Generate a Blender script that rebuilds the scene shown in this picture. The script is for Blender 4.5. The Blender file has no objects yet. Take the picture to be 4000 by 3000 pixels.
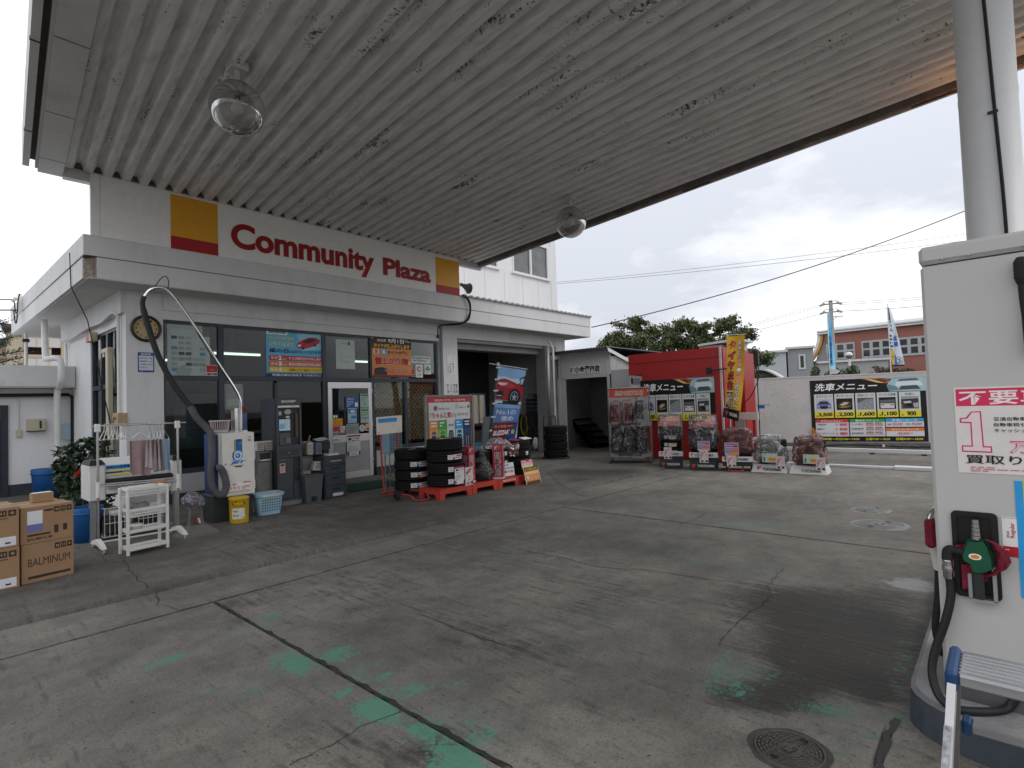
import bpy, math, random
from math import sin, cos, pi, radians as RAD
from mathutils import Vector, Matrix, noise as mnoise
from mathutils.geometry import tessellate_polygon
random.seed(7)
SC = bpy.context.scene
COL = SC.collection

# ------------------------------------------------------------------ camera
cam = bpy.data.cameras.new('camera')
cam.sensor_width = 36.0
cam.lens = 19.345
cam.clip_start = 0.05
cam.clip_end = 2000
cam_o = bpy.data.objects.new('camera', cam)
COL.objects.link(cam_o)
cam_o.matrix_world = Matrix((
    (0.668096, -0.003685, -0.744066, 0.0),
    (-0.743337, -0.047839, -0.667204, 0.0),
    (-0.033137, 0.998848, -0.034700, 1.5),
    (0, 0, 0, 1)))
SC.camera = cam_o

# ------------------------------------------------------------------ sky and sun (overcast)
SUN_EL, SUN_ROT = RAD(48), RAD(150)
world = bpy.data.worlds.new('World')
SC.world = world
world.use_nodes = True
nt = world.node_tree
nt.nodes.clear()
def N(t, **kw):
    n = nt.nodes.new(t)
    for k, v in kw.items():
        setattr(n, k, v)
    return n
w_out = N('ShaderNodeOutputWorld'); w_bg = N('ShaderNodeBackground')
w_sky = N('ShaderNodeTexSky', sky_type='NISHITA', sun_disc=False, sun_elevation=SUN_EL, sun_rotation=SUN_ROT)
w_tc = N('ShaderNodeTexCoord'); w_map = N('ShaderNodeMapping')
w_map.inputs['Scale'].default_value = (1.0, 1.0, 2.6)
w_n1 = N('ShaderNodeTexNoise'); w_n1.inputs['Scale'].default_value = 1.7; w_n1.inputs['Detail'].default_value = 6; w_n1.inputs['Roughness'].default_value = .55
w_rmp = N('ShaderNodeValToRGB')
cr = w_rmp.color_ramp
cr.elements[0].position = .40; cr.elements[0].color = (6.7, 7.0, 7.7, 1)
cr.elements[1].position = .57; cr.elements[1].color = (11.6, 11.7, 11.9, 1)
e = cr.elements.new(.47); e.color = (8.7, 8.9, 9.4, 1)
w_sep = N('ShaderNodeSeparateXYZ'); w_el = N('ShaderNodeMapRange')
w_el.inputs['From Min'].default_value = 0.0; w_el.inputs['From Max'].default_value = 1.0
w_el.inputs['To Min'].default_value = 1.0; w_el.inputs['To Max'].default_value = 1.7
w_mul = N('ShaderNodeMixRGB', blend_type='MULTIPLY'); w_mul.inputs[0].default_value = 1
w_mix = N('ShaderNodeMixRGB'); w_mix.inputs[0].default_value = .93
L = nt.links.new
L(w_tc.outputs['Generated'], w_map.inputs['Vector']); L(w_map.outputs[0], w_n1.inputs['Vector'])
L(w_n1.outputs['Fac'], w_rmp.inputs[0]); L(w_tc.outputs['Generated'], w_sep.inputs[0])
L(w_sep.outputs['Z'], w_el.inputs['Value'])
L(w_rmp.outputs[0], w_mul.inputs[1]); L(w_el.outputs[0], w_mul.inputs[2])
L(w_sky.outputs[0], w_mix.inputs[1]); L(w_mul.outputs[0], w_mix.inputs[2])
L(w_mix.outputs[0], w_bg.inputs['Color']); w_bg.inputs['Strength'].default_value = .1
L(w_bg.outputs[0], w_out.inputs['Surface'])

sun = bpy.data.lights.new('sun', 'SUN')
sun.energy = 0.6; sun.angle = RAD(25); sun.color = (1.0, .96, .9)
sun_o = bpy.data.objects.new('sun', sun)
COL.objects.link(sun_o)
sd = Vector((cos(SUN_EL) * sin(SUN_ROT), cos(SUN_EL) * cos(SUN_ROT), sin(SUN_EL)))
sun_o.rotation_euler = sd.to_track_quat('Z', 'Y').to_euler()
sun_o.location = (0, 0, 30)

SC.view_settings.view_transform = 'Standard'
SC.view_settings.look = 'None'
SC.view_settings.gamma = 1
SC.view_settings.exposure = 0.0
try:
    SC.cycles.max_bounces = 10; SC.cycles.diffuse_bounces = 5; SC.cycles.transparent_max_bounces = 24
    SC.cycles.use_denoising = True
    SC.cycles.sample_clamp_indirect = 6
except Exception:
    pass

# ------------------------------------------------------------------ materials
def lin(c):
    if isinstance(c, str):
        c = c.lstrip('#'); c = [int(c[i:i + 2], 16) / 255 for i in (0, 2, 4)]
    return tuple(x / 12.92 if x <= .04045 else ((x + .055) / 1.055) ** 2.4 for x in c[:3])
MATS = {}
def mat(name, col, rough=.6, metal=0.0, var=.12, vscale=6.0, bump=0.0, bscale=60.0, spec=.4, stretch=(1, 1, 1), dirt=None, dscale=3.0, damt=.5, em=None, emst=0, trans=0, coat=0):
    """Principled material with a procedural tint variation, optional dirt and bump."""
    if name in MATS:
        return MATS[name]
    m = bpy.data.materials.new(name); m.use_nodes = True
    t = m.node_tree; b = t.nodes['Principled BSDF']
    c = lin(col) if isinstance(col, str) else tuple(col)
    b.inputs['Roughness'].default_value = rough; b.inputs['Metallic'].default_value = metal
    b.inputs['Specular IOR Level'].default_value = spec
    if coat: b.inputs['Coat Weight'].default_value = coat
    tc = t.nodes.new('ShaderNodeTexCoord'); mp = t.nodes.new('ShaderNodeMapping')
    mp.inputs['Scale'].default_value = stretch
    t.links.new(tc.outputs['Object'], mp.inputs['Vector'])
    n = t.nodes.new('ShaderNodeTexNoise'); n.inputs['Scale'].default_value = vscale; n.inputs['Detail'].default_value = 5; n.inputs['Roughness'].default_value = .62
    t.links.new(mp.outputs[0], n.inputs['Vector'])
    rp = t.nodes.new('ShaderNodeMapRange'); rp.inputs['From Min'].default_value = .3; rp.inputs['From Max'].default_value = .7
    rp.inputs['To Min'].default_value = 1 - var; rp.inputs['To Max'].default_value = 1 + var
    t.links.new(n.outputs['Fac'], rp.inputs['Value'])
    mx = t.nodes.new('ShaderNodeMixRGB'); mx.blend_type = 'MULTIPLY'; mx.inputs[0].default_value = 1; mx.inputs[1].default_value = (*c, 1)
    t.links.new(rp.outputs[0], mx.inputs[2])
    out = mx.outputs[0]
    if dirt is not None:
        d = lin(dirt) if isinstance(dirt, str) else dirt
        n2 = t.nodes.new('ShaderNodeTexNoise'); n2.inputs['Scale'].default_value = dscale; n2.inputs['Detail'].default_value = 9; n2.inputs['Roughness'].default_value = .7
        t.links.new(mp.outputs[0], n2.inputs['Vector'])
        r2 = t.nodes.new('ShaderNodeMapRange'); r2.inputs['From Min'].default_value = .5; r2.inputs['From Max'].default_value = .78
        r2.inputs['To Min'].default_value = 0; r2.inputs['To Max'].default_value = damt
        t.links.new(n2.outputs['Fac'], r2.inputs['Value'])
        m2 = t.nodes.new('ShaderNodeMixRGB'); m2.inputs[2].default_value = (*d, 1)
        t.links.new(r2.outputs[0], m2.inputs[0]); t.links.new(out, m2.inputs[1]); out = m2.outputs[0]
    t.links.new(out, b.inputs['Base Color'])
    rr = t.nodes.new('ShaderNodeMapRange'); rr.inputs['To Min'].default_value = max(.03, rough - .1); rr.inputs['To Max'].default_value = min(1, rough + .1)
    t.links.new(n.outputs['Fac'], rr.inputs['Value']); t.links.new(rr.outputs[0], b.inputs['Roughness'])
    if bump:
        nb = t.nodes.new('ShaderNodeTexNoise'); nb.inputs['Scale'].default_value = bscale; nb.inputs['Detail'].default_value = 4
        t.links.new(mp.outputs[0], nb.inputs['Vector'])
        bp = t.nodes.new('ShaderNodeBump'); bp.inputs['Strength'].default_value = bump; bp.inputs['Distance'].default_value = .02
        t.links.new(nb.outputs['Fac'], bp.inputs['Height']); t.links.new(bp.outputs[0], b.inputs['Normal'])
    if em:
        b.inputs['Emission Color'].default_value = (*em, 1); b.inputs['Emission Strength'].default_value = emst
    MATS[name] = m
    return m
def ink(c, rough=.45):
    """printed colour on paper, film or vinyl"""
    k = 'ink_' + (c if isinstance(c, str) else '_'.join('%.2f' % x for x in c))
    return mat(k, c, rough, var=.05, vscale=9, spec=.35)
def glass_mat(name, tint=(1, 1, 1), refl=1.0, haze=0.0, ior=1.45):
    if name in MATS: return MATS[name]
    m = bpy.data.materials.new(name); m.use_nodes = True
    t = m.node_tree; t.nodes.clear()
    o = t.nodes.new('ShaderNodeOutputMaterial'); tr = t.nodes.new('ShaderNodeBsdfTransparent'); gl = t.nodes.new('ShaderNodeBsdfGlossy')
    tr.inputs[0].default_value = (*tint, 1); gl.inputs['Roughness'].default_value = .02
    lw = t.nodes.new('ShaderNodeFresnel'); lw.inputs['IOR'].default_value = ior
    ma = t.nodes.new('ShaderNodeMath'); ma.operation = 'MULTIPLY_ADD'; ma.inputs[1].default_value = refl; ma.inputs[2].default_value = haze * .3
    mi = t.nodes.new('ShaderNodeMixShader')
    t.links.new(lw.outputs[0], ma.inputs[0]); t.links.new(ma.outputs[0], mi.inputs[0])
    t.links.new(tr.outputs[0], mi.inputs[1]); t.links.new(gl.outputs[0], mi.inputs[2])
    last = mi
    if haze:
        df = t.nodes.new('ShaderNodeBsdfDiffuse'); df.inputs[0].default_value = (.6, .6, .6, 1)
        nz = t.nodes.new('ShaderNodeTexNoise'); nz.inputs['Scale'].default_value = 5; nz.inputs['Detail'].default_value = 6
        mr = t.nodes.new('ShaderNodeMapRange'); mr.inputs['From Min'].default_value = .35; mr.inputs['From Max'].default_value = .75; mr.inputs['To Max'].default_value = haze
        tc = t.nodes.new('ShaderNodeTexCoord'); t.links.new(tc.outputs['Object'], nz.inputs['Vector'])
        m2 = t.nodes.new('ShaderNodeMixShader'); t.links.new(nz.outputs[0], mr.inputs[0]); t.links.new(mr.outputs[0], m2.inputs[0])
        t.links.new(mi.outputs[0], m2.inputs[1]); t.links.new(df.outputs[0], m2.inputs[2]); last = m2
    t.links.new(last.outputs[0], o.inputs[0])
    MATS[name] = m
    return m
def bag_mat(name, milk=.25, tint=(.85, .85, .87)):
    """thin wrinkled polythene: mostly see-through, streaks of milky folds and sharp highlights"""
    if name in MATS: return MATS[name]
    m = bpy.data.materials.new(name); m.use_nodes = True
    t = m.node_tree; t.nodes.clear(); K = t.nodes.new; LL = t.links.new
    o = K('ShaderNodeOutputMaterial'); tr = K('ShaderNodeBsdfTransparent'); df = K('ShaderNodeBsdfDiffuse'); gl = K('ShaderNodeBsdfGlossy')
    df.inputs[0].default_value = (*tint, 1); gl.inputs['Roughness'].default_value = .12; tr.inputs[0].default_value = (.95, .93, .93, 1)
    tc = K('ShaderNodeTexCoord'); mp = K('ShaderNodeMapping'); mp.inputs['Scale'].default_value = (6, 6, 2.2); mp.inputs['Rotation'].default_value = (.4, .3, .5)
    LL(tc.outputs['Object'], mp.inputs[0])
    n = K('ShaderNodeTexNoise'); n.inputs['Scale'].default_value = 1.0; n.inputs['Detail'].default_value = 2.2; n.inputs['Distortion'].default_value = 1.0; LL(mp.outputs[0], n.inputs['Vector'])
    ab = K('ShaderNodeMath'); ab.operation = 'SUBTRACT'; ab.inputs[1].default_value = .5; LL(n.outputs[0], ab.inputs[0])
    ab2 = K('ShaderNodeMath'); ab2.operation = 'ABSOLUTE'; LL(ab.outputs[0], ab2.inputs[0])
    mr = K('ShaderNodeMapRange'); mr.inputs['From Min'].default_value = 0; mr.inputs['From Max'].default_value = .022
    mr.inputs['To Min'].default_value = min(1, milk + .28); mr.inputs['To Max'].default_value = milk * .6; LL(ab2.outputs[0], mr.inputs[0])
    bp = K('ShaderNodeBump'); bp.inputs['Strength'].default_value = .45; bp.inputs['Distance'].default_value = .03; LL(n.outputs[0], bp.inputs['Height'])
    LL(bp.outputs[0], df.inputs['Normal']); LL(bp.outputs[0], gl.inputs['Normal'])
    a = K('ShaderNodeMixShader'); LL(mr.outputs[0], a.inputs[0]); LL(tr.outputs[0], a.inputs[1]); LL(df.outputs[0], a.inputs[2])
    fr = K('ShaderNodeFresnel'); fr.inputs[0].default_value = 1.35; LL(bp.outputs[0], fr.inputs['Normal'])
    b = K('ShaderNodeMixShader'); LL(fr.outputs[0], b.inputs[0]); LL(a.outputs[0], b.inputs[1]); LL(gl.outputs[0], b.inputs[2])
    LL(b.outputs[0], o.inputs[0])
    MATS[name] = m
    return m

# ------------------------------------------------------------------ mesh helpers
TXT = {}
def glyphs(s, bold=0.0, shear=0.0):
    if any(ord(ch) > 0x2e80 for ch in s): bold = min(bold, .02) if bold < .06 else bold * .6
    k = (s, bold, shear)
    if k not in TXT:
        c = bpy.data.curves.new('lettering', 'FONT'); c.body = s; c.resolution_u = 5 if len(s) < 10 and s.isascii() else 2; c.offset = bold; c.shear = shear
        o = bpy.data.objects.new('lettering', c)
        me = bpy.data.meshes.new_from_object(o)
        v = [(p.co.x, p.co.y) for p in me.vertices]; f = [tuple(p.vertices) for p in me.polygons]
        bpy.data.meshes.remove(me); bpy.data.objects.remove(o); bpy.data.curves.remove(c)
        TXT[k] = (v, f)
    return TXT[k]
class MB:
    """collects shapes and links them as ONE mesh object"""
    def __init__(s):
        s.v = []; s.f = []; s.m = []; s.sm = []; s.mats = []
    def mi(s, m):
        if m not in s.mats: s.mats.append(m)
        return s.mats.index(m)
    def add(s, vs, fs, m, smooth=False, T=None):
        o = len(s.v); i = s.mi(m)
        s.v += [tuple(T @ Vector(p)) for p in vs] if T is not None else [tuple(p) for p in vs]
        for f in fs:
            s.f.append([o + a for a in f]); s.m.append(i); s.sm.append(smooth)
        return s
    def box(s, a, b, m, T=None, bev=0.0):
        x0, y0, z0 = (min(a[i], b[i]) for i in range(3)); x1, y1, z1 = (max(a[i], b[i]) for i in range(3))
        e = min(bev, (x1 - x0) / 2.01, (y1 - y0) / 2.01, (z1 - z0) / 2.01)
        if e <= 0:
            vs = [(x0, y0, z0), (x1, y0, z0), (x1, y1, z0), (x0, y1, z0), (x0, y0, z1), (x1, y0, z1), (x1, y1, z1), (x0, y1, z1)]
            fs = [(0, 3, 2, 1), (4, 5, 6, 7), (0, 1, 5, 4), (1, 2, 6, 5), (2, 3, 7, 6), (3, 0, 4, 7)]
            return s.add(vs, fs, m, False, T)
        vs = []; idx = {}
        X = (x0, x1); Y = (y0, y1); Z = (z0, z1); sg = (1, -1)
        for i in (0, 1):
            for j in (0, 1):
                for k in (0, 1):
                    idx[i, j, k, 0] = len(vs); vs.append((X[i], Y[j] + sg[j] * e, Z[k] + sg[k] * e))
                    idx[i, j, k, 1] = len(vs); vs.append((X[i] + sg[i] * e, Y[j], Z[k] + sg[k] * e))
                    idx[i, j, k, 2] = len(vs); vs.append((X[i] + sg[i] * e, Y[j] + sg[j] * e, Z[k]))
        fs = []
        for i in (0, 1):
            q = [idx[i, 0, 0, 0], idx[i, 1, 0, 0], idx[i, 1, 1, 0], idx[i, 0, 1, 0]]; fs.append(q if i else q[::-1])
            q = [idx[0, i, 0, 1], idx[1, i, 0, 1], idx[1, i, 1, 1], idx[0, i, 1, 1]]; fs.append(q[::-1] if i else q)
            q = [idx[0, 0, i, 2], idx[1, 0, i, 2], idx[1, 1, i, 2], idx[0, 1, i, 2]]; fs.append(q if i else q[::-1])
        for p in (0, 1):
            for q in (0, 1):
                fs.append([idx[0, p, q, 1], idx[1, p, q, 1], idx[1, p, q, 2], idx[0, p, q, 2]])
                fs.append([idx[p, 0, q, 0], idx[p, 1, q, 0], idx[p, 1, q, 2], idx[p, 0, q, 2]])
                fs.append([idx[p, q, 0, 0], idx[p, q, 1, 0], idx[p, q, 1, 1], idx[p, q, 0, 1]])
        for i in (0, 1):
            for j in (0, 1):
                for k in (0, 1):
                    fs.append([idx[i, j, k, 0], idx[i, j, k, 1], idx[i, j, k, 2]])
        return s.add(vs, fs, m, False, T)
    def tube(s, pts, r, m, seg=10, cap=True, smooth=True):
        pts = [Vector(p) for p in pts]; n = len(pts)
        rs = r if isinstance(r, (list, tuple)) else [r] * n
        vs = []; fs = []; prev = None
        for i, p in enumerate(pts):
            d = (pts[min(i + 1, n - 1)] - pts[max(i - 1, 0)]).normalized()
            if prev is None:
                a = Vector((0, 0, 1)) if abs(d.z) < .9 else Vector((1, 0, 0))
                u = d.cross(a).normalized()
            else:
                u = (prev - d * prev.dot(d)).normalized()
            prev = u; w = d.cross(u)
            for k in range(seg):
                t = 2 * pi * k / seg; vs.append(p + (u * cos(t) + w * sin(t)) * rs[i])
        for i in range(n - 1):
            for k in range(seg):
                a = i * seg + k; b = i * seg + (k + 1) % seg
                fs.append((a, b, b + seg, a + seg))
        s.add(vs, fs, m, smooth)
        if cap:
            s.add(vs[:seg], [tuple(range(seg))[::-1]], m); s.add(vs[-seg:], [tuple(range(seg))], m)
        return s
    def cyl(s, p0, p1, r, m, seg=20, r1=None, smooth=True):
        return s.tube([p0, p1], [r, r if r1 is None else r1], m, seg, True, smooth)
    def lathe(s, prof, m, c=(0, 0, 0), seg=28, smooth=True, T=None):
        vs = []; fs = []; n = len(prof)
        for k in range(seg):
            t = 2 * pi * k / seg
            for r, z in prof: vs.append((c[0] + r * cos(t), c[1] + r * sin(t), c[2] + z))
        for k in range(seg):
            for i in range(n - 1):
                a = k * n + i; b = ((k + 1) % seg) * n + i
                fs.append((a, b, b + 1, a + 1))
        return s.add(vs, fs, m, smooth, T)
    def ball(s, c, r, m, seg=16, rings=10, sc=(1, 1, 1), smooth=True):
        return s.add([(c[0] + sc[0] * r * sin(pi * j / rings) * cos(2 * pi * i / seg), c[1] + sc[1] * r * sin(pi * j / rings) * sin(2 * pi * i / seg), c[2] + sc[2] * r * cos(pi * j / rings)) for j in range(rings + 1) for i in range(seg)],
                     [(j * seg + i, (j + 1) * seg + i, (j + 1) * seg + (i + 1) % seg, j * seg + (i + 1) % seg) for j in range(rings) for i in range(seg)], m, smooth)
    def prism(s, poly, a, b, m, axis=1, T=None):
        """polygon extruded from a to b along an axis (1: drawn in x,z; 2: drawn in x,y; 0: drawn in y,z)"""
        n = len(poly)
        def P(p, h): return (p[0], h, p[1]) if axis == 1 else ((p[0], p[1], h) if axis == 2 else (h, p[0], p[1]))
        vs = [P(p, a) for p in poly] + [P(p, b) for p in poly]
        fs = [tuple(range(n)), tuple(range(n, 2 * n))[::-1]] + [(i, i + n, (i + 1) % n + n, (i + 1) % n) for i in range(n)]
        return s.add(vs, fs, m, False, T)
    def quad(s, a, b, c, d, m): return s.add([a, b, c, d], [(0, 1, 2, 3)], m)
    def grid(s, fn, nu, nv, m, smooth=True):
        return s.add([fn(i / nu, j / nv) for j in range(nv + 1) for i in range(nu + 1)],
                     [(j * (nu + 1) + i, j * (nu + 1) + i + 1, (j + 1) * (nu + 1) + i + 1, (j + 1) * (nu + 1) + i) for j in range(nv) for i in range(nu)], m, smooth)
    # flat graphics on the local x-z plane, seen from -y
    def rect(s, x0, z0, x1, z1, y, m, n=(1, 1)):
        return s.grid(lambda u, v: (x0 + (x1 - x0) * u, y, z0 + (z1 - z0) * v), n[0], n[1], m, False)
    def text(s, t, x0, z0, x1, z1, y, m, bold=.012, shear=0.0, keep=False):
        v, f = glyphs(t, bold, shear)
        if not v: return s
        ax = min(p[0] for p in v); bx = max(p[0] for p in v); az = min(p[1] for p in v); bz = max(p[1] for p in v)
        sx = (x1 - x0) / max(bx - ax, 1e-6); sz = (z1 - z0) / max(bz - az, 1e-6)
        if keep: sx = sz = min(sx, sz)
        return s.add([(x0 + (p[0] - ax) * sx, y, z0 + (p[1] - az) * sz) for p in v], f, m)
    def poly(s, pts, y, m, fine=0):
        if fine:
            P = [Vector((p[0], p[1], 0)) for p in pts]; T = [tuple(P[i] for i in t) for t in tessellate_polygon([P])]
            while T:
                a, b_, c = T.pop(); e = [(b_ - a).length, (c - b_).length, (a - c).length]; k = e.index(max(e))
                if e[k] > fine:
                    if k == 1: a, b_, c = b_, c, a
                    if k == 2: a, b_, c = c, a, b_
                    q = (a + b_) / 2; T += [(a, q, c), (q, b_, c)]
                else: s.add([(p.x, y, p.y) for p in (a, b_, c)], [(0, 1, 2)], m)
            return s
        return s.add([(p[0], y, p[1]) for p in pts], [tuple(range(len(pts)))], m)
    def disc(s, x, z, r, y, m, seg=24, rz=None, fine=0):
        return s.poly([(x + r * cos(2 * pi * i / seg), z + (rz or r) * sin(2 * pi * i / seg)) for i in range(seg)], y, m, fine)
    def warp(s, fn):
        s.v = [tuple(fn(*p)) for p in s.v]; return s
    def build(s, name, parent=None, label=None, cat=None, group=None, kind=None, loc=None, rz=0.0):
        me = bpy.data.meshes.new(name)
        me.from_pydata(s.v, [], s.f)
        for m in s.mats: me.materials.append(m)
        me.polygons.foreach_set('material_index', s.m); me.polygons.foreach_set('use_smooth', s.sm)
        me.update()
        o = bpy.data.objects.new(name, me); COL.objects.link(o)
        if parent is not None: o.parent = parent
        if loc is not None: o.location = loc
        if rz: o.rotation_euler = (0, 0, rz)
        tag(o, label, cat, group, kind)
        return o
def tag(o, label=None, cat=None, group=None, kind=None):
    if label: o['label'] = label
    if cat: o['category'] = cat
    if group: o['group'] = group
    if kind: o['kind'] = kind
    return o
def thing(name, label, cat, loc=(0, 0, 0), rz=0.0, group=None):
    o = bpy.data.objects.new(name, None); COL.objects.link(o)
    o.empty_display_size = .1; o.location = loc; o.rotation_euler = (0, 0, rz)
    return tag(o, label, cat, group)
def copy_tree(o, parent=None):
    c = o.copy(); COL.objects.link(c); c.parent = parent
    for ch in [x for x in o.children]: copy_tree(ch, c)
    return c
FW = RAD(-90)   # turn a thing built facing -y so that it faces -x
AP = .03        # top of the raised apron in front of the building
def catenary(a, b, sag, n=24):
    a = Vector(a); b = Vector(b)
    return [a.lerp(b, i / n) - Vector((0, 0, sag * 4 * (i / n) * (1 - i / n))) for i in range(n + 1)]
def smooth_path(pts, k=4):
    P = [Vector(p) for p in pts]; out = []
    for i in range(len(P) - 1):
        p0 = P[max(i - 1, 0)]; p1 = P[i]; p2 = P[i + 1]; p3 = P[min(i + 2, len(P) - 1)]
        for j in range(k):
            t = j / k
            out.append(.5 * ((2 * p1) + (p2 - p0) * t + (2 * p0 - 5 * p1 + 4 * p2 - p3) * t * t + (3 * p1 - p0 - 3 * p2 + p3) * t ** 3))
    out.append(P[-1]); return out
class Sheet:
    """a printed sheet: x right, y down from the top left corner, in metres; every layer lies a little proud of the last"""
    def __init__(s, w, h, base='#e8e8e6', thick=.004, step=.0006, n=(1, 1), back=None):
        s.b = MB(); s.w = w; s.h = h; s.k = 0; s.t = thick; s.st = step; s.n = n
        if n == (1, 1): s.b.box((0, 0, 0), (w, thick, h), ink(back or base)); s.y0 = -.0004
        else: s.y0 = 0
        s.R(0, 0, 1, 1, base)
    def y(s): s.k += 1; return s.y0 - s.st * s.k
    def R(s, x0, y0, x1, y1, c):
        nx = max(1, int(s.n[0] * abs(x1 - x0) + .99)); nz = max(1, int(s.n[1] * abs(y1 - y0) + .99))
        s.b.rect(x0 * s.w, s.h * (1 - y1), x1 * s.w, s.h * (1 - y0), s.y(), ink(c), (nx, nz)); return s
    def T(s, t, x0, y0, x1, y1, c, bold=.012, shear=0.0, edge=None, ew=.05):
        if edge: s.b.text(t, x0 * s.w, s.h * (1 - y1), x1 * s.w, s.h * (1 - y0), s.y(), ink(edge), bold + ew, shear)
        g = 0
        if edge: g = ew * .55 * (y1 - y0)
        s.b.text(t, x0 * s.w + g * s.h, s.h * (1 - y1 + g), x1 * s.w - g * s.h, s.h * (1 - y0 - g), s.y(), ink(c), bold, shear); return s
    def P(s, pts, c): s.b.poly([(p[0] * s.w, s.h * (1 - p[1])) for p in pts], s.y(), ink(c), 0 if s.n == (1, 1) else .07); return s
    def C(s, x, y, r, c, ry=None): s.b.disc(x * s.w, s.h * (1 - y), r * s.w, s.y(), ink(c), 22, (ry or r * s.w / s.h) * s.h, 0 if s.n == (1, 1) else .07); return s
    def lines(s, x0, y0, x1, y1, n, c='#555555', seed=1):
        """unreadably small print: rows of short dashes"""
        rnd = random.Random(seed); dy = (y1 - y0) / n; y = s.y(); m = ink(c)
        for i in range(n):
            x = x0
            while x < x1 - .01:
                w = min(rnd.uniform(.03, .14) * (x1 - x0) + .01, x1 - x)
                s.b.rect(x * s.w, s.h * (1 - y0 - dy * (i + .62)), (x + w) * s.w, s.h * (1 - y0 - dy * (i + .18)), y, m)
                x += w + (x1 - x0) * .025
                if rnd.random() < .1: break
        return s

# ------------------------------------------------------------------ ground
import numpy as np
GREEN = [(1.58,3.22,.11,.9),(1.59,3.36,.08,.8),(1.58,3.11,.07,.8),(1.78,3.12,.11,.8),(1.83,3.08,.06,.8),(1.79,2.77,.13,.5),(1.82,2.66,.06,.7),(1.57,2.68,.05,.85),(1.6,2.41,.1,1),(1.58,2.46,.05,1),(1.59,2.31,.06,.8),(1.79,2.44,.12,.55),(1.87,2.41,.07,.6),(1.59,2.27,.07,.7),(1.65,2.08,.07,1),(1.64,1.95,.07,.9),(1.63,1.83,.08,1),(1.56,1.8,.09,1.05),(1.59,1.72,.07,1),(2.0,2.28,.06,.6),(1.83,4.06,.05,.8),(1.74,4.13,.05,.7),(1.74,3.96,.05,.7),(1.56,3.96,.05,.7),(1.28,3.9,.03,.8),(1.23,3.9,.02,.7),(1.14,3.9,.06,.8),(1.02,3.88,.05,.9),(1.06,3.89,.04,.9),(.91,4.28,.04,.5),(.89,4.03,.04,.5),(1.83,1.96,.11,.5),(1.8,1.84,.11,.45),(1.76,2.16,.08,.5),(1.2,3.18,.15,.3),(1.31,3.13,.11,.3),(3.17,1.25,.13,.42),(3.04,1.13,.17,.5),(2.87,1.14,.13,.55),(2.8,1.2,.09,.4),(2.96,.65,.11,.6),(2.97,.71,.07,.5),(2.88,.79,.06,.55),(3.06,.45,.06,.6),(3.62,.49,.05,.65),(3.81,.49,.04,.65),(4.01,.49,.04,.6),(3.39,.48,.04,.5),(2.86,.49,.1,.35),(2.66,.58,.09,.3),(5.0,2.41,.2,.34),(4.94,2.26,.22,.36),(4.76,2.53,.14,.34),(6.55,2.35,.33,.42),(6.7,2.12,.27,.42),(6.29,1.38,.26,.36),(4.4,2.35,.13,.34),(5.04,1.72,.27,.32),(3.17,2.2,.26,.24),(4.18,3.82,.52,.2),(6.58,3.69,1.02,.18),(6.84,4.68,.76,.2)]
DARK = [(4.14,1.11,.35,.6),(4.32,1.39,.23,.45),(4.48,1.0,.28,.6),(3.94,.71,.27,.75),(3.87,.88,.32,.75),(3.48,.92,.22,.65),(4.37,.75,.21,.6),(4.84,.7,.17,.6),(3.06,.89,.14,.85),(2.89,.88,.08,.7),(3.32,.57,.1,.85),(3.2,.57,.06,.8),(2.79,1.05,.11,.7),(2.89,.96,.11,.7),(2.76,1.13,.08,.6),(3.52,.68,.18,.6),(3.27,.81,.16,.55),(3.39,.98,.13,.5),(1.64,1.92,.14,.4),(1.51,1.94,.18,.4),(1.3,2.43,.19,.25),(2.5,2.53,.23,.3),(2.56,2.16,.23,.3),(2.58,2.99,.23,.22),(3.86,2.31,.24,.25),(3.27,2.38,.22,.22),(2.77,4.02,.55,.08),(2.42,4.06,.33,.08),(1.83,4.57,.2,.25),(4.03,4.04,.34,.2),(4.03,4.59,.17,.25),(9.26,6.22,.72,.6),(9.48,6.91,.38,.6),(9.77,5.91,.42,.5),(8.49,6.02,.19,.6),(6.54,4.98,.17,.5),(3.43,6.4,.86,.12)]
LIGHT = [(5.24,.6,.15,1.0),(5.19,.64,.12,1.0),(5.16,.53,.1,1.0),(3.74,1.3,.09,.5),(3.89,1.32,.07,.5),(4.63,1.26,.1,.35),(7.79,3.52,1.13,.3),(8.69,2.04,1.09,.35),(10.07,3.15,1.11,.3),(.69,3.44,.64,.15),(1.07,3.57,.44,.12)]
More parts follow.
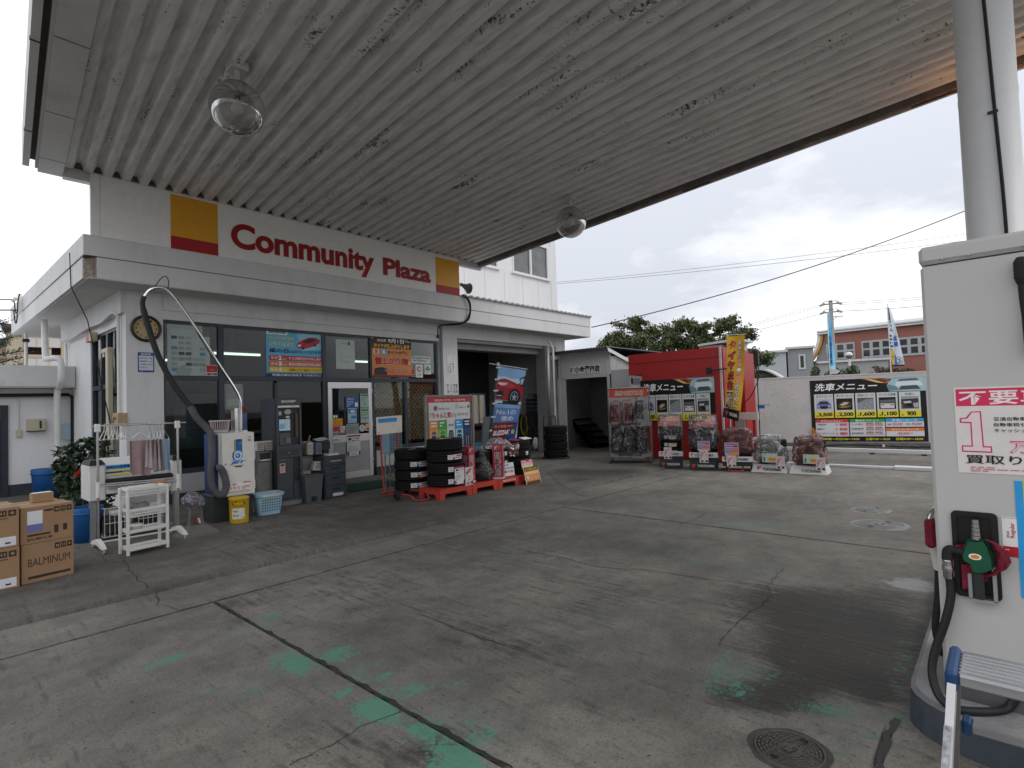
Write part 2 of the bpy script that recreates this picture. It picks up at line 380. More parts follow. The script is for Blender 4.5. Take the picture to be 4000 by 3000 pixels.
def concrete(name, base=(.198, .183, .162), wet=True):
    m = bpy.data.materials.new(name); m.use_nodes = True
    t = m.node_tree; b = t.nodes['Principled BSDF']; K = t.nodes.new; LL = t.links.new
    tc = K('ShaderNodeTexCoord'); P = tc.outputs['Object']
    at = K('ShaderNodeAttribute'); at.attribute_name = 'stain'
    sp = K('ShaderNodeSeparateColor'); LL(at.outputs['Color'], sp.inputs[0])
    def nz(scale, det=6, rough=.6, st=None, dist=0):
        n = K('ShaderNodeTexNoise'); n.inputs['Scale'].default_value = scale; n.inputs['Detail'].default_value = det; n.inputs['Roughness'].default_value = rough; n.inputs['Distortion'].default_value = dist
        if st:
            mp = K('ShaderNodeMapping'); mp.inputs['Scale'].default_value = st; LL(P, mp.inputs[0]); LL(mp.outputs[0], n.inputs['Vector'])
        else: LL(P, n.inputs['Vector'])
        return n.outputs['Fac']
    def mr(x, a, bb, c, d):
        n = K('ShaderNodeMapRange'); n.inputs[1].default_value = a; n.inputs[2].default_value = bb; n.inputs[3].default_value = c; n.inputs[4].default_value = d; LL(x, n.inputs[0]); return n.outputs[0]
    def op(o, x, y=None, k=None):
        n = K('ShaderNodeMath'); n.operation = o; LL(x, n.inputs[0])
        if y is not None: LL(y, n.inputs[1])
        elif k is not None: n.inputs[1].default_value = k
        return n.outputs[0]
    def mix(f, a, bb, mode='MIX'):
        n = K('ShaderNodeMixRGB'); n.blend_type = mode
        for i, x in enumerate((f, a, bb)):
            if isinstance(x, (int, float)): n.inputs[i].default_value = x
            elif isinstance(x, tuple): n.inputs[i].default_value = (*x, 1)
            else: LL(x, n.inputs[i])
        return n.outputs[0]
    big = nz(.55, 7, .65); mid = nz(3.2, 8, .7); fine = nz(70, 4, .7); grain = nz(260, 2, .6)
    streak = nz(1.0, 6, .65, (22, 1.6, 1)); worn = nz(9, 8, .75, None, .6)
    c = mix(1.0, base, mr(big, .3, .7, .55, 1.30), 'MULTIPLY')
    c = mix(1.0, c, mr(mid, .3, .7, .70, 1.24), 'MULTIPLY')
    c = mix(1.0, c, mr(fine, .3, .72, .74, 1.20), 'MULTIPLY')
    c = mix(1.0, c, mr(grain, .3, .7, .88, 1.1), 'MULTIPLY')
    pits = mr(nz(24, 6, .8), .57, .66, 0, .6)
    c = mix(pits, c, (.085, .078, .07))
    sfl = mr(nz(48, 3, .6, (1, .6, 1)), .64, .68, 0, .85)
    c = mix(sfl, c, (.06, .055, .05))
    # pale worn laitance
    lt = op('ADD', sp.outputs[2], mr(worn, .3, .7, -.35, .35)); lt = mr(lt, .42, .72, 0, .75)
    c = mix(lt, c, (.36, .355, .36))
    # oil and water
    dk = op('ADD', sp.outputs[1], mr(streak, .3, .7, -.42, .42)); dk = op('ADD', dk, mr(worn, .3, .7, -.36, .36)); dk = op('ADD', dk, mr(big, .35, .65, -.05, .16))
    dkm = mr(dk, .18, .80, 0, .92)
    c = mix(dkm, c, (.035, .031, .027))
    # old green paint left in the hollows
    gr = op('ADD', sp.outputs[0], mr(worn, .30, .70, -.46, .42)); gr = op('ADD', gr, mr(nz(38, 5, .75), .3, .7, -.40, .36))
    grm = mr(gr, .50, .60, 0, .88); gr2 = mr(gr, .12, .6, 0, .34)
    c = mix(gr2, c, (.12, .21, .165)); c = mix(grm, c, (.085, .235, .165))
    LL(c, b.inputs['Base Color'])
    rg = mix(dkm, mr(mid, .3, .7, .78, .95), (.58, .58, .58)); LL(rg, b.inputs['Roughness'])
    b.inputs['Specular IOR Level'].default_value = .2
    h = op('ADD', mr(fine, 0, 1, 0, .6), mr(worn, 0, 1, 0, 1.0)); h = op('ADD', h, op('MULTIPLY', mr(streak, .3, .7, 0, 1.6), sp.outputs[1]))
    h = op('SUBTRACT', h, op('MULTIPLY', sfl, k=.8))
    bp = K('ShaderNodeBump'); bp.inputs['Strength'].default_value = .55; bp.inputs['Distance'].default_value = .012; LL(h, bp.inputs['Height']); LL(bp.outputs[0], b.inputs['Normal'])
    return m
def lines_1d(a, b, step, near, extra=()):
    xs = [near[0] + i * step for i in range(int((near[1] - near[0]) / step) + 1)]
    d = step
    x = near[0]
    while x > a: d *= 1.35; x -= d; xs.append(max(x, a))
    d = step; x = near[1]
    while x < b: d *= 1.35; x += d; xs.append(min(x, b))
    xs = [x for x in xs if all(abs(x - e) > .02 for e in extra)] + list(extra)
    return np.array(sorted(set(round(x, 4) for x in xs)))
def ground_sheet(name, xs, ys, zfn, m, kind='structure', skirt=True):
    X, Y = np.meshgrid(xs, ys); Z = zfn(X, Y)
    nx, ny = len(xs), len(ys)
    V = np.stack([X, Y, Z], -1).reshape(-1, 3)
    i, j = np.meshgrid(np.arange(nx - 1), np.arange(ny - 1)); a = (j * nx + i).ravel()
    F = np.stack([a, a + 1, a + nx + 1, a + nx], -1)
    me = bpy.data.meshes.new(name); me.from_pydata(V.tolist(), [], F.tolist())
    S = np.zeros((len(V), 4)); S[:, 3] = 1
    for ch, L3 in enumerate((GREEN, DARK, LIGHT)):
        v = np.zeros(len(V))
        for (cx, cy, r, w) in L3:
            d2 = ((V[:, 0] - cx) ** 2 + (V[:, 1] - cy) ** 2) / (r * 1.15) ** 2
            v = np.maximum(v, w * np.exp(-d2 * .75)) if ch != 1 else v + w * np.exp(-d2)
        S[:, ch] = np.clip(v, 0, 1.1)
    at = me.color_attributes.new('stain', 'FLOAT_COLOR', 'POINT'); at.data.foreach_set('color', S.ravel())
    me.materials.append(m)
    o = bpy.data.objects.new(name, me); COL.objects.link(o); o['kind'] = kind
    return o
CON = concrete('concrete_forecourt'); CON2 = concrete('concrete_apron', (.150, .139, .124))
JX = [1.680, 6.285]; JY = 4.765; KY = 5.45
ex = [e for j in JX for e in (j - .016, j - .010, j + .010, j + .016)]; ey = [JY - .013, JY - .008, JY + .008, JY + .013, .440, .452, .468, .480]
xs = lines_1d(-14, 19.5, .055, (-1.2, 12.5), ex); ys = lines_1d(-30, KY, .055, (-1.3, KY), ey)
def zf(X, Y):
    Z = np.zeros_like(X)
    wob = .003 * np.sin(X * 9) + .003 * np.sin(Y * 7)
    for k, j in enumerate(JX): Z[(np.abs(X - j) < .0105) & (Y < JY)] = -.03
    Z[np.abs(Y - JY) < .0085] = -.025
    Z[(np.abs(Y - .46) < .0085) & (X < 2.95) & (X > 1.69)] = -.02
    return Z
ground_sheet('forecourt_slab', xs, ys, zf, CON)
xs2 = lines_1d(-14, 19.5, .07, (-.5, 12.5), [4.395, 4.402, 4.410, 4.417]); ys2 = lines_1d(KY - .001, 17.5, .07, (KY, 10.5), [KY, KY + .012, KY + .035])
def zf2(X, Y):
    Z = np.full_like(X, AP); Z[Y <= KY + .001] = -.03; Z[(Y > KY + .001) & (Y < KY + .02)] = -.012
    Z[(Y > KY + .02) & (Y < KY + .04)] = AP - .004
    Z[(np.abs(X - 4.406) < .0045) & (Y > KY + .03)] = AP - .02
    return Z
ground_sheet('apron', xs2, ys2, zf2, CON2)
# cracks and the sealed joint by the island: thin strips lying on the concrete
def crack(pts, w, z, b, m, seed):
    rnd = random.Random(seed); Q = []
    for i in range(len(pts) - 1):
        a = Vector((*pts[i], 0)); c = Vector((*pts[i + 1], 0)); n = max(2, int((c - a).length / .05))
        d = (c - a).normalized(); s = Vector((-d.y, d.x, 0))
        for k in range(n): Q.append(a.lerp(c, k / n) + s * rnd.uniform(-.012, .012))
    Q.append(Vector((*pts[-1], 0)))
    vs = []
    for i, p in enumerate(Q):
        d = (Q[min(i + 1, len(Q) - 1)] - Q[max(i - 1, 0)]).normalized(); s = Vector((-d.y, d.x, 0)); ww = w * rnd.uniform(.25, 1)
        vs += [(p.x + s.x * ww, p.y + s.y * ww, z), (p.x - s.x * ww, p.y - s.y * ww, z)]
    b.add(vs, [(2 * i, 2 * i + 1, 2 * i + 3, 2 * i + 2) for i in range(len(Q) - 1)], m)
CRK = mat('crack_dirt', (.025, .023, .02), .95, var=.3)
b = MB()
for i, (p, w, z) in enumerate([
    ([(1.57, 6.93), (1.52, 6.67), (1.51, 6.49), (1.46, 6.27), (1.46, 6.07), (1.42, 5.87), (1.44, 5.68), (1.42, 5.5)], .007, AP + .002),
    ([(1.34, 7.89), (1.35, 7.68), (1.42, 7.53), (1.43, 7.16), (1.41, 6.94), (1.47, 6.72)], .005, AP + .002),
    ([(1.44, 5.43), (1.43, 5.24), (1.36, 5.07), (1.39, 5.04), (1.42, 4.92), (1.44, 4.8)], .006, .002),
    ([(4.24, 3.87), (4.26, 3.51), (4.26, 3.18), (4.2, 2.88), (4.26, 2.65), (4.37, 2.45), (4.4, 2.23), (4.43, 1.98), (4.49, 1.72), (4.57, 1.47)], .0055, .002),
    ([(9.1, 7.22), (8.34, 6.48), (7.8, 5.95), (7.57, 5.58), (7.5, 5.5)], .010, AP + .002), ([(7.46, 5.43), (7.25, 5.12), (7.04, 4.85)], .008, .002),
    ([(1.665, 2.3), (1.58, 2.31), (1.45, 2.33), (1.3, 2.32), (1.19, 2.33), (1.11, 2.33)], .003, .002),
    ([(2.0, 4.765), (-3, 4.765)], .007, .002), ([(1.70, 4.765), (6.27, 4.765), (12.6, 4.765)], .006, .002), ([(1.68, 4.75), (1.685, 1.0), (1.68, -2)], .017, .002), ([(6.285, 4.75), (6.285, 2.5), (6.285, .42)], .008, .002), ([(4.406, 8.4), (4.406, 5.47)], .005, AP + .002),
    ([(3.3, 1.36), (3.54, 1.4), (3.65, 1.39), (3.82, 1.39), (3.98, 1.39), (4.12, 1.37), (4.36, 1.38), (4.57, 1.47), (5.1, 1.5)], .0045, .002), ([(3.33, 1.35), (3.3, 1.23), (3.29, 1.09), (3.27, .97)], .003, .002),
    ([(2.51, 3.23), (2.52, 2.97), (2.49, 2.82), (2.5, 2.65), (2.51, 2.38)], .005, .002),
    ([(8.6, 4.7), (8.2, 3.2), (8.3, 2.1), (8.15, 1.2)], .004, .002), ([(6.9, 2.95), (6.5, 2.9), (6.2, 2.95)], .006, .002)]):
    crack(p, w, z, b, CRK, i)
tar = mat('joint_tar', (.02, .019, .018), .6, var=.3)
crack([(3.05, .43), (2.94, .45), (2.83, .46), (2.71, .46), (2.62, .45), (2.3, .45), (1.9, .46)], .019, .003, b, tar, 91)
b.build('forecourt_cracks', kind='structure')
# land beyond: one sheet to the horizon
b = MB()
b.quad((-900, -900, -.06), (900, -900, -.06), (900, 900, -.06), (-900, 900, -.06), mat('land', (.13, .125, .115), .95, var=.35, vscale=.35, dirt=(.06, .075, .04), dscale=.08, damt=.8))
b.build('ground', kind='structure')

# ------------------------------------------------------------------ service building
WHITE = mat('white_render', (.66, .665, .67), .75, var=.05, vscale=1.4, bump=.12, bscale=90, dirt=(.36, .33, .30), dscale=2.4, damt=.38, stretch=(1, 1, .45))
WHITE2 = mat('white_panel', (.74, .74, .75), .6, var=.035, vscale=1.2, dirt=(.45, .43, .42), dscale=1.6, damt=.25, stretch=(1, 1, .3))
SOFF = mat('soffit_paint', (.62, .615, .60), .8, var=.10, vscale=2.2, dirt=(.22, .20, .18), dscale=2.2, damt=.5, bump=.1)
GREYW = mat('grey_render', (.30, .30, .295), .8, var=.12, vscale=2, dirt=(.14, .13, .12), damt=.5)
NAVY = mat('navy_aluminium', (.042, .052, .066), .42, .25, var=.15)
NAVYP = mat('navy_painted_base', (.035, .043, .058), .6, var=.2)
ALU = mat('aluminium', (.62, .62, .62), .38, .75, var=.06, vscale=12, stretch=(1, 1, .1))
STEEL = mat('stainless_steel', (.55, .55, .55), .28, .95, var=.1, vscale=8)
CHROME = mat('chrome', (.75, .75, .76), .1, 1.0, var=.02)
BLACK = mat('black_plastic', (.018, .018, .019), .45, var=.2)
BLACKM = mat('black_rubber', (.016, .016, .017), .75, var=.25, bump=.1)
DARKGREY = mat('dark_grey_plastic', (.055, .06, .066), .5, var=.12)
SHOPGL = glass_mat('shop_glass', (.74, .78, .78), .85, 0.0, 1.5)
CLEARGL = glass_mat('clear_glass', (.96, .97, .97), 1.0, .02, 1.4)
WHITEP = mat('white_plastic', (.72, .71, .68), .45, var=.05, dirt=(.4, .36, .3), dscale=5, damt=.25)
PIPEW = mat('white_pipe', (.66, .66, .64), .5, var=.07, dirt=(.35, .33, .3), damt=.35)
def buildw(mb, name, parent, **kw):
    """world coordinates into a part of a thing that is not turned"""
    l = parent.location
    if parent.parent is not None: l = l + parent.parent.location
    mb.v = [(p[0] - l[0], p[1] - l[1], p[2] - l[2]) for p in mb.v]
    return mb.build(name, parent, **kw)
BX, BY = 2.383, 10.27
bld = thing('service_station_building', 'white two storey service station building with deep concrete eave and dark shopfront', 'building', (BX, BY, 0))
w = MB()
# shop walls
w.box((BX, BY, 0), (2.90, BY + .30, 3.487), WHITE)                     # corner pillar
w.box((2.90, BY - .03, 3.22), (8.82, BY + .28, 3.487), WHITE)          # beam over the shopfront
w.box((2.90, BY, 3.07), (8.82, BY + .28, 3.22), WHITE)
w.box((3.0, BY + .02, AP + .16), (5.79, BY + .2, .50), mat('stall_panel', (.42, .42, .43), .5, var=.06, dirt=(.2, .19, .18)))
w.box((6.98, BY + .02, AP + .18), (8.80, BY + .2, .56), MATS['stall_panel'])
w.box((2.90, BY - .01, 0), (5.80, BY + .22, AP + .16), NAVYP); w.box((6.95, BY - .01, 0), (8.82, BY + .22, AP + .18), NAVYP)
w.box((8.82, BY + .06, 0), (8.93, BY + .3, 3.487), GREYW)
w.box((8.93, BY - .02, 0), (9.41, BY + .32, 3.487), WHITE)             # bay pillar
w.box((9.41, BY - .005, 3.19), (13.53, BY + .28, 3.487), WHITE)        # bay lintel
w.box((9.41, BY + .05, 3.10), (12.97, BY + .24, 3.188), GREYW)
w.box((12.97, BY - .01, 0), (13.53, BY + .35, 3.188), GREYW)
w.box((13.53, BY + .02, 0), (14.03, 13.1, 3.487), WHITE2)
# left side wall with its window opening
w.box((BX, 10.57, 0), (BX + .2, 10.70, 3.487), WHITE2); w.box((BX, 12.66, 0), (BX + .2, 15.1, 3.487), WHITE2)
w.box((BX, 10.70, 2.975), (BX + .2, 12.66, 3.487), WHITE2); w.box((BX, 10.70, 0), (BX + .2, 12.66, .62), WHITE2)
w.box((BX - .06, 10.3, 3.13), (BX, 15.1, 3.487), WHITE)
# back and inner walls
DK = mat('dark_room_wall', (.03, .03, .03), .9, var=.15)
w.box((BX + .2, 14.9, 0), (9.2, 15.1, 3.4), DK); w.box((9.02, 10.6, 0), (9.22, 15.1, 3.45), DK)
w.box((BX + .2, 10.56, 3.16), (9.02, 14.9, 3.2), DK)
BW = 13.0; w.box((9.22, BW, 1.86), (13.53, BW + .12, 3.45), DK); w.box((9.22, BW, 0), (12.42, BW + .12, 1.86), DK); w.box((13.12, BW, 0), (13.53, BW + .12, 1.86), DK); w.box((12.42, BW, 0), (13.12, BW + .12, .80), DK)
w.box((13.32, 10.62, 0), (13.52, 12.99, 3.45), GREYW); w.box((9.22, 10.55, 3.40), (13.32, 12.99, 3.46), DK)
buildw(w, 'wall', bld)
# eave slab
s = MB()
s.box((1.74, 9.65, 3.815), (14.56, 17.3, 4.11), WHITE)
s.box((1.90, 9.66, 3.50), (14.545, 17.3, 3.803), WHITE)
s.box((1.755, 9.80, 3.50), (1.90, 17.3, 3.803), WHITE)
s.box((1.765, 9.67, 3.803), (14.54, 17.28, 3.815), mat('shadow_gap', (.09, .085, .08), .9))
s.box((1.80, 9.67, 3.487), (14.53, 17.28, 3.50), SOFF)
ro = mat('broken_concrete', (.26, .22, .18), .95, var=.4, vscale=14, bump=.8, bscale=25)
s.grid(lambda u, v: (1.77 + .13 * u + .02 * mnoise.noise((u * 9, v * 7, 1)), 9.80 - .125 * u + .03 * mnoise.noise((u * 8, v * 8, 4)), 3.49 + .31 * v), 8, 10, ro)
s.box((1.86, 9.80, 3.5), (1.90, 9.7, 3.8), ro)
buildw(s, 'eave_slab', bld)
s = MB()
for i in range(26):                                                     # wavy sheet edge on top of the slab over the bay
    x = 9.02 + i * .215
    s.box((x, 9.60, 4.115), (x + .20, 11.4, 4.135), mat('roof_sheet', (.42, .41, .42), .5, .3, dirt=(.25, .12, .1), damt=.6)); s.box((x + .06, 9.585, 4.135), (x + .15, 11.4, 4.16), MATS['roof_sheet'])
buildw(s, 'roof', bld)
# upper storey
u = MB()
UX0, UX1, UY, UZ0, UZ1 = 8.2, 15.34, 11.5, 4.112, 7.5
def facade_grid(b, x0, x1, z0, z1, y, th, holes, m):
    xs = sorted({x0, x1, *[h[0] for h in holes], *[h[1] for h in holes]}); zs = sorted({z0, z1, *[h[2] for h in holes], *[h[3] for h in holes]})
    for i in range(len(xs) - 1):
        for k in range(len(zs) - 1):
            cx, cz = (xs[i] + xs[i + 1]) / 2, (zs[k] + zs[k + 1]) / 2
            if any(h[0] < cx < h[1] and h[2] < cz < h[3] for h in holes): continue
            b.box((xs[i], y, zs[k]), (xs[i + 1], y + th, zs[k + 1]), m)
UH = [(13.03, 14.87, 5.67, 6.80), (10.6, 12.34, 5.67, 6.80)]
facade_grid(u, UX0, UX1, UZ0, UZ1, UY, .15, UH, WHITE2)
u.box((UX1 - .15, UY + .15, UZ0), (UX1, 16.5, UZ1), WHITE2); u.box((UX0, UY + .15, UZ0), (UX0 + .15, 16.5, UZ1), WHITE2)
u.box((UX0, 16.5, UZ0), (UX1, 16.65, UZ1), WHITE2); u.box((UX0 - .1, UY - .08, UZ1), (UX1 + .06, 16.7, UZ1 + .2), mat('roof_trim', (.45, .45, .46), .5))
seam = mat('panel_seam', (.42, .42, .43), .8)
for x in (9.1, 10.0, 10.9, 11.75, 12.62, 13.5, 14.3, 15.0):
    for (z0, z1) in ((UZ0, 5.60), (6.86, UZ1)): u.box((x, UY - .0025, z0), (x + .012, UY, z1), seam)
buildw(u, 'upper_storey', bld)
for (x0, x1, z0, z1) in UH:
    f = MB(); wf = mat('white_window_frame', (.72, .72, .72), .4, var=.03)
    f.box((x0, UY - .03, z1 - .05), (x1, UY + .1, z1), wf); f.box((x0 - .06, UY - .07, z0 - .05), (x1 + .06, UY + .1, z0 + .03), wf)
    f.box((x0, UY - .03, z0 + .03), (x0 + .05, UY + .1, z1 - .05), wf); f.box((x1 - .05, UY - .03, z0 + .03), (x1, UY + .1, z1 - .05), wf)
    f.box(((x0 + x1) / 2 - .03, UY - .02, z0 + .03), ((x0 + x1) / 2 + .03, UY + .09, z1 - .05), wf)
    win = buildw(f, 'window', bld)
    g = MB()
    g.box((x0 + .05, UY + .04, z0 + .03), ((x0 + x1) / 2 - .03, UY + .046, z1 - .05), glass_mat('upper_glass', (.80, .90, .90), 2.6, .10))
    g.box(((x0 + x1) / 2 + .03, UY + .02, z0 + .03), (x1 - .05, UY + .026, z1 - .05), MATS['upper_glass'])
    g.v = [(p[0] - BX, p[1] - BY, p[2]) for p in g.v]; g.build('pane', win)
    c = MB(); cu = mat('pale_curtain', (.62, .70, .68), .9, var=.08)
    c.grid(lambda a, d: (x0 + .05 + (x1 - x0 - .1) * a, UY + .11 + .03 * sin(a * 70), z0 + (z1 - z0) * d), 90, 1, cu)
    c.v = [(p[0] - BX, p[1] - BY, p[2]) for p in c.v]; c.build('curtain', win)
# shopfront: one frame, each pane its own part
f = MB(); FY0, FY1 = BY + .05, BY + .15
f.box((2.90, FY0, 3.02), (8.82, FY1, 3.07), NAVY)
for (x0, x1, z0, z1) in [(2.90, 2.94, .50, 3.02), (3.77, 3.86, .50, 3.02), (5.755, 5.835, AP, 3.02), (6.89, 6.97, AP, 3.02), (8.76, 8.82, .56, 3.02), (4.76, 4.82, .50, 2.03), (7.79, 7.87, .56, 2.06)]:
    f.box((x0, FY0, z0), (x1, FY1, z1), NAVY)
for (x0, x1) in [(2.94, 3.77), (3.86, 5.755), (5.835, 6.89), (6.97, 8.76)]: f.box((x0, FY0 + .01, 2.07), (x1, FY1 - .01, 2.15), NAVY)
for (x0, x1, z) in [(2.94, 3.77, .5), (3.86, 4.76, .5), (4.82, 5.755, .5), (6.97, 7.79, .56), (7.87, 8.76, .56)]: f.box((x0, FY0 - .01, z), (x1, FY1 - .01, z + .08), NAVY)
sf = buildw(f, 'window_frame', bld)
for (x0, x1, z0, z1) in [(2.94, 3.77, 2.15, 3.02), (3.86, 5.755, 2.15, 3.02), (5.835, 6.89, 2.15, 3.02), (6.97, 8.76, 2.15, 3.02), (2.94, 3.77, .58, 2.07), (3.86, 4.76, .58, 2.07), (4.82, 5.755, .58, 2.07), (6.97, 7.79, .64, 2.07), (7.87, 8.76, .64, 2.07)]:
    g = MB(); g.box((x0 + .002, FY0 + .04, z0 + .002), (x1 - .002, FY0 + .046, z1 - .002), SHOPGL)
    g.v = [(p[0] - BX, p[1] - BY, p[2]) for p in g.v]; g.build('pane', sf)
# entrance door
d = MB(); DX0, DX1, DZ0, DZ1, DY = 5.845, 6.885, AP + .01, 2.055, BY + .015
d.box((DX0, DY, DZ1 - .13), (DX1, DY + .05, DZ1), ALU, bev=.004); d.box((DX0, DY, DZ0), (DX0 + .09, DY + .05, DZ1 - .131), ALU, bev=.004); d.box((DX1 - .09, DY, DZ0), (DX1, DY + .05, DZ1 - .131), ALU, bev=.004)
d.box((DX0 + .091, DY - .005, .80), (DX1 - .091, DY + .055, .96), ALU, bev=.004); d.box((DX0 + .091, DY, DZ0), (DX1 - .091, DY + .05, .17), ALU, bev=.004)
d.box((DX0 + .091, DY + .015, .171), (DX1 - .091, DY + .04, .799), mat('door_panel', (.36, .36, .37), .45, .6, var=.05))
d.box((DX1 - .012, DY - .01, .3), (DX1 + .004, DY + .01, .42), STEEL); d.box((DX1 - .012, DY - .01, 1.1), (DX1 + .004, DY + .01, 1.22), STEEL); d.box((DX1 - .012, DY - .01, 1.8), (DX1 + .004, DY + .01, 1.92), STEEL)
dr = buildw(d, 'door', bld)
g = MB(); g.box((DX0 + .09, DY + .02, .96), (DX1 - .09, DY + .026, DZ1 - .13), SHOPGL); g.v = [(p[0] - BX, p[1] - BY, p[2]) for p in g.v]; g.build('pane', dr)
h = MB(); h.lathe([(0, 0), (.032, .0), (.03, .012), (.012, .02), (.012, .05), (.026, .055), (.03, .07), (.022, .085), (0, .088)], CHROME, seg=16)
h.warp(lambda x, y, z: (x + DX0 + .14 - BX, -z + DY - .004 - BY, y + .885)); h.build('handle', dr)
# roller shutter box and the bay's back window
r = MB(); r.box((9.41, 10.5, 2.95), (12.97, 10.9, 3.10), GREYW)
for i in range(12): r.cyl((9.45, 10.62 + .0 * i, 2.955 - .0 * i), (9.46, 10.62, 2.955), .01, GREYW, 6)
buildw(r, 'shutter_box', bld)
k = MB()
for (x0, x1, z0, z1) in [(12.42, 13.12, 1.81, 1.86), (12.42, 13.12, .80, .85), (12.42, 12.47, .85, 1.81), (13.07, 13.12, .85, 1.81), (12.78, 12.83, .85, 1.81)]: k.box((x0, BW - .02, z0), (x1, BW + .10, z1), ALU)
kw = buildw(k, 'window', bld); g = MB(); g.box((12.47, BW + .05, .85), (13.07, BW + .056, 1.81), CLEARGL); g.v = [(p[0] - BX, p[1] - BY, p[2]) for p in g.v]; g.build('pane', kw)
# left side window
k = MB()
for (y0, y1, z0, z1) in [(10.70, 12.66, 2.93, 2.975), (10.70, 12.66, .62, .68), (10.70, 10.76, .68, 2.93), (12.60, 12.66, .68, 2.93), (11.50, 11.62, .68, 2.93), (10.76, 12.6, 1.98, 2.06), (11.95, 12.02, .68, 2.93), (11.02, 11.09, 2.06, 2.93)]:
    k.box((BX + .02, y0, z0), (BX + .12, y1, z1), NAVY)
kw = buildw(k, 'window', bld); g = MB(); g.box((BX + .06, 10.76, .68), (BX + .066, 12.6, 2.93), SHOPGL); g.v = [(p[0] - BX, p[1] - BY, p[2]) for p in g.v]; g.build('pane', kw)
g = MB(); g.box((BX + .3, 10.9, .65), (BX + .31, 11.5, 2.9), mat('grey_blind', (.33, .35, .36), .8)); g.v = [(p[0] - BX, p[1] - BY, p[2]) for p in g.v]; g.build('blind', kw)
# interior of the shop and of the bay: floors
i = MB(); i.box((BX + .2, 10.57, AP + .002), (9.02, 14.9, AP + .03), mat('vinyl_floor', (.14, .14, .14), .5)); buildw(i, 'shop_floor', bld)
# fluorescent tubes inside
def tube_light(x0, x1, y, z, label):
    t = thing('fluorescent_light', label, 'ceiling light', ((x0 + x1) / 2, y, z), group='fluorescent lights in the shop')
    b = MB(); b.box((-(x1 - x0) / 2, -.05, .03), ((x1 - x0) / 2, .05, .08), WHITEP); b.box((-.02, -.02, .08), (.02, .02, 3.16 - z), WHITEP); b.build('housing', t)
    b = MB(); b.cyl((-(x1 - x0) / 2 + .02, 0, 0), ((x1 - x0) / 2 - .02, 0, 0), .022, mat('lit_tube', (.8, .85, .75), .4, em=(.80, 1.0, .84), emst=2.2), 12); b.build('tube', t)
tube_light(4.05, 5.25, 12.0, 2.72, 'lit fluorescent tube behind the glass left of the tyre wear poster')
tube_light(7.6, 8.5, 12.6, 2.72, 'lit fluorescent tube behind the white notice above the shop door')
tube_light(3.3, 4.0, 12.6, 2.60, 'short lit fluorescent tube behind the card line-up poster')
# wooden lattice behind the right window
la = MB(); wd = mat('lattice_wood', (.60, .40, .21), .7, var=.25, stretch=(1, 1, 6))
for kx in range(-12, 22):
    x = 6.9 + kx * .11
    for sgn, off in ((1, 0), (-1, .012)):
        a = (x, 0) if sgn > 0 else (x + 1.35, 0)
        t0 = max(0, (6.98 - a[0]) / sgn) if sgn > 0 else max(0, a[0] - 8.74); t1 = min(1.32, (8.74 - a[0])) if sgn > 0 else min(1.32, a[0] - 6.98)
        if t1 - t0 < .05: continue
        p0 = (a[0] + sgn * t0, .72 + t0); p1 = (a[0] + sgn * t1, .72 + t1); dx = .014
        la.prism([(p0[0] - dx * sgn, p0[1] + dx), (p0[0] + dx * sgn, p0[1] - dx), (p1[0] + dx * sgn, p1[1] - dx), (p1[0] - dx * sgn, p1[1] + dx)], BY + .17 + off, BY + .18 + off, wd)
la.v = [(p[0] - 7.86, p[1] - BY - .3, p[2] - .72) for p in la.v]
la.build('lattice_screen', label='brown diagonal wooden lattice screen behind the right shop window', cat='lattice', loc=(7.86, BY + .3, .72))
# desks and cabinets in the dark shop
for (n, lb, c, x0, y0, x1, y1, h, m) in [
    ('counter', 'dark service counter inside the shop behind the left window', 'counter', 3.0, 11.4, 5.4, 12.0, .95, mat('dark_counter', (.05, .05, .055), .4)),
    ('filing_cabinet', 'tall grey cabinet inside the shop behind the kiosk', 'cabinet', 4.2, 13.6, 5.2, 14.2, 1.9, mat('cabinet_grey', (.16, .17, .18), .5)),
    ('bookcase', 'brown bookcase at the back of the dark shop', 'bookcase', 6.2, 14.2, 8.2, 14.7, 1.7, mat('bookcase_brown', (.10, .07, .05), .6))]:
    t = thing(n, lb, c, ((x0 + x1) / 2, (y0 + y1) / 2, AP + .03)); hx, hy = (x1 - x0) / 2, (y1 - y0) / 2
    b = MB(); b.box((-hx, -hy, 0), (hx, hy, h), m, bev=.01); b.build('body', t)
    b = MB()
    for q in range(3): b.box((-hx + .03, -hy - .015, .08 + q * h / 3.2), (hx - .03, -hy - .002, (q + .85) * h / 3.2), m)
    b.build('drawer_front', t)

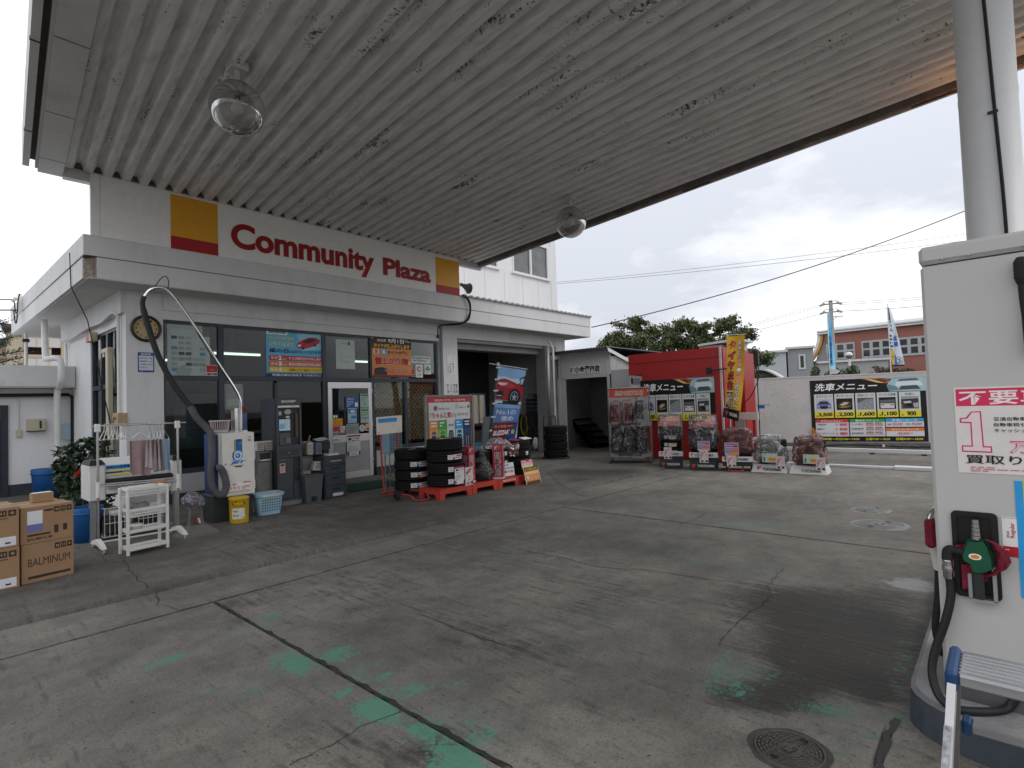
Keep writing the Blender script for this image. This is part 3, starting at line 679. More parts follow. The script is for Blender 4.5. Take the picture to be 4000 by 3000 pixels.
# ------------------------------------------------------------------ canopy
def cp(s_, t_, h_): return (s_ - .095 * t_, 9.65 - t_, 4.91 + .03 * t_ + h_)
def cbox(b, s0, s1, t0, t1, h0, h1, m):
    v = [cp(a, c, d) for d in (h0, h1) for c in (t0, t1) for a in (s0, s1)]
    b.add(v, [(0, 1, 3, 2), (4, 6, 7, 5), (0, 4, 5, 1), (1, 5, 7, 3), (3, 7, 6, 2), (2, 6, 4, 0)], m)
def soffit_metal():
    m = mat('ribbed_soffit', (.74, .745, .74), .55, var=.05, vscale=1.5)
    t = m.node_tree; b = t.nodes['Principled BSDF']; K = t.nodes.new; LL = t.links.new
    old = b.inputs['Base Color'].links[0].from_socket
    tc = K('ShaderNodeTexCoord'); mp = K('ShaderNodeMapping'); mp.inputs['Rotation'].default_value = (0, 0, RAD(5.4)); mp.inputs['Scale'].default_value = (14, 2.2, 14); LL(tc.outputs['Object'], mp.inputs[0])
    n = K('ShaderNodeTexNoise'); n.inputs['Scale'].default_value = 1.0; n.inputs['Detail'].default_value = 6; n.inputs['Roughness'].default_value = .65; LL(mp.outputs[0], n.inputs[0])
    r = K('ShaderNodeMapRange'); r.inputs[1].default_value = .46; r.inputs[2].default_value = .8; r.inputs[4].default_value = .55; LL(n.outputs[0], r.inputs[0])
    mx = K('ShaderNodeMixRGB'); mx.inputs[2].default_value = (.20, .19, .17, 1); LL(r.outputs[0], mx.inputs[0]); LL(old, mx.inputs[1])
    # black mould specks gathered in long patches
    n2 = K('ShaderNodeTexNoise'); n2.inputs['Scale'].default_value = 26; n2.inputs['Detail'].default_value = 5; n2.inputs['Roughness'].default_value = .7; LL(tc.outputs['Object'], n2.inputs[0])
    n3 = K('ShaderNodeTexNoise'); n3.inputs['Scale'].default_value = .35; n3.inputs['Detail'].default_value = 4; LL(mp.outputs[0], n3.inputs[0])
    ad = K('ShaderNodeMath'); ad.operation = 'ADD'; LL(n2.outputs[0], ad.inputs[0]); LL(n3.outputs[0], ad.inputs[1])
    r2 = K('ShaderNodeMapRange'); r2.inputs[1].default_value = 1.20; r2.inputs[2].default_value = 1.25; r2.inputs[4].default_value = .9; LL(ad.outputs[0], r2.inputs[0])
    m2 = K('ShaderNodeMixRGB'); m2.inputs[2].default_value = (.03, .028, .025, 1); LL(r2.outputs[0], m2.inputs[0]); LL(mx.outputs[0], m2.inputs[1])
    LL(m2.outputs[0], b.inputs['Base Color'])
    return m
CANW = mat('canopy_trim', (.60, .60, .595), .55, var=.06, vscale=1.5, dirt=(.22, .2, .18), dscale=2.5, damt=.4)
RUST = mat('rusty_trim', (.26, .21, .18), .8, var=.4, vscale=6, dirt=(.06, .04, .03), dscale=5, damt=.8)
can = thing('canopy', 'large white forecourt canopy with ribbed metal underside over the pump island', 'canopy', (5.5, 6, 4.9))
TL_ = 11.6
b = MB(); pr = []
s_ = 1.52
PIT = .2265; ph = 2.257
def rib(x):
    d = abs(((x - ph) / PIT + .5) % 1 - .5) * PIT
    k = min(1, max(0, (d - .043) / .052)); k = k * k * (3 - 2 * k)
    return .09 + .108 * k
n_ = int((9.66 - 1.52) / .0151)
xs_ = [1.52 + (9.66 - 1.52) * i / n_ for i in range(n_ + 1)]
T_ = [.02, .10, .5, 2, 5, 8, 10, TL_]
vs = [cp(x, t, rib(x)) for t in T_ for x in xs_]
q = n_ + 1
b.add(vs, [(j * q + i, j * q + i + 1, (j + 1) * q + i + 1, (j + 1) * q + i) for j in range(len(T_) - 1) for i in range(n_)], soffit_metal(), True)
buildw(b, 'soffit_sheet', can)
b = MB()
cbox(b, 1.25, 1.52, -.14, TL_, 0, .30, CANW)
for t in (.38, 1.75, 3.3, 4.9, 6.5): cbox(b, 1.249, 1.5205, t, t + .012, -.0015, .02, mat('joint_dark', (.05, .05, .05), .9))
cbox(b, 1.16, 1.25, -.05, TL_, .12, .30, mat('gutter_dark', (.13, .12, .12), .8, var=.3))
cbox(b, 1.22, 1.25, -.10, TL_, .03, .12, CANW)
buildw(b, 'edge_beam', can)
b = MB(); cbox(b, 1.09, 1.16, -.02, TL_, .0, .52, CANW)
for t in (1.1, 3.1, 5.1): cbox(b, 1.085, 1.162, t, t + .02, -.004, .03, MATS['joint_dark'])
buildw(b, 'fascia', can, label='left fascia of the canopy')
b = MB(); cbox(b, 9.68, 9.74, -.12, TL_, .03, .05, RUST); cbox(b, 9.741, 9.765, -.12, TL_, .015, .42, CANW); cbox(b, 9.66, 9.74, -.12, TL_, .05, .38, MATS['gutter_dark'])
for t in (2.2, 5.6, 8.9): cbox(b, 9.682, 9.738, t, t + .5, .026, .03, mat('rust_patch', (.05, .035, .03), .9, var=.4))
buildw(b, 'fascia', can, label='right fascia of the canopy with rusty lower lip')
b = MB(); cbox(b, 1.52, 9.80, -.14, -.02, -.03, .12, CANW); cbox(b, 1.52, 9.66, -.14, .0, .12, .30, mat('gutter_dark', (.13, .12, .12)))
buildw(b, 'end_beam', can)
b = MB(); cbox(b, 1.16, 9.76, -.14, TL_, .40, .45, CANW); buildw(b, 'roof_deck', can)
# posts that carry the canopy off the slab, hidden behind the sign
b = MB()
for x in (2.4, 5.5, 8.6): b.box((x - .08, 9.78, 4.1), (x + .08, 9.79 + .12, 4.9), CANW)
buildw(b, 'post', can)
# steel column
col = thing('canopy_column', 'round white steel column standing on the pump island with a cable down its side', 'column', (4.6, 0, .15))
b = MB(); b.lathe([(0, 0), (.24, 0), (.24, .02), (.145, .021), (.145, 5.17), (0, 5.17)], mat('column_paint', (.80, .80, .80), .45, var=.05, dirt=(.4, .38, .36), damt=.3), seg=40); b.build('post', col)
b = MB(); b.tube(smooth_path([(-.150, .02, 5.1), (-.151, .01, 4.4), (-.150, -.012, 3.7), (-.150, -.03, 3.0), (-.15, -.045, 2.4), (-.148, -.05, 1.5)]), .009, BLACKM, 6)
b.box((-.156, -.045, 3.02), (-.145, .005, 3.035), BLACK); b.build('cable', col)

# ------------------------------------------------------------------ fascia sign
SGN = Sheet(7.15, .915, '#e9e9e6', thick=.06, step=.0015)
sg = SGN
def sx(x): return (x - 1.825) / 7.15
def sz(z): return (5.02 - z) / .915
sg.R(sx(2.84), sz(4.975), sx(3.54), sz(4.107), '#dda02a'); sg.R(sx(2.84), sz(4.31), sx(3.54), sz(4.107), '#a81f26')
sg.R(sx(8.245), sz(4.925), sx(8.975), sz(4.107), '#dda02a'); sg.R(sx(8.245), sz(4.29), sx(8.975), sz(4.107), '#a81f26')
sg.T('Community', sx(3.742), sz(4.735), sx(6.585), sz(4.165), '#98141b', .038)
sg.T('Plaza', sx(6.80), sz(4.665), sx(8.09), sz(4.285), '#98141b', .038)
sg.R(sx(1.825), 0, sx(8.975), .02, '#c4c4c0'); sg.R(sx(1.93), 0, sx(1.936), 1, '#c0bfba')
sg.b.build('fascia_sign', label='long white fascia sign reading Community Plaza above the shop eave', cat='sign', loc=(1.825, 9.64, 4.105))

# ------------------------------------------------------------------ globe lamps
def globe_lamp(loc, label, lit=False):
    t = thing('globe_lamp', label, 'lamp', loc, group='globe lamps under the canopy')
    b = MB(); b.box((-.09, -.09, -.03), (.09, .09, .06), CANW, bev=.01); b.cyl((0, 0, -.20), (0, 0, -.03), .028, CANW, 14); b.build('bracket', t)
    b = MB(); b.lathe([(0, -.190), (.138, -.193), (.148, -.206), (.140, -.220), (0, -.222)], mat('lamp_cap', (.22, .22, .21), .4, .3), seg=28); b.build('cap', t)
    b = MB(); c = -.435; R_ = .272
    a0 = math.asin(.140 / R_)
    b.lathe([(R_ * sin(a0 + (pi - a0) * i / 22), c + R_ * cos(a0 + (pi - a0) * i / 22)) for i in range(23)], glass_mat('globe_glass', (.72, .72, .71), .6, .26, 1.5), seg=40)
    b.build('globe', t)
    b = MB(); b.cyl((0, 0, -.30), (0, 0, -.223), .022, STEEL, 12); b.cyl((0, 0, -.325), (0, 0, -.30), .03, BLACK, 12); b.build('holder', t)
    b = MB(); bm_ = mat('bulb_lit' if lit else 'bulb_white', (.75, .74, .72), .3, em=(1.0, .36, .07) if lit else None, emst=60 if lit else 0)
    b.lathe([(.018, -.325), (.03, -.35), (.054, -.385), (.063, -.42), (.055, -.46), (.03, -.487), (0, -.497)], bm_, seg=18); b.build('bulb', t)
    if lit:
        l = bpy.data.lights.new('lamp_light', 'POINT'); l.energy = 1500; l.color = (1.0, .46, .16); l.shadow_soft_size = .06
        lo = bpy.data.objects.new('lamp_light', l); COL.objects.link(lo); lo.location = (0, 0, -.42); lo.parent = t
        bpy.data.objects[lo.name].parent = t
    return t
globe_lamp((2.363, 5.86, 5.114), 'clear glass globe lamp hanging nearest the left end of the canopy')
globe_lamp((7.996, 5.635, 5.12), 'clear glass globe lamp near the right edge of the canopy above the tyre stands')
globe_lamp((8.38, .0, 5.289), 'lit orange globe lamp under the canopy behind the white column', True)

# ------------------------------------------------------------------ pump island
isl = thing('pump_island', 'low concrete pump island with dark blue painted kerb and rounded nose', 'pump island', (5.5, 0, 0))
HW = .41
def nose(hw, x0, r=.36):
    pts = []
    for i in range(13):
        a = pi / 2 + pi * i / 12
        cx = x0 + .26; pts.append((cx + .26 * cos(a) * 1.0, hw * sin(a)))
    p2 = [(x, y) for x, y in pts]
    return p2
def isl_poly(hw, x0): return [(9.2, hw)] + [(x0 + .30 - .30 * abs(cos(pi / 2 + pi * i / 16)) ** .8, hw * (1 if i < 1 else sin(pi / 2 + pi * i / 16))) for i in range(17)] + [(9.2, -hw)]
KERB = mat('kerb_paint', (.045, .055, .072), .6, var=.2, vscale=7, dirt=(.16, .15, .14), dscale=6, damt=.35)
ITOP = mat('island_concrete', (.29, .285, .285), .85, var=.16, vscale=5, bump=.4, bscale=40, dirt=(.12, .115, .11), dscale=4, damt=.7)
def shell(b, P0, P1, z0, z1, m):
    n = len(P0); b.add([(*p, z0) for p in P0] + [(*p, z1) for p in P1], [(i, (i + 1) % n, (i + 1) % n + n, i + n) for i in range(n)], m)
b = MB(); shell(b, isl_poly(HW, 2.87), isl_poly(HW - .012, 2.885), -.02, .138, KERB); shell(b, isl_poly(HW - .012, 2.885), isl_poly(HW - .03, 2.905), .138, .150, mat('kerb_rim', (.16, .165, .175), .6, var=.3))
b.v = [(p[0] - 5.5, p[1], p[2]) for p in b.v]; b.build('kerb', isl)
b = MB(); P = isl_poly(HW - .03, 2.905); b.add([(p[0] - 5.5, p[1], .150) for p in P], [tuple(range(len(P)))], ITOP); b.build('top_slab', isl)

# ------------------------------------------------------------------ fuel pump
PX, PW = 3.092, .53
pump = thing('fuel_pump', 'tall beige fuel pump cabinet with green nozzle on the island', 'fuel pump', (PX, .265, .15), FW)
BEI = mat('pump_beige', (.54, .535, .515), .42, var=.025, vscale=2, dirt=(.36, .34, .30), dscale=2, damt=.2, spec=.4)
b = MB()
b.box((0, 0, 0), (PW, .62, .05), mat('pump_plinth', (.10, .10, .105), .6)); b.box((0, 0, .055), (PW, .62, 1.905), BEI, bev=.012); b.build('cabinet', pump)
b = MB(); b.box((-.004, -.004, 1.912), (PW + .004, .624, 1.993), BEI, bev=.016)
for x in (.08, .17, .35, .45): b.ball((x, -.004, 1.925), .006, STEEL, 8, 6)
b.build('top_cover', pump)
# nozzle boot
b = MB(); NX0, NX1, NZ0, NZ1 = .058, .212, .452, .818
def rr(x0, x1, z0, z1, r, n=5):
    P = []
    for cx, cz, a0 in ((x1 - r, z1 - r, 0), (x0 + r, z1 - r, 90), (x0 + r, z0 + r, 180), (x1 - r, z0 + r, 270)):
        for i in range(n + 1): a = RAD(a0 + 90 * i / n); P.append((cx + r * cos(a), cz + r * sin(a)))
    return P
O = rr(NX0, NX1, NZ0, NZ1, .02); I = rr(NX0 + .018, NX1 - .022, NZ0 + .02, NZ1 - .02, .014)
n = len(O)
b.add([(p[0], -.014, p[1]) for p in O] + [(p[0], -.014, p[1]) for p in I] + [(p[0], 0, p[1]) for p in O] + [(p[0], -.001, p[1]) for p in I],
      [(i, (i + 1) % n, n + (i + 1) % n, n + i) for i in range(n)] + [(i, i + 2 * n, (i + 1) % n + 2 * n, (i + 1) % n) for i in range(n)] + [(n + i, n + (i + 1) % n, 3 * n + (i + 1) % n, 3 * n + i) for i in range(n)] + [tuple(3 * n + i for i in range(n))], mat('boot_black', (.012, .012, .013), .35))
b.build('nozzle_boot', pump)
b = MB(); al = mat('cast_metal', (.42, .43, .44), .4, .6, dirt=(.1, .1, .1), damt=.5)
b.box((.105, -.045, .455), (.118, -.012, .56), al); b.box((.185, -.045, .455), (.198, -.012, .60), al); b.box((.105, -.045, .445), (.198, -.012, .458), al); b.build('nozzle_cradle', pump)
GRN = mat('nozzle_green', (.008, .085, .04), .38, var=.12)
nz = thing('fuel_nozzle', 'green fuel nozzle with a red cloth hanging in the pump boot', 'nozzle', (PX - .03, .125, .15 + .66), FW)
b = MB()
b.prism([(-.032, .045), (.028, .05), (.040, .03), (.052, -.02), (.056, -.07), (.03, -.085), (.005, -.095), (-.02, -.09), (-.026, -.06), (-.052, -.045), (-.056, -.02), (-.045, .01)], -.045, .012, GRN)
b.v = [(x * (1 - .18 * (y < -.03)), y, z * (1 - .1 * (y < -.03))) for x, y, z in b.v]
b.build('body', nz)
b = MB(); b.disc(-.006, -.018, .021, -.0455, ink('#f4f0e8'), 22, .013); b.disc(-.006, -.018, .015, -.0465, ink('#e8862a'), 18, .0085); b.build('emblem', nz)
b = MB()
for i in range(5): b.cyl((.0, -.02, .05 + i * .017), (.0, -.02, .065 + i * .017), .0165 - .001 * i, STEEL, 14); b.cyl((0, -.02, .0655 + i * .017), (0, -.02, .067 + i * .017), .0135, BLACK, 12)
b.build('spout', nz)
b = MB(); b.box((-.02, -.03, -.20), (.018, .01, -.085), mat('lever_dark', (.03, .032, .035), .4), bev=.006); b.build('lever_guard', nz)
b = MB(); b.tube(smooth_path([(-.04, -.022, -.012), (-.075, -.022, -.006), (-.096, -.022, -.012), (-.10, -.024, -.05)]), [.016] * 5 + [.02] * 8, BLACKM, 12); b.build('swivel', nz)
b = MB(); b.lathe([(.017, 0), (.019, -.01), (.017, -.014), (.021, -.03), (.021, -.045), (.018, -.05), (.018, -.075), (.015, -.08)], CHROME, (-.10, -.024, -.05), 18); b.build('coupling', nz)
b = MB(); RED = mat('red_rag', (.20, .015, .035), .95, var=.3, bump=.6, bscale=120)
b.grid(lambda u, v: (.030 + .075 * sin(v * pi) ** .6 * (.4 + .6 * u) + .008 * mnoise.noise((u * 5, v * 6, 2)), -.01 - .03 * sin(u * pi) + .012 * mnoise.noise((u * 6, v * 7, 0)), .055 - .15 * v), 12, 14, RED)
b.grid(lambda u, v: (-.075 + .07 * u + .01 * mnoise.noise((u * 5, v * 6, 7)), -.012 + .012 * mnoise.noise((u * 6, v * 7, 5)), .012 - .03 * v + .02 * u), 8, 4, RED)
b.grid(lambda u, v: (-.055 + .085 * u, -.006 + .012 * mnoise.noise((u * 6, v * 7, 9)), -.065 - .11 * v * (1 - .5 * u)), 8, 10, RED); b.build('cloth', nz)
# hose drops in a loop to the back of the cabinet
b = MB(); b.tube(smooth_path([(3.065, .223, .68), (3.06, .222, .60), (3.05, .245, .49), (3.04, .285, .36), (3.02, .30, .27), (2.99, .285, .20), (2.96, .25, .168), (2.95, .20, .166), (3.0, .12, .166), (3.07, .06, .17), (3.085, .03, .22)], 6), .0165, mat('hose_rubber', (.014, .014, .015), .5), 14)
b.v = [(p[0] - 3.06, p[1] - .223, p[2] - .68) for p in b.v]
b.build('fuel_hose', label='black rubber fuel hose curving down from the green nozzle to the island', cat='hose', loc=(3.06, .223, .68))
# second hose hanging at the right of the pump face
b = MB(); b.lathe([(0, 0), (.012, -.002), (.020, -.015)] + [(.022 + .002 * (i % 2), -.02 - .007 * i) for i in range(11)] + [(.018, -.105), (.011, -.12)], BLACKM, (0, 0, 0), 18)
b.tube(smooth_path([(0, 0, -.11), (.003, 0, -.2), (.012, 0, -.32)]), .0135, BLACKM, 12); b.cyl((.011, 0, -.25), (.014, 0, -.40), .019, BLACKM, 14)
b.build('hose_grip', label='black ribbed hose grip hanging high on the right of the pump face', cat='hose', loc=(PX - .03, -.068, 2.03), rz=FW)
# stickers
S = Sheet(.30, .369, '#e6dfdb', thick=.001, step=.0003)
S.R(.02, .02, 1.2, .22, '#d8315a'); S.T('不要車', .05, .04, 1.02, .205, '#f5e9ea', .018)
O1 = [(.05, .36), (.12, .355), (.18, .285), (.29, .28), (.30, .685), (.385, .685), (.385, .76), (.055, .755), (.055, .68), (.165, .68), (.165, .42), (.05, .415)]; S.P(O1, '#cf2f58'); S.P([(.068, .372), (.135, .367), (.19, .297), (.275, .293), (.285, .70), (.37, .70), (.37, .745), (.07, .74), (.07, .695), (.18, .695), (.18, .405), (.068, .402)], '#ecd9dd')
for i, tx in enumerate(('普通自動車は', '自動車税も', 'キャッシュバック')): S.T(tx, .42, .35 + .065 * i, (.82, .75, .96)[i], .395 + .065 * i, '#222222', .01)
S.T('万円', .57, .62, 1.02, .76, '#cf2f58', .05); S.T('万円', .585, .632, 1.005, .748, '#f0c3cc', .01)
S.T('買取ります', .09, .79, 1.15, .89, '#15151a', .012); S.lines(.14, .92, .98, .985, 3, '#c46a78', 3)
S.b.build('pump_poster', label='white and pink car buying poster on the pump face', cat='poster', loc=(PX - .002, .172, 1.134), rz=FW)
S = Sheet(.050, .165, '#e9e6e4', thick=.0008, step=.0003); S.R(0, .74, 1, 1, '#b5202c'); S.R(.04, .02, .96, .03, '#b5202c'); S.lines(.12, .8, .9, .86, 1, '#f0d0d0', 3)
S.b.warp(lambda x, y, z: (x, y, z))
v_, f_ = glyphs('Regular', .012); S.k += 1
def vtext(S, tx, x0, x1, y0, y1, c):
    v, f = glyphs(tx, .012); ax = min(p[0] for p in v); bx = max(p[0] for p in v); az = min(p[1] for p in v); bz = max(p[1] for p in v)
    S.b.add([((x0 + (bz - p[1]) / (bz - az) * (x1 - x0)) * S.w if False else (x1 - (p[1] - az) / (bz - az) * (x1 - x0)) * S.w, S.y0 - S.st * (S.k + 1), S.h * (1 - y1 + (p[0] - ax) / (bx - ax) * (y1 - y0))) for p in v], f, ink(c)); S.k += 1
vtext(S, 'Regular', .50, .84, .14, .52, '#b5202c'); vtext(S, 'Shell', .26, .42, .36, .52, '#7a4a4a')
S.b.build('grade_label', label='narrow white and red Regular fuel label right of the nozzle boot', cat='label', loc=(PX - .002, .041, .793), rz=FW)
S = Sheet(.14, .48, '#2f9fe0', thick=.0008, step=.0003); S.R(.18, .0, 1, .96, '#b9d23c'); S.R(.34, .03, 1, .93, '#f2f2ea')
S.b.build('blue_poster', label='blue and lime edged poster at the lower right of the pump face', cat='poster', loc=(PX - .0025, -.006, .63), rz=FW)
# nozzle on the far side with a red rag
t = thing('fuel_nozzle', 'red handled fuel nozzle hanging on the far left side of the pump', 'nozzle', (3.36, .30, .80), 0)
b = MB(); b.box((-.025, -.015, -.07), (.055, .03, .07), mat('nozzle_red', (.20, .012, .03), .8, var=.2, bump=.4), bev=.014); b.build('body', t)
b = MB(); b.tube(smooth_path([(.0, .01, .065), (.02, -.0, .10), (.07, -.02, .115), (.12, -.035, .10)]), .011, STEEL, 10); b.build('spout', t)
b = MB(); b.tube(smooth_path([(.06, .01, -.03), (.1, .0, -.12), (.13, -.005, -.2)]), .022, WHITEP, 10); b.tube(smooth_path([(.13, -.005, -.2), (.13, .005, -.35), (.10, .02, -.5), (.14, 0, -.63)]), .016, BLACKM, 10); b.build('hose', t)

# ------------------------------------------------------------------ step ladder
lad = thing('step_ladder', 'small aluminium step ladder with blue plastic caps in front of the pump', 'step ladder', (2.3, -.08, 0))
LAD = mat('ladder_aluminium', (.52, .53, .54), .35, .8, var=.12, vscale=9, stretch=(1, .2, 1), dirt=(.3, .3, .3), damt=.3); BLU = mat('blue_cap', (.012, .055, .16), .45, var=.15)
def bar(b, p, q, wx, wy, m):
    p = Vector(p); q = Vector(q); d = (q - p).normalized(); u = Vector((0, 1, 0)); w = d.cross(u).normalized()
    v = [P + u * (wy * a) + w * (wx * c) for P in (p, q) for a, c in ((-.5, -.5), (.5, -.5), (.5, .5), (-.5, .5))]
    b.add(v, [(0, 1, 2, 3), (7, 6, 5, 4), (0, 4, 5, 1), (1, 5, 6, 2), (2, 6, 7, 3), (3, 7, 4, 0)], m)
for i, y in enumerate((.262, -.30)):
    b = MB(); bar(b, (-.09, y - .012 * (1 - 2 * i), .575), (-.34, y + .03 * (1 - 2 * i), .0), .055, .022, mat('ladder_white', (.66, .64, .64), .4, .2))
    if i == 0:
        bar(b, (-.150, y - .001, .47), (-.235, y + .0175, .25), .0555, .018, mat('ladder_label', (.36, .37, .38), .5, var=.5, vscale=60))
    b.build('front_rail', lad)
    b = MB(); bar(b, (.08, y - .015 * (1 - 2 * i), .575), (.30, y + .03 * (1 - 2 * i), .0), .05, .022, mat('ladder_back_grey', (.25, .25, .24), .5, .5)); b.build('back_rail', lad)  # back rails have their own darker grey finish
b = MB(); b.box((-.10, -.27, .575), (.115, .235, .612), LAD, bev=.006)
for k in range(7): b.box((-.09 + k * .028, -.268, .612), (-.08 + k * .028, .233, .615), LAD)
b.build('top_plate', lad)
for y in (.235, -.30):
    b = MB(); b.box((-.115, y, .555), (.12, y + .032, .622), BLU, bev=.01); b.build('cap', lad)
b = MB(); b.box((-.30, -.27, .285), (-.17, .245, .315), LAD, bev=.005); b.build('step', lad)
b = MB(); b.box((-.30, .245, .265), (-.18, .27, .32), BLU, bev=.006); b.build('cap', lad)
b = MB(); b.box((.16, -.27, .315), (.22, .225, .345), LAD, bev=.005); b.box((.16, .225, .305), (.225, .25, .35), BLU, bev=.005); b.build('cross_bar', lad)

# ------------------------------------------------------------------ left side of the shop
CARD = mat('cardboard', (.33, .20, .11), .8, var=.07, vscale=5, bump=.08)
CARDD = mat('cardboard_print', (.045, .03, .02), .8)
def carton(label, loc, rz, w, d, h, front, grp='cartons stacked by the wash area'):
    t = thing('cardboard_box', label, 'box', loc, rz, grp)
    b = MB(); b.box((0, 0, 0), (w, d, h), CARD, bev=.004)
    b.box((.0, d / 2 - .03, h), (w, d / 2 + .03, h + .0015), mat('packing_tape', (.40, .27, .16), .3)); b.build('carton', t)
    b = MB(); y = -.0012
    for i in range(3): b.rect(w * (.62 + .12 * i), h * .78, w * (.72 + .12 * i), h * .93, y, CARDD)
    b.rect(w * .645, h * .82, w * .70, h * .88, y - .0006, CARD); b.rect(w * .76, h * .82, w * .78, h * .89, y - .0006, CARD); b.rect(w * .80, h * .82, w * .82, h * .89, y - .0006, CARD); b.disc(w * .91, h * .855, w * .025, y - .0006, CARD)
    if front == 'big':
        b.text('BALMINUM', w * .12, h * .42, w * .92, h * .62, y, CARDD, .0); b.rect(w * .12, h * .1, w * .93, h * .17, y, CARDD)
    elif front == 'label':
        b.rect(w * .12, h * .45, w * .40, h * .88, y, ink('#dcdcdf')); b.rect(w * .12, h * .33, w * .40, h * .52, y - .0006, ink('#6a72ac')); b.rect(w * .12, h * .2, w * .55, h * .25, y, CARDD); b.text('BALMINUM', w * .12, h * .08, w * .58, h * .16, y, CARDD, .01)
        b.rect(w * .62, h * .2, w * .70, h * .42, y, CARDD); b.rect(w * .79, h * .24, w * .87, h * .42, y, CARDD); b.disc(w * .52, h * .86, w * .10, y, CARDD, 20, h * .03)
    else:
        b.rect(w * -.0 + w * .60, h * .05, w * .96, h * .27, y, ink('#d9d9de'))
        b.rect(w * .82, h * .1, w * .89, h * .14, y - .0006, CARDD); b.rect(w * .55, h * .72, w * .85, h * .74, y, CARDD)
    b.build('printing', t)
    return t
R9 = RAD(9)
carton('brown carton printed in capitals at the bottom of the right carton stack', (.73, 6.57, AP), R9, .385, .50, .345, 'big')
carton('brown carton with a white and lilac label on top of the right carton stack', (.725, 6.575, AP + .347), R9, .39, .50, .33, 'label')
carton('brown carton cut by the left picture edge, lower of its stack', (.20, 6.50, AP), RAD(3), .515, .50, .355, 'side')
carton('brown carton cut by the left picture edge, upper of its stack', (.20, 6.50, AP + .357), RAD(3), .512, .50, .35, 'side')
t = thing('small_box', 'small plain cardboard box with white paper lying on the carton stack', 'box', (.84, 6.86, AP + .68), RAD(5))
b = MB(); b.box((0, 0, 0), (.16, .10, .085), CARD, bev=.003); b.build('carton', t)
b = MB(); b.box((.01, .005, .0855), (.15, .09, .087), ink('#e4e4ea')); b.build('paper_sheet', t)
# buckets
BLUEP = mat('blue_polythene', (.012, .095, .30), .42, var=.15, dirt=(.1, .12, .15), dscale=5, damt=.3)
def tub(label, loc, r, h, name='bucket'):
    t = thing(name, label, 'bucket', loc); b = MB()
    b.lathe([(0, 0), (r * .84, 0), (r * .95, h * .78), (r * .97, h * .8), (r, h), (r * .985, h + .004), (r * .94, h), (r * .80, .02), (0, .02)], BLUEP, seg=32); b.build('pail', t)
    b = MB(); b.lathe([(r * .97, h * .82), (r * 1.03, h * .82), (r * 1.03, h * .87), (r * .98, h * .87)], BLUEP, seg=32); b.build('rim', t)
tub('bright blue plastic tub standing between the cartons and the mat washer', (1.50, 8.22, AP), .165, .40, 'tub')
tub('dark blue plastic bin against the annex wall behind the cartons', (1.86, 13.6, AP), .22, .52, 'bin')
# camellia
def leafy(name, label, cat, base, blobs, nleaf, size, m, stem, seed, fl=None, sticks=7):
    rnd = random.Random(seed); t = thing(name, label, cat, base); b = MB()
    tot = sum(q[3] ** 2 for q in blobs)
    for (cx, cy, cz, r, fz) in blobs:
        for _ in range(int(nleaf * r * r / tot)):
            while True:
                p = Vector((rnd.uniform(-1, 1), rnd.uniform(-1, 1), rnd.uniform(-1, 1)))
                if .25 < p.length < 1: break
            p = Vector((cx + p.x * r, cy + p.y * r, cz + p.z * r * fz))
            n = Vector((rnd.gauss(0, 1), rnd.gauss(0, 1), rnd.gauss(.5, .8))).normalized(); u = n.orthogonal().normalized(); w = n.cross(u); a = rnd.uniform(0, 6.28)
            d = u * cos(a) + w * sin(a); e_ = n.cross(d); L_ = size * rnd.uniform(.6, 1.3)
            b.add([p - d * L_ * .5, p + e_ * L_ * .26 + n * L_ * .06, p + d * L_ * .5, p - e_ * L_ * .26 + n * L_ * .06], [(0, 1, 2, 3)], m[rnd.randrange(len(m))])
    b.build('foliage', t)
    b = MB()
    for k in range(sticks):
        q = blobs[rnd.randrange(len(blobs))]
        e1 = Vector((q[0] + rnd.uniform(-.5, .5) * q[3], q[1] + rnd.uniform(-.5, .5) * q[3], q[2] + rnd.uniform(-.2, .6) * q[3]))
        b.tube(smooth_path([(rnd.uniform(-.05, .05), rnd.uniform(-.05, .05), 0), e1 * .5 + Vector((rnd.uniform(-.06, .06), 0, 0)), e1]), [.012 - .0012 * i for i in range(9)], stem, 5)
    b.build('stem', t)
    if fl:
        for (x, y, z) in fl:
            b = MB()
            for k in range(9):
                a = rnd.uniform(0, 6.28); s_ = .035; n = Vector((cos(a), sin(a) - .8, rnd.uniform(-.6, .9))).normalized(); u = n.orthogonal().normalized(); w = n.cross(u); c = Vector((x, y, z)) + n * .012
                b.add([c + u * s_, c + w * s_, c - u * s_, c - w * s_], [(0, 1, 2, 3)], mat('red_petal', (.42, .03, .025), .7))
            b.build('flower', t)
    return t
LF = [mat('camellia_leaf', (.022, .045, .022), .38, var=.3), mat('camellia_leaf_light', (.04, .075, .032), .35, var=.3), mat('camellia_leaf_deep', (.012, .024, .014), .45, var=.3)]
BARK = mat('bark', (.07, .05, .035), .9, var=.35, vscale=20)
leafy('camellia_bush', 'dark green camellia bush with red flowers by the shop side window', 'bush', (1.80, 9.9, AP),
      [(-.05, 0, .35, .38, 1), (-.12, 0, .65, .28, 1), (.02, 0, .85, .26, .9), (.16, 0, .45, .26, 1), (-.28, 0, .80, .14, .7), (-.22, .05, 1.0, .14, .6), (.0, 0, 1.10, .13, .6), (.18, 0, 1.12, .12, .8), (.24, 0, .9, .14, .8)], 1300, .105, LF, BARK, 3,
      [(-.12, -.3, .72), (-.05, -.3, .70), (.03, -.32, .70), (-.16, -.3, .68), (-.02, -.3, .62), (.06, -.3, .5), (-.10, -.29, .75)])
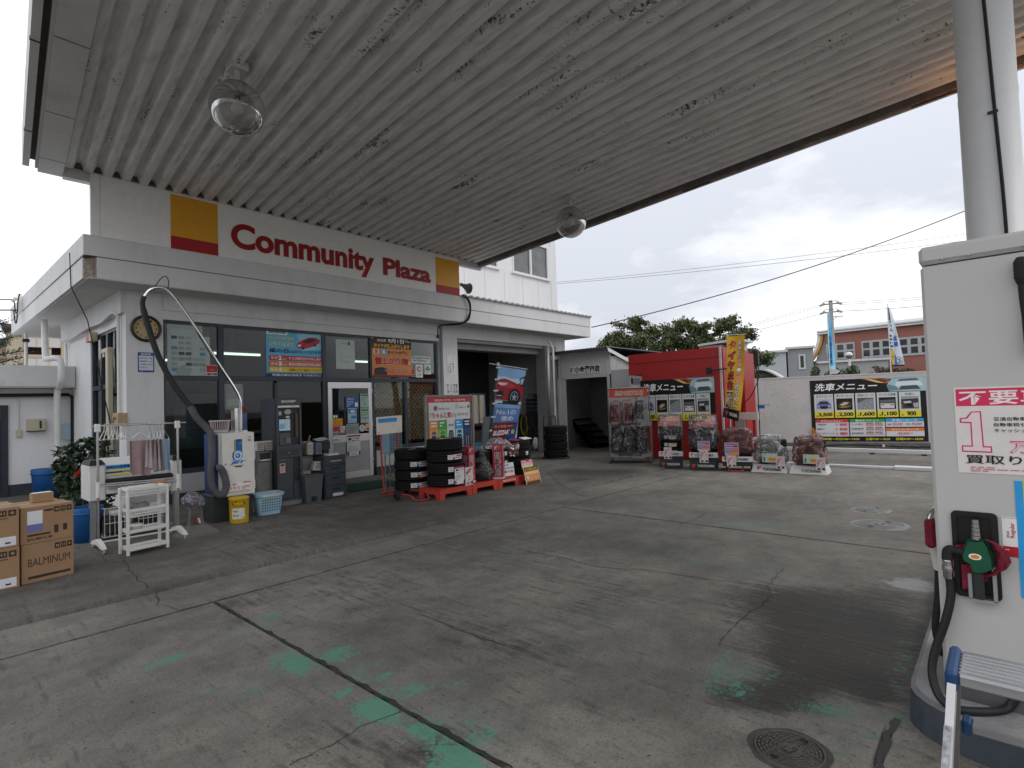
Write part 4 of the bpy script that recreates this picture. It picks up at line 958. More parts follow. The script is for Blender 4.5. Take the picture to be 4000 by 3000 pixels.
# mat washing machine
mw = thing('mat_washer', 'car mat washing machine with white end housings and steel legs by the corner pillar', 'mat washer', (1.48, 8.0, AP))
MWH = mat('enamel_white', (.66, .655, .64), .4, var=.04, dirt=(.35, .32, .28), dscale=4, damt=.25)
for x0, x1, y0, z0, z1 in ((0, .165, 0, .48, .90), (.86, .975, 0, .48, .88)):
    b = MB(); b.box((x0, 0, z0), (x1, .42, z1), MWH, bev=.012); b.build('housing', mw)
    b = MB(); b.add([(x0 + .0, -.01, z1 + .002), (x1, -.01, z1 + .002), (x1, .43, z1 + .002), (x0, .43, z1 + .002), (x0 + .03, .05, z1 + .055), (x1 - .03, .05, z1 + .055), (x1 - .03, .38, z1 + .055), (x0 + .03, .38, z1 + .055)], [(0, 1, 5, 4), (1, 2, 6, 5), (2, 3, 7, 6), (3, 0, 4, 7), (4, 5, 6, 7)], BLACK); b.build('housing_cap', mw)
b = MB(); b.box((.167, .06, .70), (.858, .36, .86), MWH, bev=.01); b.add([(.167, .06, .86), (.858, .06, .86), (.858, .36, .96), (.167, .36, .96)], [(0, 1, 2, 3)], MWH); b.build('hood', mw)
S = Sheet(.345, .125, '#e5e5e0', thick=.002); S.R(0, .02, 1, .40, '#3f9fdc'); S.T('Mat&Mats', .06, .08, .96, .36, '#1c4f9a', .03); S.R(.04, .42, .98, .60, '#e6d98a'); S.R(0, .64, 1, .80, '#173a6d'); S.T('Wash', .5, .66, .72, .78, '#e0e4ee'); S.R(.14, .84, 1, .98, '#efe23a')
S.b.v = [(x + .17, y + .055, z + .76) for x, y, z in S.b.v]; S.b.build('name_plate', mw)
b = MB()
b.box((.167, -.06, .645), (.858, .06, .675), STEEL); b.cyl((.167, -.04, .69), (.858, -.04, .69), .022, BLACKM, 14); b.cyl((.167, .02, .70), (.858, .02, .70), .026, BLACKM, 14); b.box((.167, .0, .55), (.858, .02, .64), MWH); b.cyl((.167, -.05, .62), (.93, -.05, .62), .010, CHROME, 10); b.build('roller_tray', mw)
for x in (.05, .93):
    b = MB(); b.box((x - .03, .05, 0), (x + .03, .12, .48), mat('leg_steel', (.30, .31, .32), .4, .6)); b.box((x - .035, -.08, 0), (x + .035, .40, .03), MATS['leg_steel']); b.build('leg', mw)
for k, x0 in enumerate((.13, .47)):
    t = thing('wire_basket', ('white wire basket of dark cloths under the left half of the mat washer', 'white wire basket under the right half of the mat washer')[k], 'wire basket', (1.48 + x0, 8.0, AP + .03))
    b = MB(); WW = mat('white_wire', (.6, .6, .58), .4)
    for q in range(6): b.tube([(.05 * q + .01, -.05, .02), (.05 * q + .0, -.09, .36)], .004, WW, 5)
    for z, y in ((.02, -.05), (.36, -.09), (.18, -.07)): b.tube([(0, y, z), (.27, y, z)], .005, WW, 5)
    for x in (0, .27): b.tube([(x, -.05, .02), (x, .25, .02), (x, .25, .34), (x, -.09, .36)], .005, WW, 5)
    b.build('wire_frame', t)
    b = MB(); b.box((.01, -.03, .03), (.26, .24, .24), mat('dark_cloth', (.035, .03, .028), .95, var=.4, bump=.5), bev=.03); b.lathe([(0, .25), (.07, .25), (.078, .30), (.07, .31), (0, .30)], WHITEP, (.15, .06, 0), 20); b.build('cloth_heap', t)
# garment rail with hangers and towels
rk = thing('hanger_rack', 'white and chrome rolling hanger rack with towels in front of the mat washer', 'hanger rack', (1.45, 7.5, AP))
b = MB(); b.cyl((-.04, 0, 1.37), (.90, 0, 1.365), .011, CHROME, 12); b.build('top_rail', rk)
for x in (.02, .81):
    b = MB(); b.cyl((x, 0, .10), (x, 0, 1.33), .0125, CHROME, 12); b.cyl((x, 0, .58), (x, 0, .75), .02, WHITEP, 12); b.box((x - .03, -.022, 1.30), (x + .025, .022, 1.39), WHITEP, bev=.008); b.build('upright', rk)
    b = MB(); b.prism([(-.26, .05), (-.20, .085), (0, .13), (.20, .085), (.26, .05), (.2, .045), (0, .07), (-.2, .045)], x - .022, x + .022, WHITEP, axis=0); b.build('foot', rk)
    for y in (-.235, .235):
        b = MB(); b.cyl((x - .012, y, .022), (x + .012, y, .022), .022, mat('castor_grey', (.4, .4, .38), .5), 14); b.build('castor', rk)
b = MB(); b.cyl((.02, 0, .085), (.81, 0, .085), .011, WHITEP, 10); b.build('lower_rail', rk)
for y, z in ((0, .70), (.03, .72)): b = MB(); b.cyl((.04, y, z), (.82, y, z - .022), .009, CHROME, 10); b.build('middle_rail', rk)
for k, x in enumerate((.08, .10, .12, .145, .165, .18, .20, .225, .245, .265, .285)):
    t = thing('coat_hanger', 'empty white plastic hanger in the bunch at the left of the rack', 'hanger', (1.45 + x, 7.5, AP + 1.375), RAD(62 + 7 * ((k * 5) % 4)), 'hangers bunched on the rack')
    b = MB(); b.tube(smooth_path([(0, 0, .012), (.012, 0, 0), (.0, 0, -.03), (0, 0, -.06), (.13, 0, -.14), (.14, 0, -.165), (0, 0, -.155), (-.14, 0, -.165), (-.13, 0, -.14), (0, 0, -.06)], 3), .0042, WHITEP, 5); b.build('hanger_wire', t)
TW = [mat('pink_towel', (.36, .25, .26), .95, var=.15, bump=.5, bscale=180), mat('white_towel', (.48, .43, .43), .95, var=.12, bump=.5, bscale=180), mat('blue_towel', (.30, .38, .50), .95, var=.1, bump=.5, bscale=180)]
for k, (x, w_, h_, m, rz, lb) in enumerate([
    (.42, .20, .40, 0, 10, 'broad dusty pink towel hanging leftmost on the rack'), (.52, .10, .34, 1, 55, 'folded whitish towel hanging between the pink towels, nearer the left one'), (.565, .10, .37, 0, 60, 'narrow dusty pink towel hanging in the middle of the towel row'),
    (.60, .09, .35, 1, 62, 'folded whitish towel hanging beside the pale blue towel'), (.63, .09, .36, 0, 62, 'narrow pinkish towel tucked behind the pale blue towel'), (.665, .13, .37, 2, 30, 'pale blue towel hanging rightmost in the towel row')]):
    t = thing('towel', lb, 'towel', (1.45 + x, 7.49, AP + 1.18), RAD(rz), 'towels on the rack')
    b = MB(); b.grid(lambda u, v: ((u - .5) * w_ * (1 - .12 * v), .018 * sin(u * 11 + k) * (.3 + v) - .012, -h_ * v + .012 * sin(u * 5 + k) * v), 12, 8, TW[m])
    b.grid(lambda u, v: ((u - .5) * w_ * (1 - .1 * v), .018 * sin(u * 9 + k + 1) * (.3 + v) + .022, -h_ * .92 * v), 12, 8, TW[m]); b.build('cloth', t)
    b = MB(); b.tube(smooth_path([(.012, 0, .195), (-.012, 0, .205), (-.01, 0, .16), (0, 0, .10), (w_ * .5, 0, .004), (-w_ * .5, 0, .004), (0, 0, .10)], 3), .003, CHROME, 5); b.build('hanger', t)
# white plastic shelf
ws = thing('plastic_shelf', 'white four tier plastic rack with basket shelves standing before the hanger rack', 'shelf', (1.60, 6.93, AP), RAD(9))
for x in (.012, .40):
    for y in (.0, .18):
        b = MB(); b.box((x - .014, y - .014, 0), (x + .014, y + .014, .70), WHITEP, bev=.005); b.build('leg', ws)
for z, deep in ((.675, 1), (.455, 1), (.235, 0), (.05, 0)):
    b = MB(); b.box((.026, -.012, z - .006), (.386, .192, z), WHITEP)
    for (y0, y1) in ((-.016, -.006), (.186, .196)): b.box((.027, y0, z + .001), (.385, y1, z + .028), WHITEP)
    for (x0, x1) in ((.0265, .034), (.378, .3855)): b.box((x0, -.005, z + .001), (x1, .185, z + .03), WHITEP)
    if deep:
        for k in range(22): b.box((.03 + k * .0165, -.014, z - .06), (.036 + k * .0165, -.008, z - .006), WHITEP); b.box((.03 + k * .0165, .188, z - .06), (.036 + k * .0165, .194, z - .006), WHITEP)
        for zz in (-.062, -.034): b.box((.0265, -.0165, z + zz), (.3855, -.0065, z + zz + .008), WHITEP); b.box((.0265, .1865, z + zz), (.3855, .1965, z + zz + .008), WHITEP)
        b.box((.0265, -.005, z - .064), (.3855, .186, z - .060), WHITEP)
    b.build('tier', ws)
def rag(label, loc, r, m, seed, name='rag_heap', cat='rags', zs=.6):
    b = MB(); b.ball((0, 0, r * zs * .8), r, m, 26, 16, (1.5, .8, zs)); b.v = [tuple(Vector(p) * (1 + .35 * mnoise.noise(Vector(p) * (1.6 / r) + Vector((seed, 0, 0))))) for p in b.v]
    return b.build(name, label=label, cat=cat, loc=loc)
rag('grey polythene bag of crumpled rags on the second tier of the white rack', (1.73, 7.05, AP + .45), .075, mat('grey_rag', (.24, .225, .205), .9, var=.4, bump=.6), 2)
rag('folded cream cloth lying on the second tier of the white rack', (1.92, 7.09, AP + .44), .035, mat('cream_rag', (.42, .40, .36), .9, var=.2, bump=.5), 5, 'folded_cloth', 'cloth', .3)
rag('orange cloth spread along the top right of the white rack', (1.97, 7.15, AP + .71), .05, mat('orange_rag', (.42, .20, .10), .9, var=.2, bump=.5), 8, 'cloth', 'cloth', .28)
b = MB(); b.lathe([(0, 0), (.055, 0), (.062, .05), (.066, .052), (.066, .07), (.06, .072), (0, .066)], WHITEP, seg=24); b.build('plastic_tub', label='small round white tub on the third tier of the white rack', cat='tub', loc=(1.70, 7.0, AP + .24))
# dust sheet bag hanging at the right upright
b = MB(); b.ball((0, 0, 0), .13, bag_mat('polythene_blue', .35, (.5, .52, .6)), 20, 14, (1.0, .6, .8)); b.v = [tuple(Vector(p) * (1 + .4 * mnoise.noise(Vector(p) * 9))) for p in b.v]
t = thing('polythene_bag', 'clear bag with red and blue print hanging at the right foot of the hanger rack', 'bag', (2.40, 7.42, AP + .42)); b.build('film', t)
b = MB(); b.ball((0, 0, -.03), .09, mat('dark_red_cloth', (.10, .02, .03), .9, bump=.5), 14, 10, (1, .6, .7)); b.build('contents', t)
b = MB(); b.lathe([(0, 0), (.03, 0), (.032, .11), (.014, .14), (.014, .17), (0, .17)], WHITEP, seg=16); b.lathe([(.031, .02), (.033, .02), (.033, .08), (.031, .08)], ink('#2c6fb5'), seg=16); b.build('spray_bottle', label='white bottle with blue label standing beside the grey sign base', cat='bottle', loc=(2.50, 7.55, AP))
# grey folding sign base
cs = thing('sign_base', 'grey plastic folding sign with open loop handle and wide weighted base', 'floor sign', (2.42, 7.42, AP), RAD(12))
GRP = mat('grey_weathered_plastic', (.15, .142, .13), .7, var=.2, dirt=(.08, .07, .06), damt=.5)
b = MB(); b.add([(-.20, -.16, 0), (.20, -.16, 0), (.20, .16, 0), (-.20, .16, 0), (-.19, -.15, .03), (.19, -.15, .03), (.19, .15, .03), (-.19, .15, .03), (-.09, -.05, .12), (.09, -.05, .12), (.09, .05, .12), (-.09, .05, .12)],
      [(0, 1, 5, 4), (1, 2, 6, 5), (2, 3, 7, 6), (3, 0, 4, 7), (4, 5, 9, 8), (5, 6, 10, 9), (6, 7, 11, 10), (7, 4, 8, 11), (8, 9, 10, 11)], GRP); b.build('base', cs)
b = MB(); b.tube(smooth_path([(-.085, 0, .11), (-.065, 0, .26), (-.045, 0, .40), (-.015, 0, .45), (.02, 0, .45), (.05, 0, .40), (.07, 0, .26), (.085, 0, .11)]), .016, GRP, 8); b.cyl((-.07, 0, .26), (.072, 0, .26), .012, GRP, 8); b.cyl((.0, -.01, .02), (.0, -.0, .22), .05, mat('cone_red', (.12, .035, .02), .6), 14, .015); b.build('loop_handle', cs)
# vacuum cleaner
vc = thing('car_vacuum', 'white coin vacuum cleaner with blue logo and a tall chrome hose boom', 'vacuum cleaner', (2.86, 7.9, AP))
b = MB(); b.box((-.05, .06, 0), (.47, .50, .36), mat('vacuum_base', (.03, .034, .036), .5, var=.2), bev=.01); b.box((-.07, .03, 0), (.49, .54, .03), MATS['vacuum_base']); b.build('base', vc)
b = MB(); VW = mat('vacuum_white', (.64, .63, .60), .35, var=.03, dirt=(.4, .37, .33), damt=.2)
b.box((.02, .02, .345), (.47, .46, 1.19), VW, bev=.012); b.box((-.02, .06, .36), (.02, .44, 1.18), mat('vacuum_blue', (.02, .05, .16), .5)); b.build('cabinet', vc)
b = MB(); b.box((.045, -.012, .33), (.475, .018, 1.185), VW, bev=.008); b.box((.476, .0, .8), (.49, .03, .95), WHITEP); b.box((.476, 0, .4), (.486, .03, .52), WHITEP); b.build('door', vc)
b = MB(); b.disc(.085, .775, .018, -.0135, BLACK, 14); b.cyl((.085, -.03, .775), (.085, -.012, .775), .012, CHROME, 10); b.build('lock', vc)
S = Sheet(.42, .83, '#e0ddd6', thick=.0005); W_ = .42
S.R(.36, .10, .58, .40, '#9a9a50'); S.R(.42, .09, .62, .38, '#1d62a8'); S.C(.56, .165, .045, '#3da35a'); S.R(.44, .1, .56, .12, '#103a70')
S.C(.47, .36, .17, '#8fb6dd'); S.C(.47, .36, .13, '#d8dfe8'); S.C(.47, .36, .085, '#2f6fb8'); S.C(.46, .355, .045, '#9cc4ec')
S.P([(.33, .29), (.30, .36), (.34, .44), (.37, .43), (.34, .36), (.37, .30)], '#12305f')
S.T('JET', .22, .445, .72, .505, '#1d7fc4', .05, .25); S.R(.30, .515, .66, .525, '#caa24a'); S.R(.38, .53, .60, .55, '#20406e')
S.R(.80, .06, .90, .07, '#444444'); S.R(.80, .10, .90, .11, '#444444'); S.R(.80, .12, .90, .13, '#444444')
S.R(.16, .80, .86, .97, '#ece8e4'); S.P([(.20, .845), (.225, .81), (.25, .845)], '#d9a520'); S.T('警告', .29, .812, .42, .845, '#222222', .01); S.R(.62, .80, .86, .815, '#b5303a')
for q in range(3):
    S.C(.22 + q * .13, .885, .045, '#b52a30'); S.C(.22 + q * .13, .885, .032, '#ece8e4'); S.P([(.20 + q * .13, .872), (.21 + q * .13, .87), (.245 + q * .13, .898), (.235 + q * .13, .90)], '#b52a30')
S.lines(.58, .86, .84, .92, 3, '#b5303a', 4); S.lines(.18, .93, .84, .965, 2, '#777777', 5)
S.b.v = [(x + .05, y - .0135, z + .345) for x, y, z in S.b.v]; S.b.build('door_graphics', vc)
b = MB(); b.box((.27, .12, 1.19), (.44, .30, 1.215), STEEL); b.box((.275, .13, 1.215), (.36, .27, 1.53), CHROME, bev=.004); b.box((.365, .125, 1.215), (.44, .27, 1.54), mat('blue_print', (.05, .09, .2), .4, var=.4), bev=.003); b.box((.365, .1235, 1.46), (.44, .125, 1.54), ink('#7a1c2a')); b.build('exhaust_stack', vc)
b = MB(); P = smooth_path([(.345, .10, 1.2), (.345, .10, 1.5), (.31, .10, 1.72), (.06, .12, 2.16), (-.13, .14, 2.50), (-.38, .18, 2.92), (-.51, .22, 3.10), (-.61, .25, 3.13), (-.70, .28, 3.08), (-.755, .30, 2.99)])
b.tube(P, .020, CHROME, 12); b.build('boom', vc)
b = MB(); b.tube(smooth_path([(-.755, .30, 3.0), (-.775, .30, 2.90), (-.74, .28, 2.70), (-.63, .24, 2.26), (-.46, .18, 1.85), (-.26, .12, 1.52)]), [.030] * 6 + [.036] * 15, mat('hose_black', (.02, .02, .021), .6, bump=.3), 14); b.build('upper_hose', vc)
b = MB(); b.tube(smooth_path([(-.29, .13, 1.57), (-.22, .11, 1.42), (-.12, .06, 1.28), (-.08, .04, 1.21), (-.07, .02, 1.13), (-.075, .0, .88), (-.10, -.01, .62), (-.06, -.03, .43), (.03, -.045, .37), (.08, -.05, .48), (.055, -.05, .64), (.01, -.05, .73), (-.03, -.03, .74)], 5), .045, mat('hose_grey', (.085, .09, .10), .7, var=.3, bump=.5, bscale=60), 14); b.build('lower_hose', vc)
b = MB(); b.tube(smooth_path([(-.66, .25, 3.10), (-.60, .24, 3.22), (-.54, .22, 3.28), (-.50, .21, 3.22), (-.49, .22, 3.06), (-.3, .16, 2.80), (-.16, .14, 2.50), (-.02, .11, 2.24), (.14, .09, 1.98), (.31, .08, 1.70)]), .006, BLACKM, 6); b.build('wire', vc)
t = thing('plastic_basket', 'small pale pink slatted basket on top of the white vacuum cleaner', 'basket', (2.955, 8.08, AP + 1.20))
b = MB(); PK = mat('pink_plastic', (.55, .45, .46), .5); b.lathe([(.115, .15), (.135, .15), (.135, .165), (.118, .168)], mat('cream_rim', (.6, .54, .44), .5), seg=28); b.build('rim', t)
b = MB()
for k in range(26):
    a = 2 * pi * k / 26; b.cyl((.10 * cos(a), .10 * sin(a), 0), (.12 * cos(a), .12 * sin(a), .152), .0055, PK, 5)
b.lathe([(0, 0), (.105, 0), (.108, .025), (.1, .03), (0, .012)], PK, seg=28); b.build('slatted_wall', t)
# oil pail and laundry basket
t = thing('oil_pail', 'yellow metal oil pail with white label in front of the vacuum cleaner', 'pail', (3.05, 7.72, AP))
YEL = mat('yellow_enamel', (.60, .38, .015), .35, var=.06, dirt=(.2, .15, .08), damt=.3)
b = MB(); b.lathe([(0, 0), (.112, 0), (.114, .01), (.122, .31), (.128, .315), (.128, .33), (.121, .335), (.118, .325), (0, .322)], YEL, seg=36); b.build('can', t)
def wrapped(b, r, a0, a1, z0, z1, m, n=10):
    b.grid(lambda u, v: (r * cos(RAD(a0 + (a1 - a0) * u)), r * sin(RAD(a0 + (a1 - a0) * u)), z0 + (z1 - z0) * v), n, 1, m)
def wraptext(b, s, r, a0, a1, z0, z1, m, bold=.02):
    v, f = glyphs(s, bold); ax = min(p[0] for p in v); bx = max(p[0] for p in v); az = min(p[1] for p in v); bz = max(p[1] for p in v)
    b.add([(r * cos(RAD(a0 + (a1 - a0) * (p[0] - ax) / (bx - ax))), r * sin(RAD(a0 + (a1 - a0) * (p[0] - ax) / (bx - ax))), z0 + (z1 - z0) * (p[1] - az) / (bz - az)) for p in v], f, m)
b = MB(); wrapped(b, .1205, 205, 282, .06, .20, ink('#d8d5cc')); wraptext(b, 'Gold', .1212, 212, 240, .15, .18, ink('#222222')); wraptext(b, '10W-30', .1212, 212, 245, .09, .12, ink('#222222')); wraptext(b, '20L', .1212, 262, 276, .07, .085, ink('#222222'))
b.add([(.1235 * cos(RAD(244 + 40 * cos(q * pi / 12))), .1235 * sin(RAD(244 + 40 * cos(q * pi / 12))), .262 + .034 * sin(q * pi / 12)) for q in range(24)], [tuple(range(24))], ink('#1a1a16')); wraptext(b, 'PENNZOIL', .1275, 214, 274, .248, .276, ink('#e5b81f'), .03); b.build('label', t)
t = thing('laundry_basket', 'pale blue perforated plastic laundry basket on the ground before the kiosk', 'basket', (3.55, 7.98, AP), RAD(-4))
LB = mat('pale_blue_plastic', (.30, .47, .57), .45, var=.05); b = MB()
def rrect(w, d, r, n=4):
    P = []
    for cx, cy, a0 in ((w - r, d - r, 0), (-w + r, d - r, 90), (-w + r, -d + r, 180), (w - r, -d + r, 270)):
        for i in range(n + 1): a = RAD(a0 + 90 * i / n); P.append((cx + r * cos(a), cy + r * sin(a)))
    return P
lv = [(0, .150, .10), (.03, .153, .104), (.245, .178, .125), (.25, .186, .133), (.262, .196, .142), (.30, .2, .145), (.303, .19, .137), (.25, .172, .12), (.02, .148, .1)]
rg_ = [[(x, y, z) for x, y in rrect(w_, d_, .05)] for z, w_, d_ in lv]; nn = len(rg_[0])
b.add([p for R_ in rg_ for p in R_], [(i * nn + k, i * nn + (k + 1) % nn, (i + 1) * nn + (k + 1) % nn, (i + 1) * nn + k) for i in range(len(rg_) - 1) for k in range(nn)] + [tuple(range(nn))], LB, False)
b.build('tub', t)
b = MB(); hm = mat('basket_hole', (.06, .10, .13), .8)
for r_ in range(5):
    for k in range(8):
        z = .05 + r_ * .038; yy = -(.108 + .021 * (z - .03) / .215); x = -.118 + k * .033; b.rect(x, z, x + .019, z + .018, yy - .0006, hm)
b.build('perforations', t, kind='stuff')
b = MB(); b.box((-.12, -.152, .255), (.12, -.1455, .285), mat('cream_rim', (.6, .54, .44), .5), bev=.003); b.build('grip', t)
# payment kiosk
kk = thing('payment_kiosk', 'dark slate outdoor payment kiosk with screen and white top lamp by the shop window', 'kiosk', (3.88, 8.36, AP), RAD(0))
SL = mat('slate_steel', (.055, .064, .076), .42, .2, var=.08, vscale=4); SLD = mat('slate_dark', (.018, .02, .023), .45)
b = MB(); b.box((0, .03, .07), (.40, .55, 1.665), SL, bev=.01)
b.box((0, 0, 1.55), (.40, .06, 1.668), SL, bev=.006); b.box((0, .0, .10), (.03, .06, 1.5495), SL); b.box((.365, 0, .10), (.40, .06, 1.5495), SL); b.box((.03, .0, .74), (.365, .06, .93), SL); b.box((0, .005, .07), (.40, .06, .0995), SL)
b.box((.01, .02, 0), (.39, .54, .069), mat('kiosk_plinth', (.22, .21, .20), .6, dirt=(.1, .1, .1), damt=.4)); b.build('cabinet', kk)
b = MB(); b.box((.032, .012, .11), (.255, .031, .735), SL, bev=.004); b.build('lower_door', kk)
b = MB(); b.box((.262, .0295, .11), (.362, .0305, .735), SLD); b.box((.26, .005, .57), (.364, .04, .582), SL); b.box((.262, .012, .11), (.362, .029, .36), SL); b.build('tray', kk)
b = MB(); b.text('SHARP', .075, 1.595, .31, 1.632, -.002, mat('silver_letters', (.5, .5, .5), .35, .6), .03); b.build('lettering', kk)
b = MB(); b.box((.02, -.018, 1.515), (.36, .03, 1.548), mat('lamp_strip', (.75, .75, .74), .35), bev=.006); b.build('lamp_strip', kk)
b = MB(); b.box((.03, .029, .93), (.365, .0305, 1.515), SLD); b.add([(.04, -.0, .94), (.23, 0, .94), (.22, .03, 1.13), (.05, .03, 1.13)], [(0, 1, 2, 3)], mat('keypad_panel', (.06, .06, .062), .4)); b.box((.13, -.012, .96), (.21, .02, 1.05), mat('card_slot', (.14, .14, .145), .4), bev=.004); b.build('recess_panel', kk)
b = MB(); b.box((.035, .012, 1.15), (.225, .028, 1.345), SLD, bev=.003); b.rect(.042, 1.16, .218, 1.335, .0115, mat('screen_lit', (.10, .14, .18), .3, em=(.40, .58, .75), emst=.35)); b.rect(.05, 1.19, .13, 1.27, .0108, ink('#8fb9d4')); b.rect(.14, 1.2, .2, 1.32, .0108, ink('#c9d6df')); b.build('screen', kk)
b = MB(); b.rect(.04, 1.40, .09, 1.46, .028, ink('#b9b9b5')); b.disc(.19, 1.45, .055, .0275, mat('mirror_disc', (.42, .41, .36), .25), 20, .04); b.rect(.16, 1.35, .215, 1.385, .0275, ink('#cfcfc8')); b.build('stickers', kk)
b = MB(); b.box((.30, .0, 1.05), (.345, .03, 1.43), mat('bronze_strip', (.09, .06, .035), .5)); b.build('printer_strip', kk)
S = Sheet(.085, .145, '#d9b6a8', thick=.001); S.R(.15, .06, .85, .3, '#41506b'); S.lines(.12, .4, .88, .92, 4, '#9c5a4a', 6); S.b.v = [(x + .04, y + .0112, z + .51) for x, y, z in S.b.v]; S.b.build('notice', kk)
b = MB(); b.text('ｅナビ', .035, .70, .14, .718, .0112, ink('#9aa4b0'), .02); b.box((.05, -.002, .78), (.34, .0, .87), mat('cash_flap', (.035, .042, .05), .4), bev=.001); b.disc(.19, .81, .008, -.003, CHROME, 12); b.build('cash_flap', kk)
# monitor in the window above the kiosk, bin with baskets, pedal bin, brush stand, drawers
t = thing('waste_bin', 'tall brushed steel waste bin with a dark slot beside the kiosk', 'bin', (3.64, 8.5, AP)); WST = mat('worn_steel', (.20, .195, .185), .4, .6, var=.25, vscale=8, dirt=(.1, .09, .08), damt=.5)
b = MB(); b.box((0, 0, 0), (.225, .26, .70), WST, bev=.006); b.box((-.006, -.004, .702), (.231, .264, .86), WST, bev=.008); b.build('body', t)
b = MB(); b.rect(.03, .735, .19, .835, -.0055, SLD); b.box((.025, -.012, .715), (.195, -.005, .735), STEEL); b.build('slot', t)
b = MB(); b.tube(smooth_path([(-.02, -.02, .5), (.0, -.03, .3), (.01, -.02, .1), (-.01, -.01, .02)]), [.02 - .001 * i for i in range(13)], mat('mop_grey', (.25, .24, .22), .95, bump=.6), 8); b.build('mop_strands', t)
for k in range(2):
    t = thing('plastic_basket', ('left of two small white baskets on the steel waste bin', 'right of two small white baskets on the steel waste bin')[k], 'basket', (3.70 + k * .135, 8.58, AP + .865), 0, 'baskets on the waste bin')
    b = MB(); b.box((-.058, -.06, 0), (.058, .06, .145), mat('basket_ivory', (.56, .54, .49), .5, var=.05), bev=.008); b.build('tub', t)
    b = MB()
    for r_ in range(4):
        for q in range(6): b.rect(-.048 + q * .016, .02 + r_ * .028, -.038 + q * .016, .036 + r_ * .028, -.0608, mat('basket_gap', (.06, .055, .05), .8))
    b.build('perforations', t, kind='stuff')
t = thing('pedal_bin', 'dark grey tapered pedal bin standing between the kiosk and the drawer unit', 'bin', (4.41, 8.36, AP))
b = MB(); GB = mat('bin_grey', (.085, .088, .09), .5, var=.1, dirt=(.16, .15, .14), damt=.4)
b.add([(-.12, -.10, 0), (.12, -.10, 0), (.12, .1, 0), (-.12, .1, 0), (-.155, -.12, .41), (.155, -.12, .41), (.155, .12, .41), (-.155, .12, .41)], [(0, 1, 5, 4), (1, 2, 6, 5), (2, 3, 7, 6), (3, 0, 4, 7), (4, 5, 6, 7)], GB); b.build('body', t)
b = MB(); b.box((-.165, -.128, .41), (.165, .128, .435), GB, bev=.008); b.build('lid', t); b = MB(); b.box((-.04, -.15, .03), (.04, -.09, .10), SLD, bev=.01); b.build('pedal', t)
t = thing('cleaning_shelf', 'small shelf stand of brushes and trays between the kiosk and the shop door', 'stand', (4.42, 8.62, AP))
b = MB(); b.box((0, .06, 0), (.03, .10, 1.0), DARKGREY); b.box((.34, .06, 0), (.37, .10, 1.0), DARKGREY); b.box((0, -.06, .72), (.37, .12, .735), DARKGREY); b.box((0, .08, .46), (.37, .1, .95), mat('stand_back', (.33, .33, .31), .7)); b.build('frame', t)
b = MB(); b.box((.2, -.12, .93), (.42, .1, .945), DARKGREY); b.add([(.21, -.13, .947), (.41, -.13, .967), (.40, .05, 1.0), (.2, .05, .98)], [(0, 1, 2, 3)], ink('#c9cdd0')); b.box((.24, -.1, .80), (.44, .02, .92), SLD); b.build('tray', t)
b = MB(); b.lathe([(.02, 0), (.05, 0), (.055, .02), (.05, .04), (.02, .04)], mat('tape_roll', (.30, .30, .30), .5), (.11, -.02, .9), 20); b.v = [(x, (z - .9) - .04, .90 + (y + .02)) if .89 < z < .95 else (x, y, z) for x, y, z in b.v]; b.build('tape', t)
for (x, z, m, n) in ((.02, .74, MATS['basket_ivory'], 'white_cup'), (.17, .73, mat('pale_blue_grey', (.16, .2, .26), .5), 'blue_cup')):
    b = MB(); b.box((x, -.13, z), (x + .1, -.04, z + .19), m, bev=.006)
    for r_ in range(5):
        for q in range(4): b.rect(x + .014 + q * .02, z + .025 + r_ * .03, x + .026 + q * .02, z + .045 + r_ * .03, -.1308, SLD)
    b.build('holder', t)
b = MB(); b.tube(smooth_path([(.05, -.09, .9), (.07, -.09, 1.0), (.09, -.09, 1.05)]), .014, mat('brush_wood', (.35, .24, .12), .6), 8); b.build('brush', t)
t = thing('plastic_basket', 'white perforated basket tilted above the pedal bin', 'basket', (4.60, 8.5, AP + .47), RAD(0)); b = MB(); b.box((-.09, -.05, 0), (.09, .06, .15), MATS['basket_ivory'], bev=.008); b.v = [(x + .25 * z, y, z * .97 - .12 * x) for x, y, z in b.v]; b.build('tub', t)
b = MB()
for r_ in range(4):
    for q in range(6): b.rect(-.07 + q * .023, .025 + r_ * .028, -.056 + q * .023, .042 + r_ * .028, -.0508, SLD)
b.v = [(x + .25 * z, y, z * .97 - .12 * x) for x, y, z in b.v]; b.build('perforations', t, kind='stuff')
t = thing('drawer_unit', 'dark slate plastic drawer unit beside the shop door', 'drawers', (4.64, 8.33, AP)); b = MB(); DU = mat('drawer_slate', (.04, .05, .062), .42, var=.1)
b.box((0, .012, 0), (.40, .45, .70), DU, bev=.006); b.build('carcass', t)
for k, (z0, z1) in enumerate(((.03, .19), (.215, .375), (.40, .53), (.55, .675))):
    b = MB(); b.box((.012, -.004, z0), (.388, .0115, z1), DU, bev=.005); b.box((.12, -.012, z1 - .055), (.27, -.0045, z1 - .025), SLD, bev=.004); 
    if k == 0: b.rect(.14, .035, .33, .085, -.0046, ink('#c6c6c2'))
    if k == 3: b.rect(.1, .60, .3, .63, -.013, ink('#8a8a80'))
    b.build('drawer', t)
b = MB(); b.box((0, 0, 0), (.2, .14, .02), ink('#d6d6d2')); b.box((.005, .005, .021), (.19, .13, .032), ink('#bcbcb8')); b.build('paper_stack', label='small stack of white papers on the drawer unit', cat='papers', loc=(4.75, 8.38, AP + .702), rz=.1)
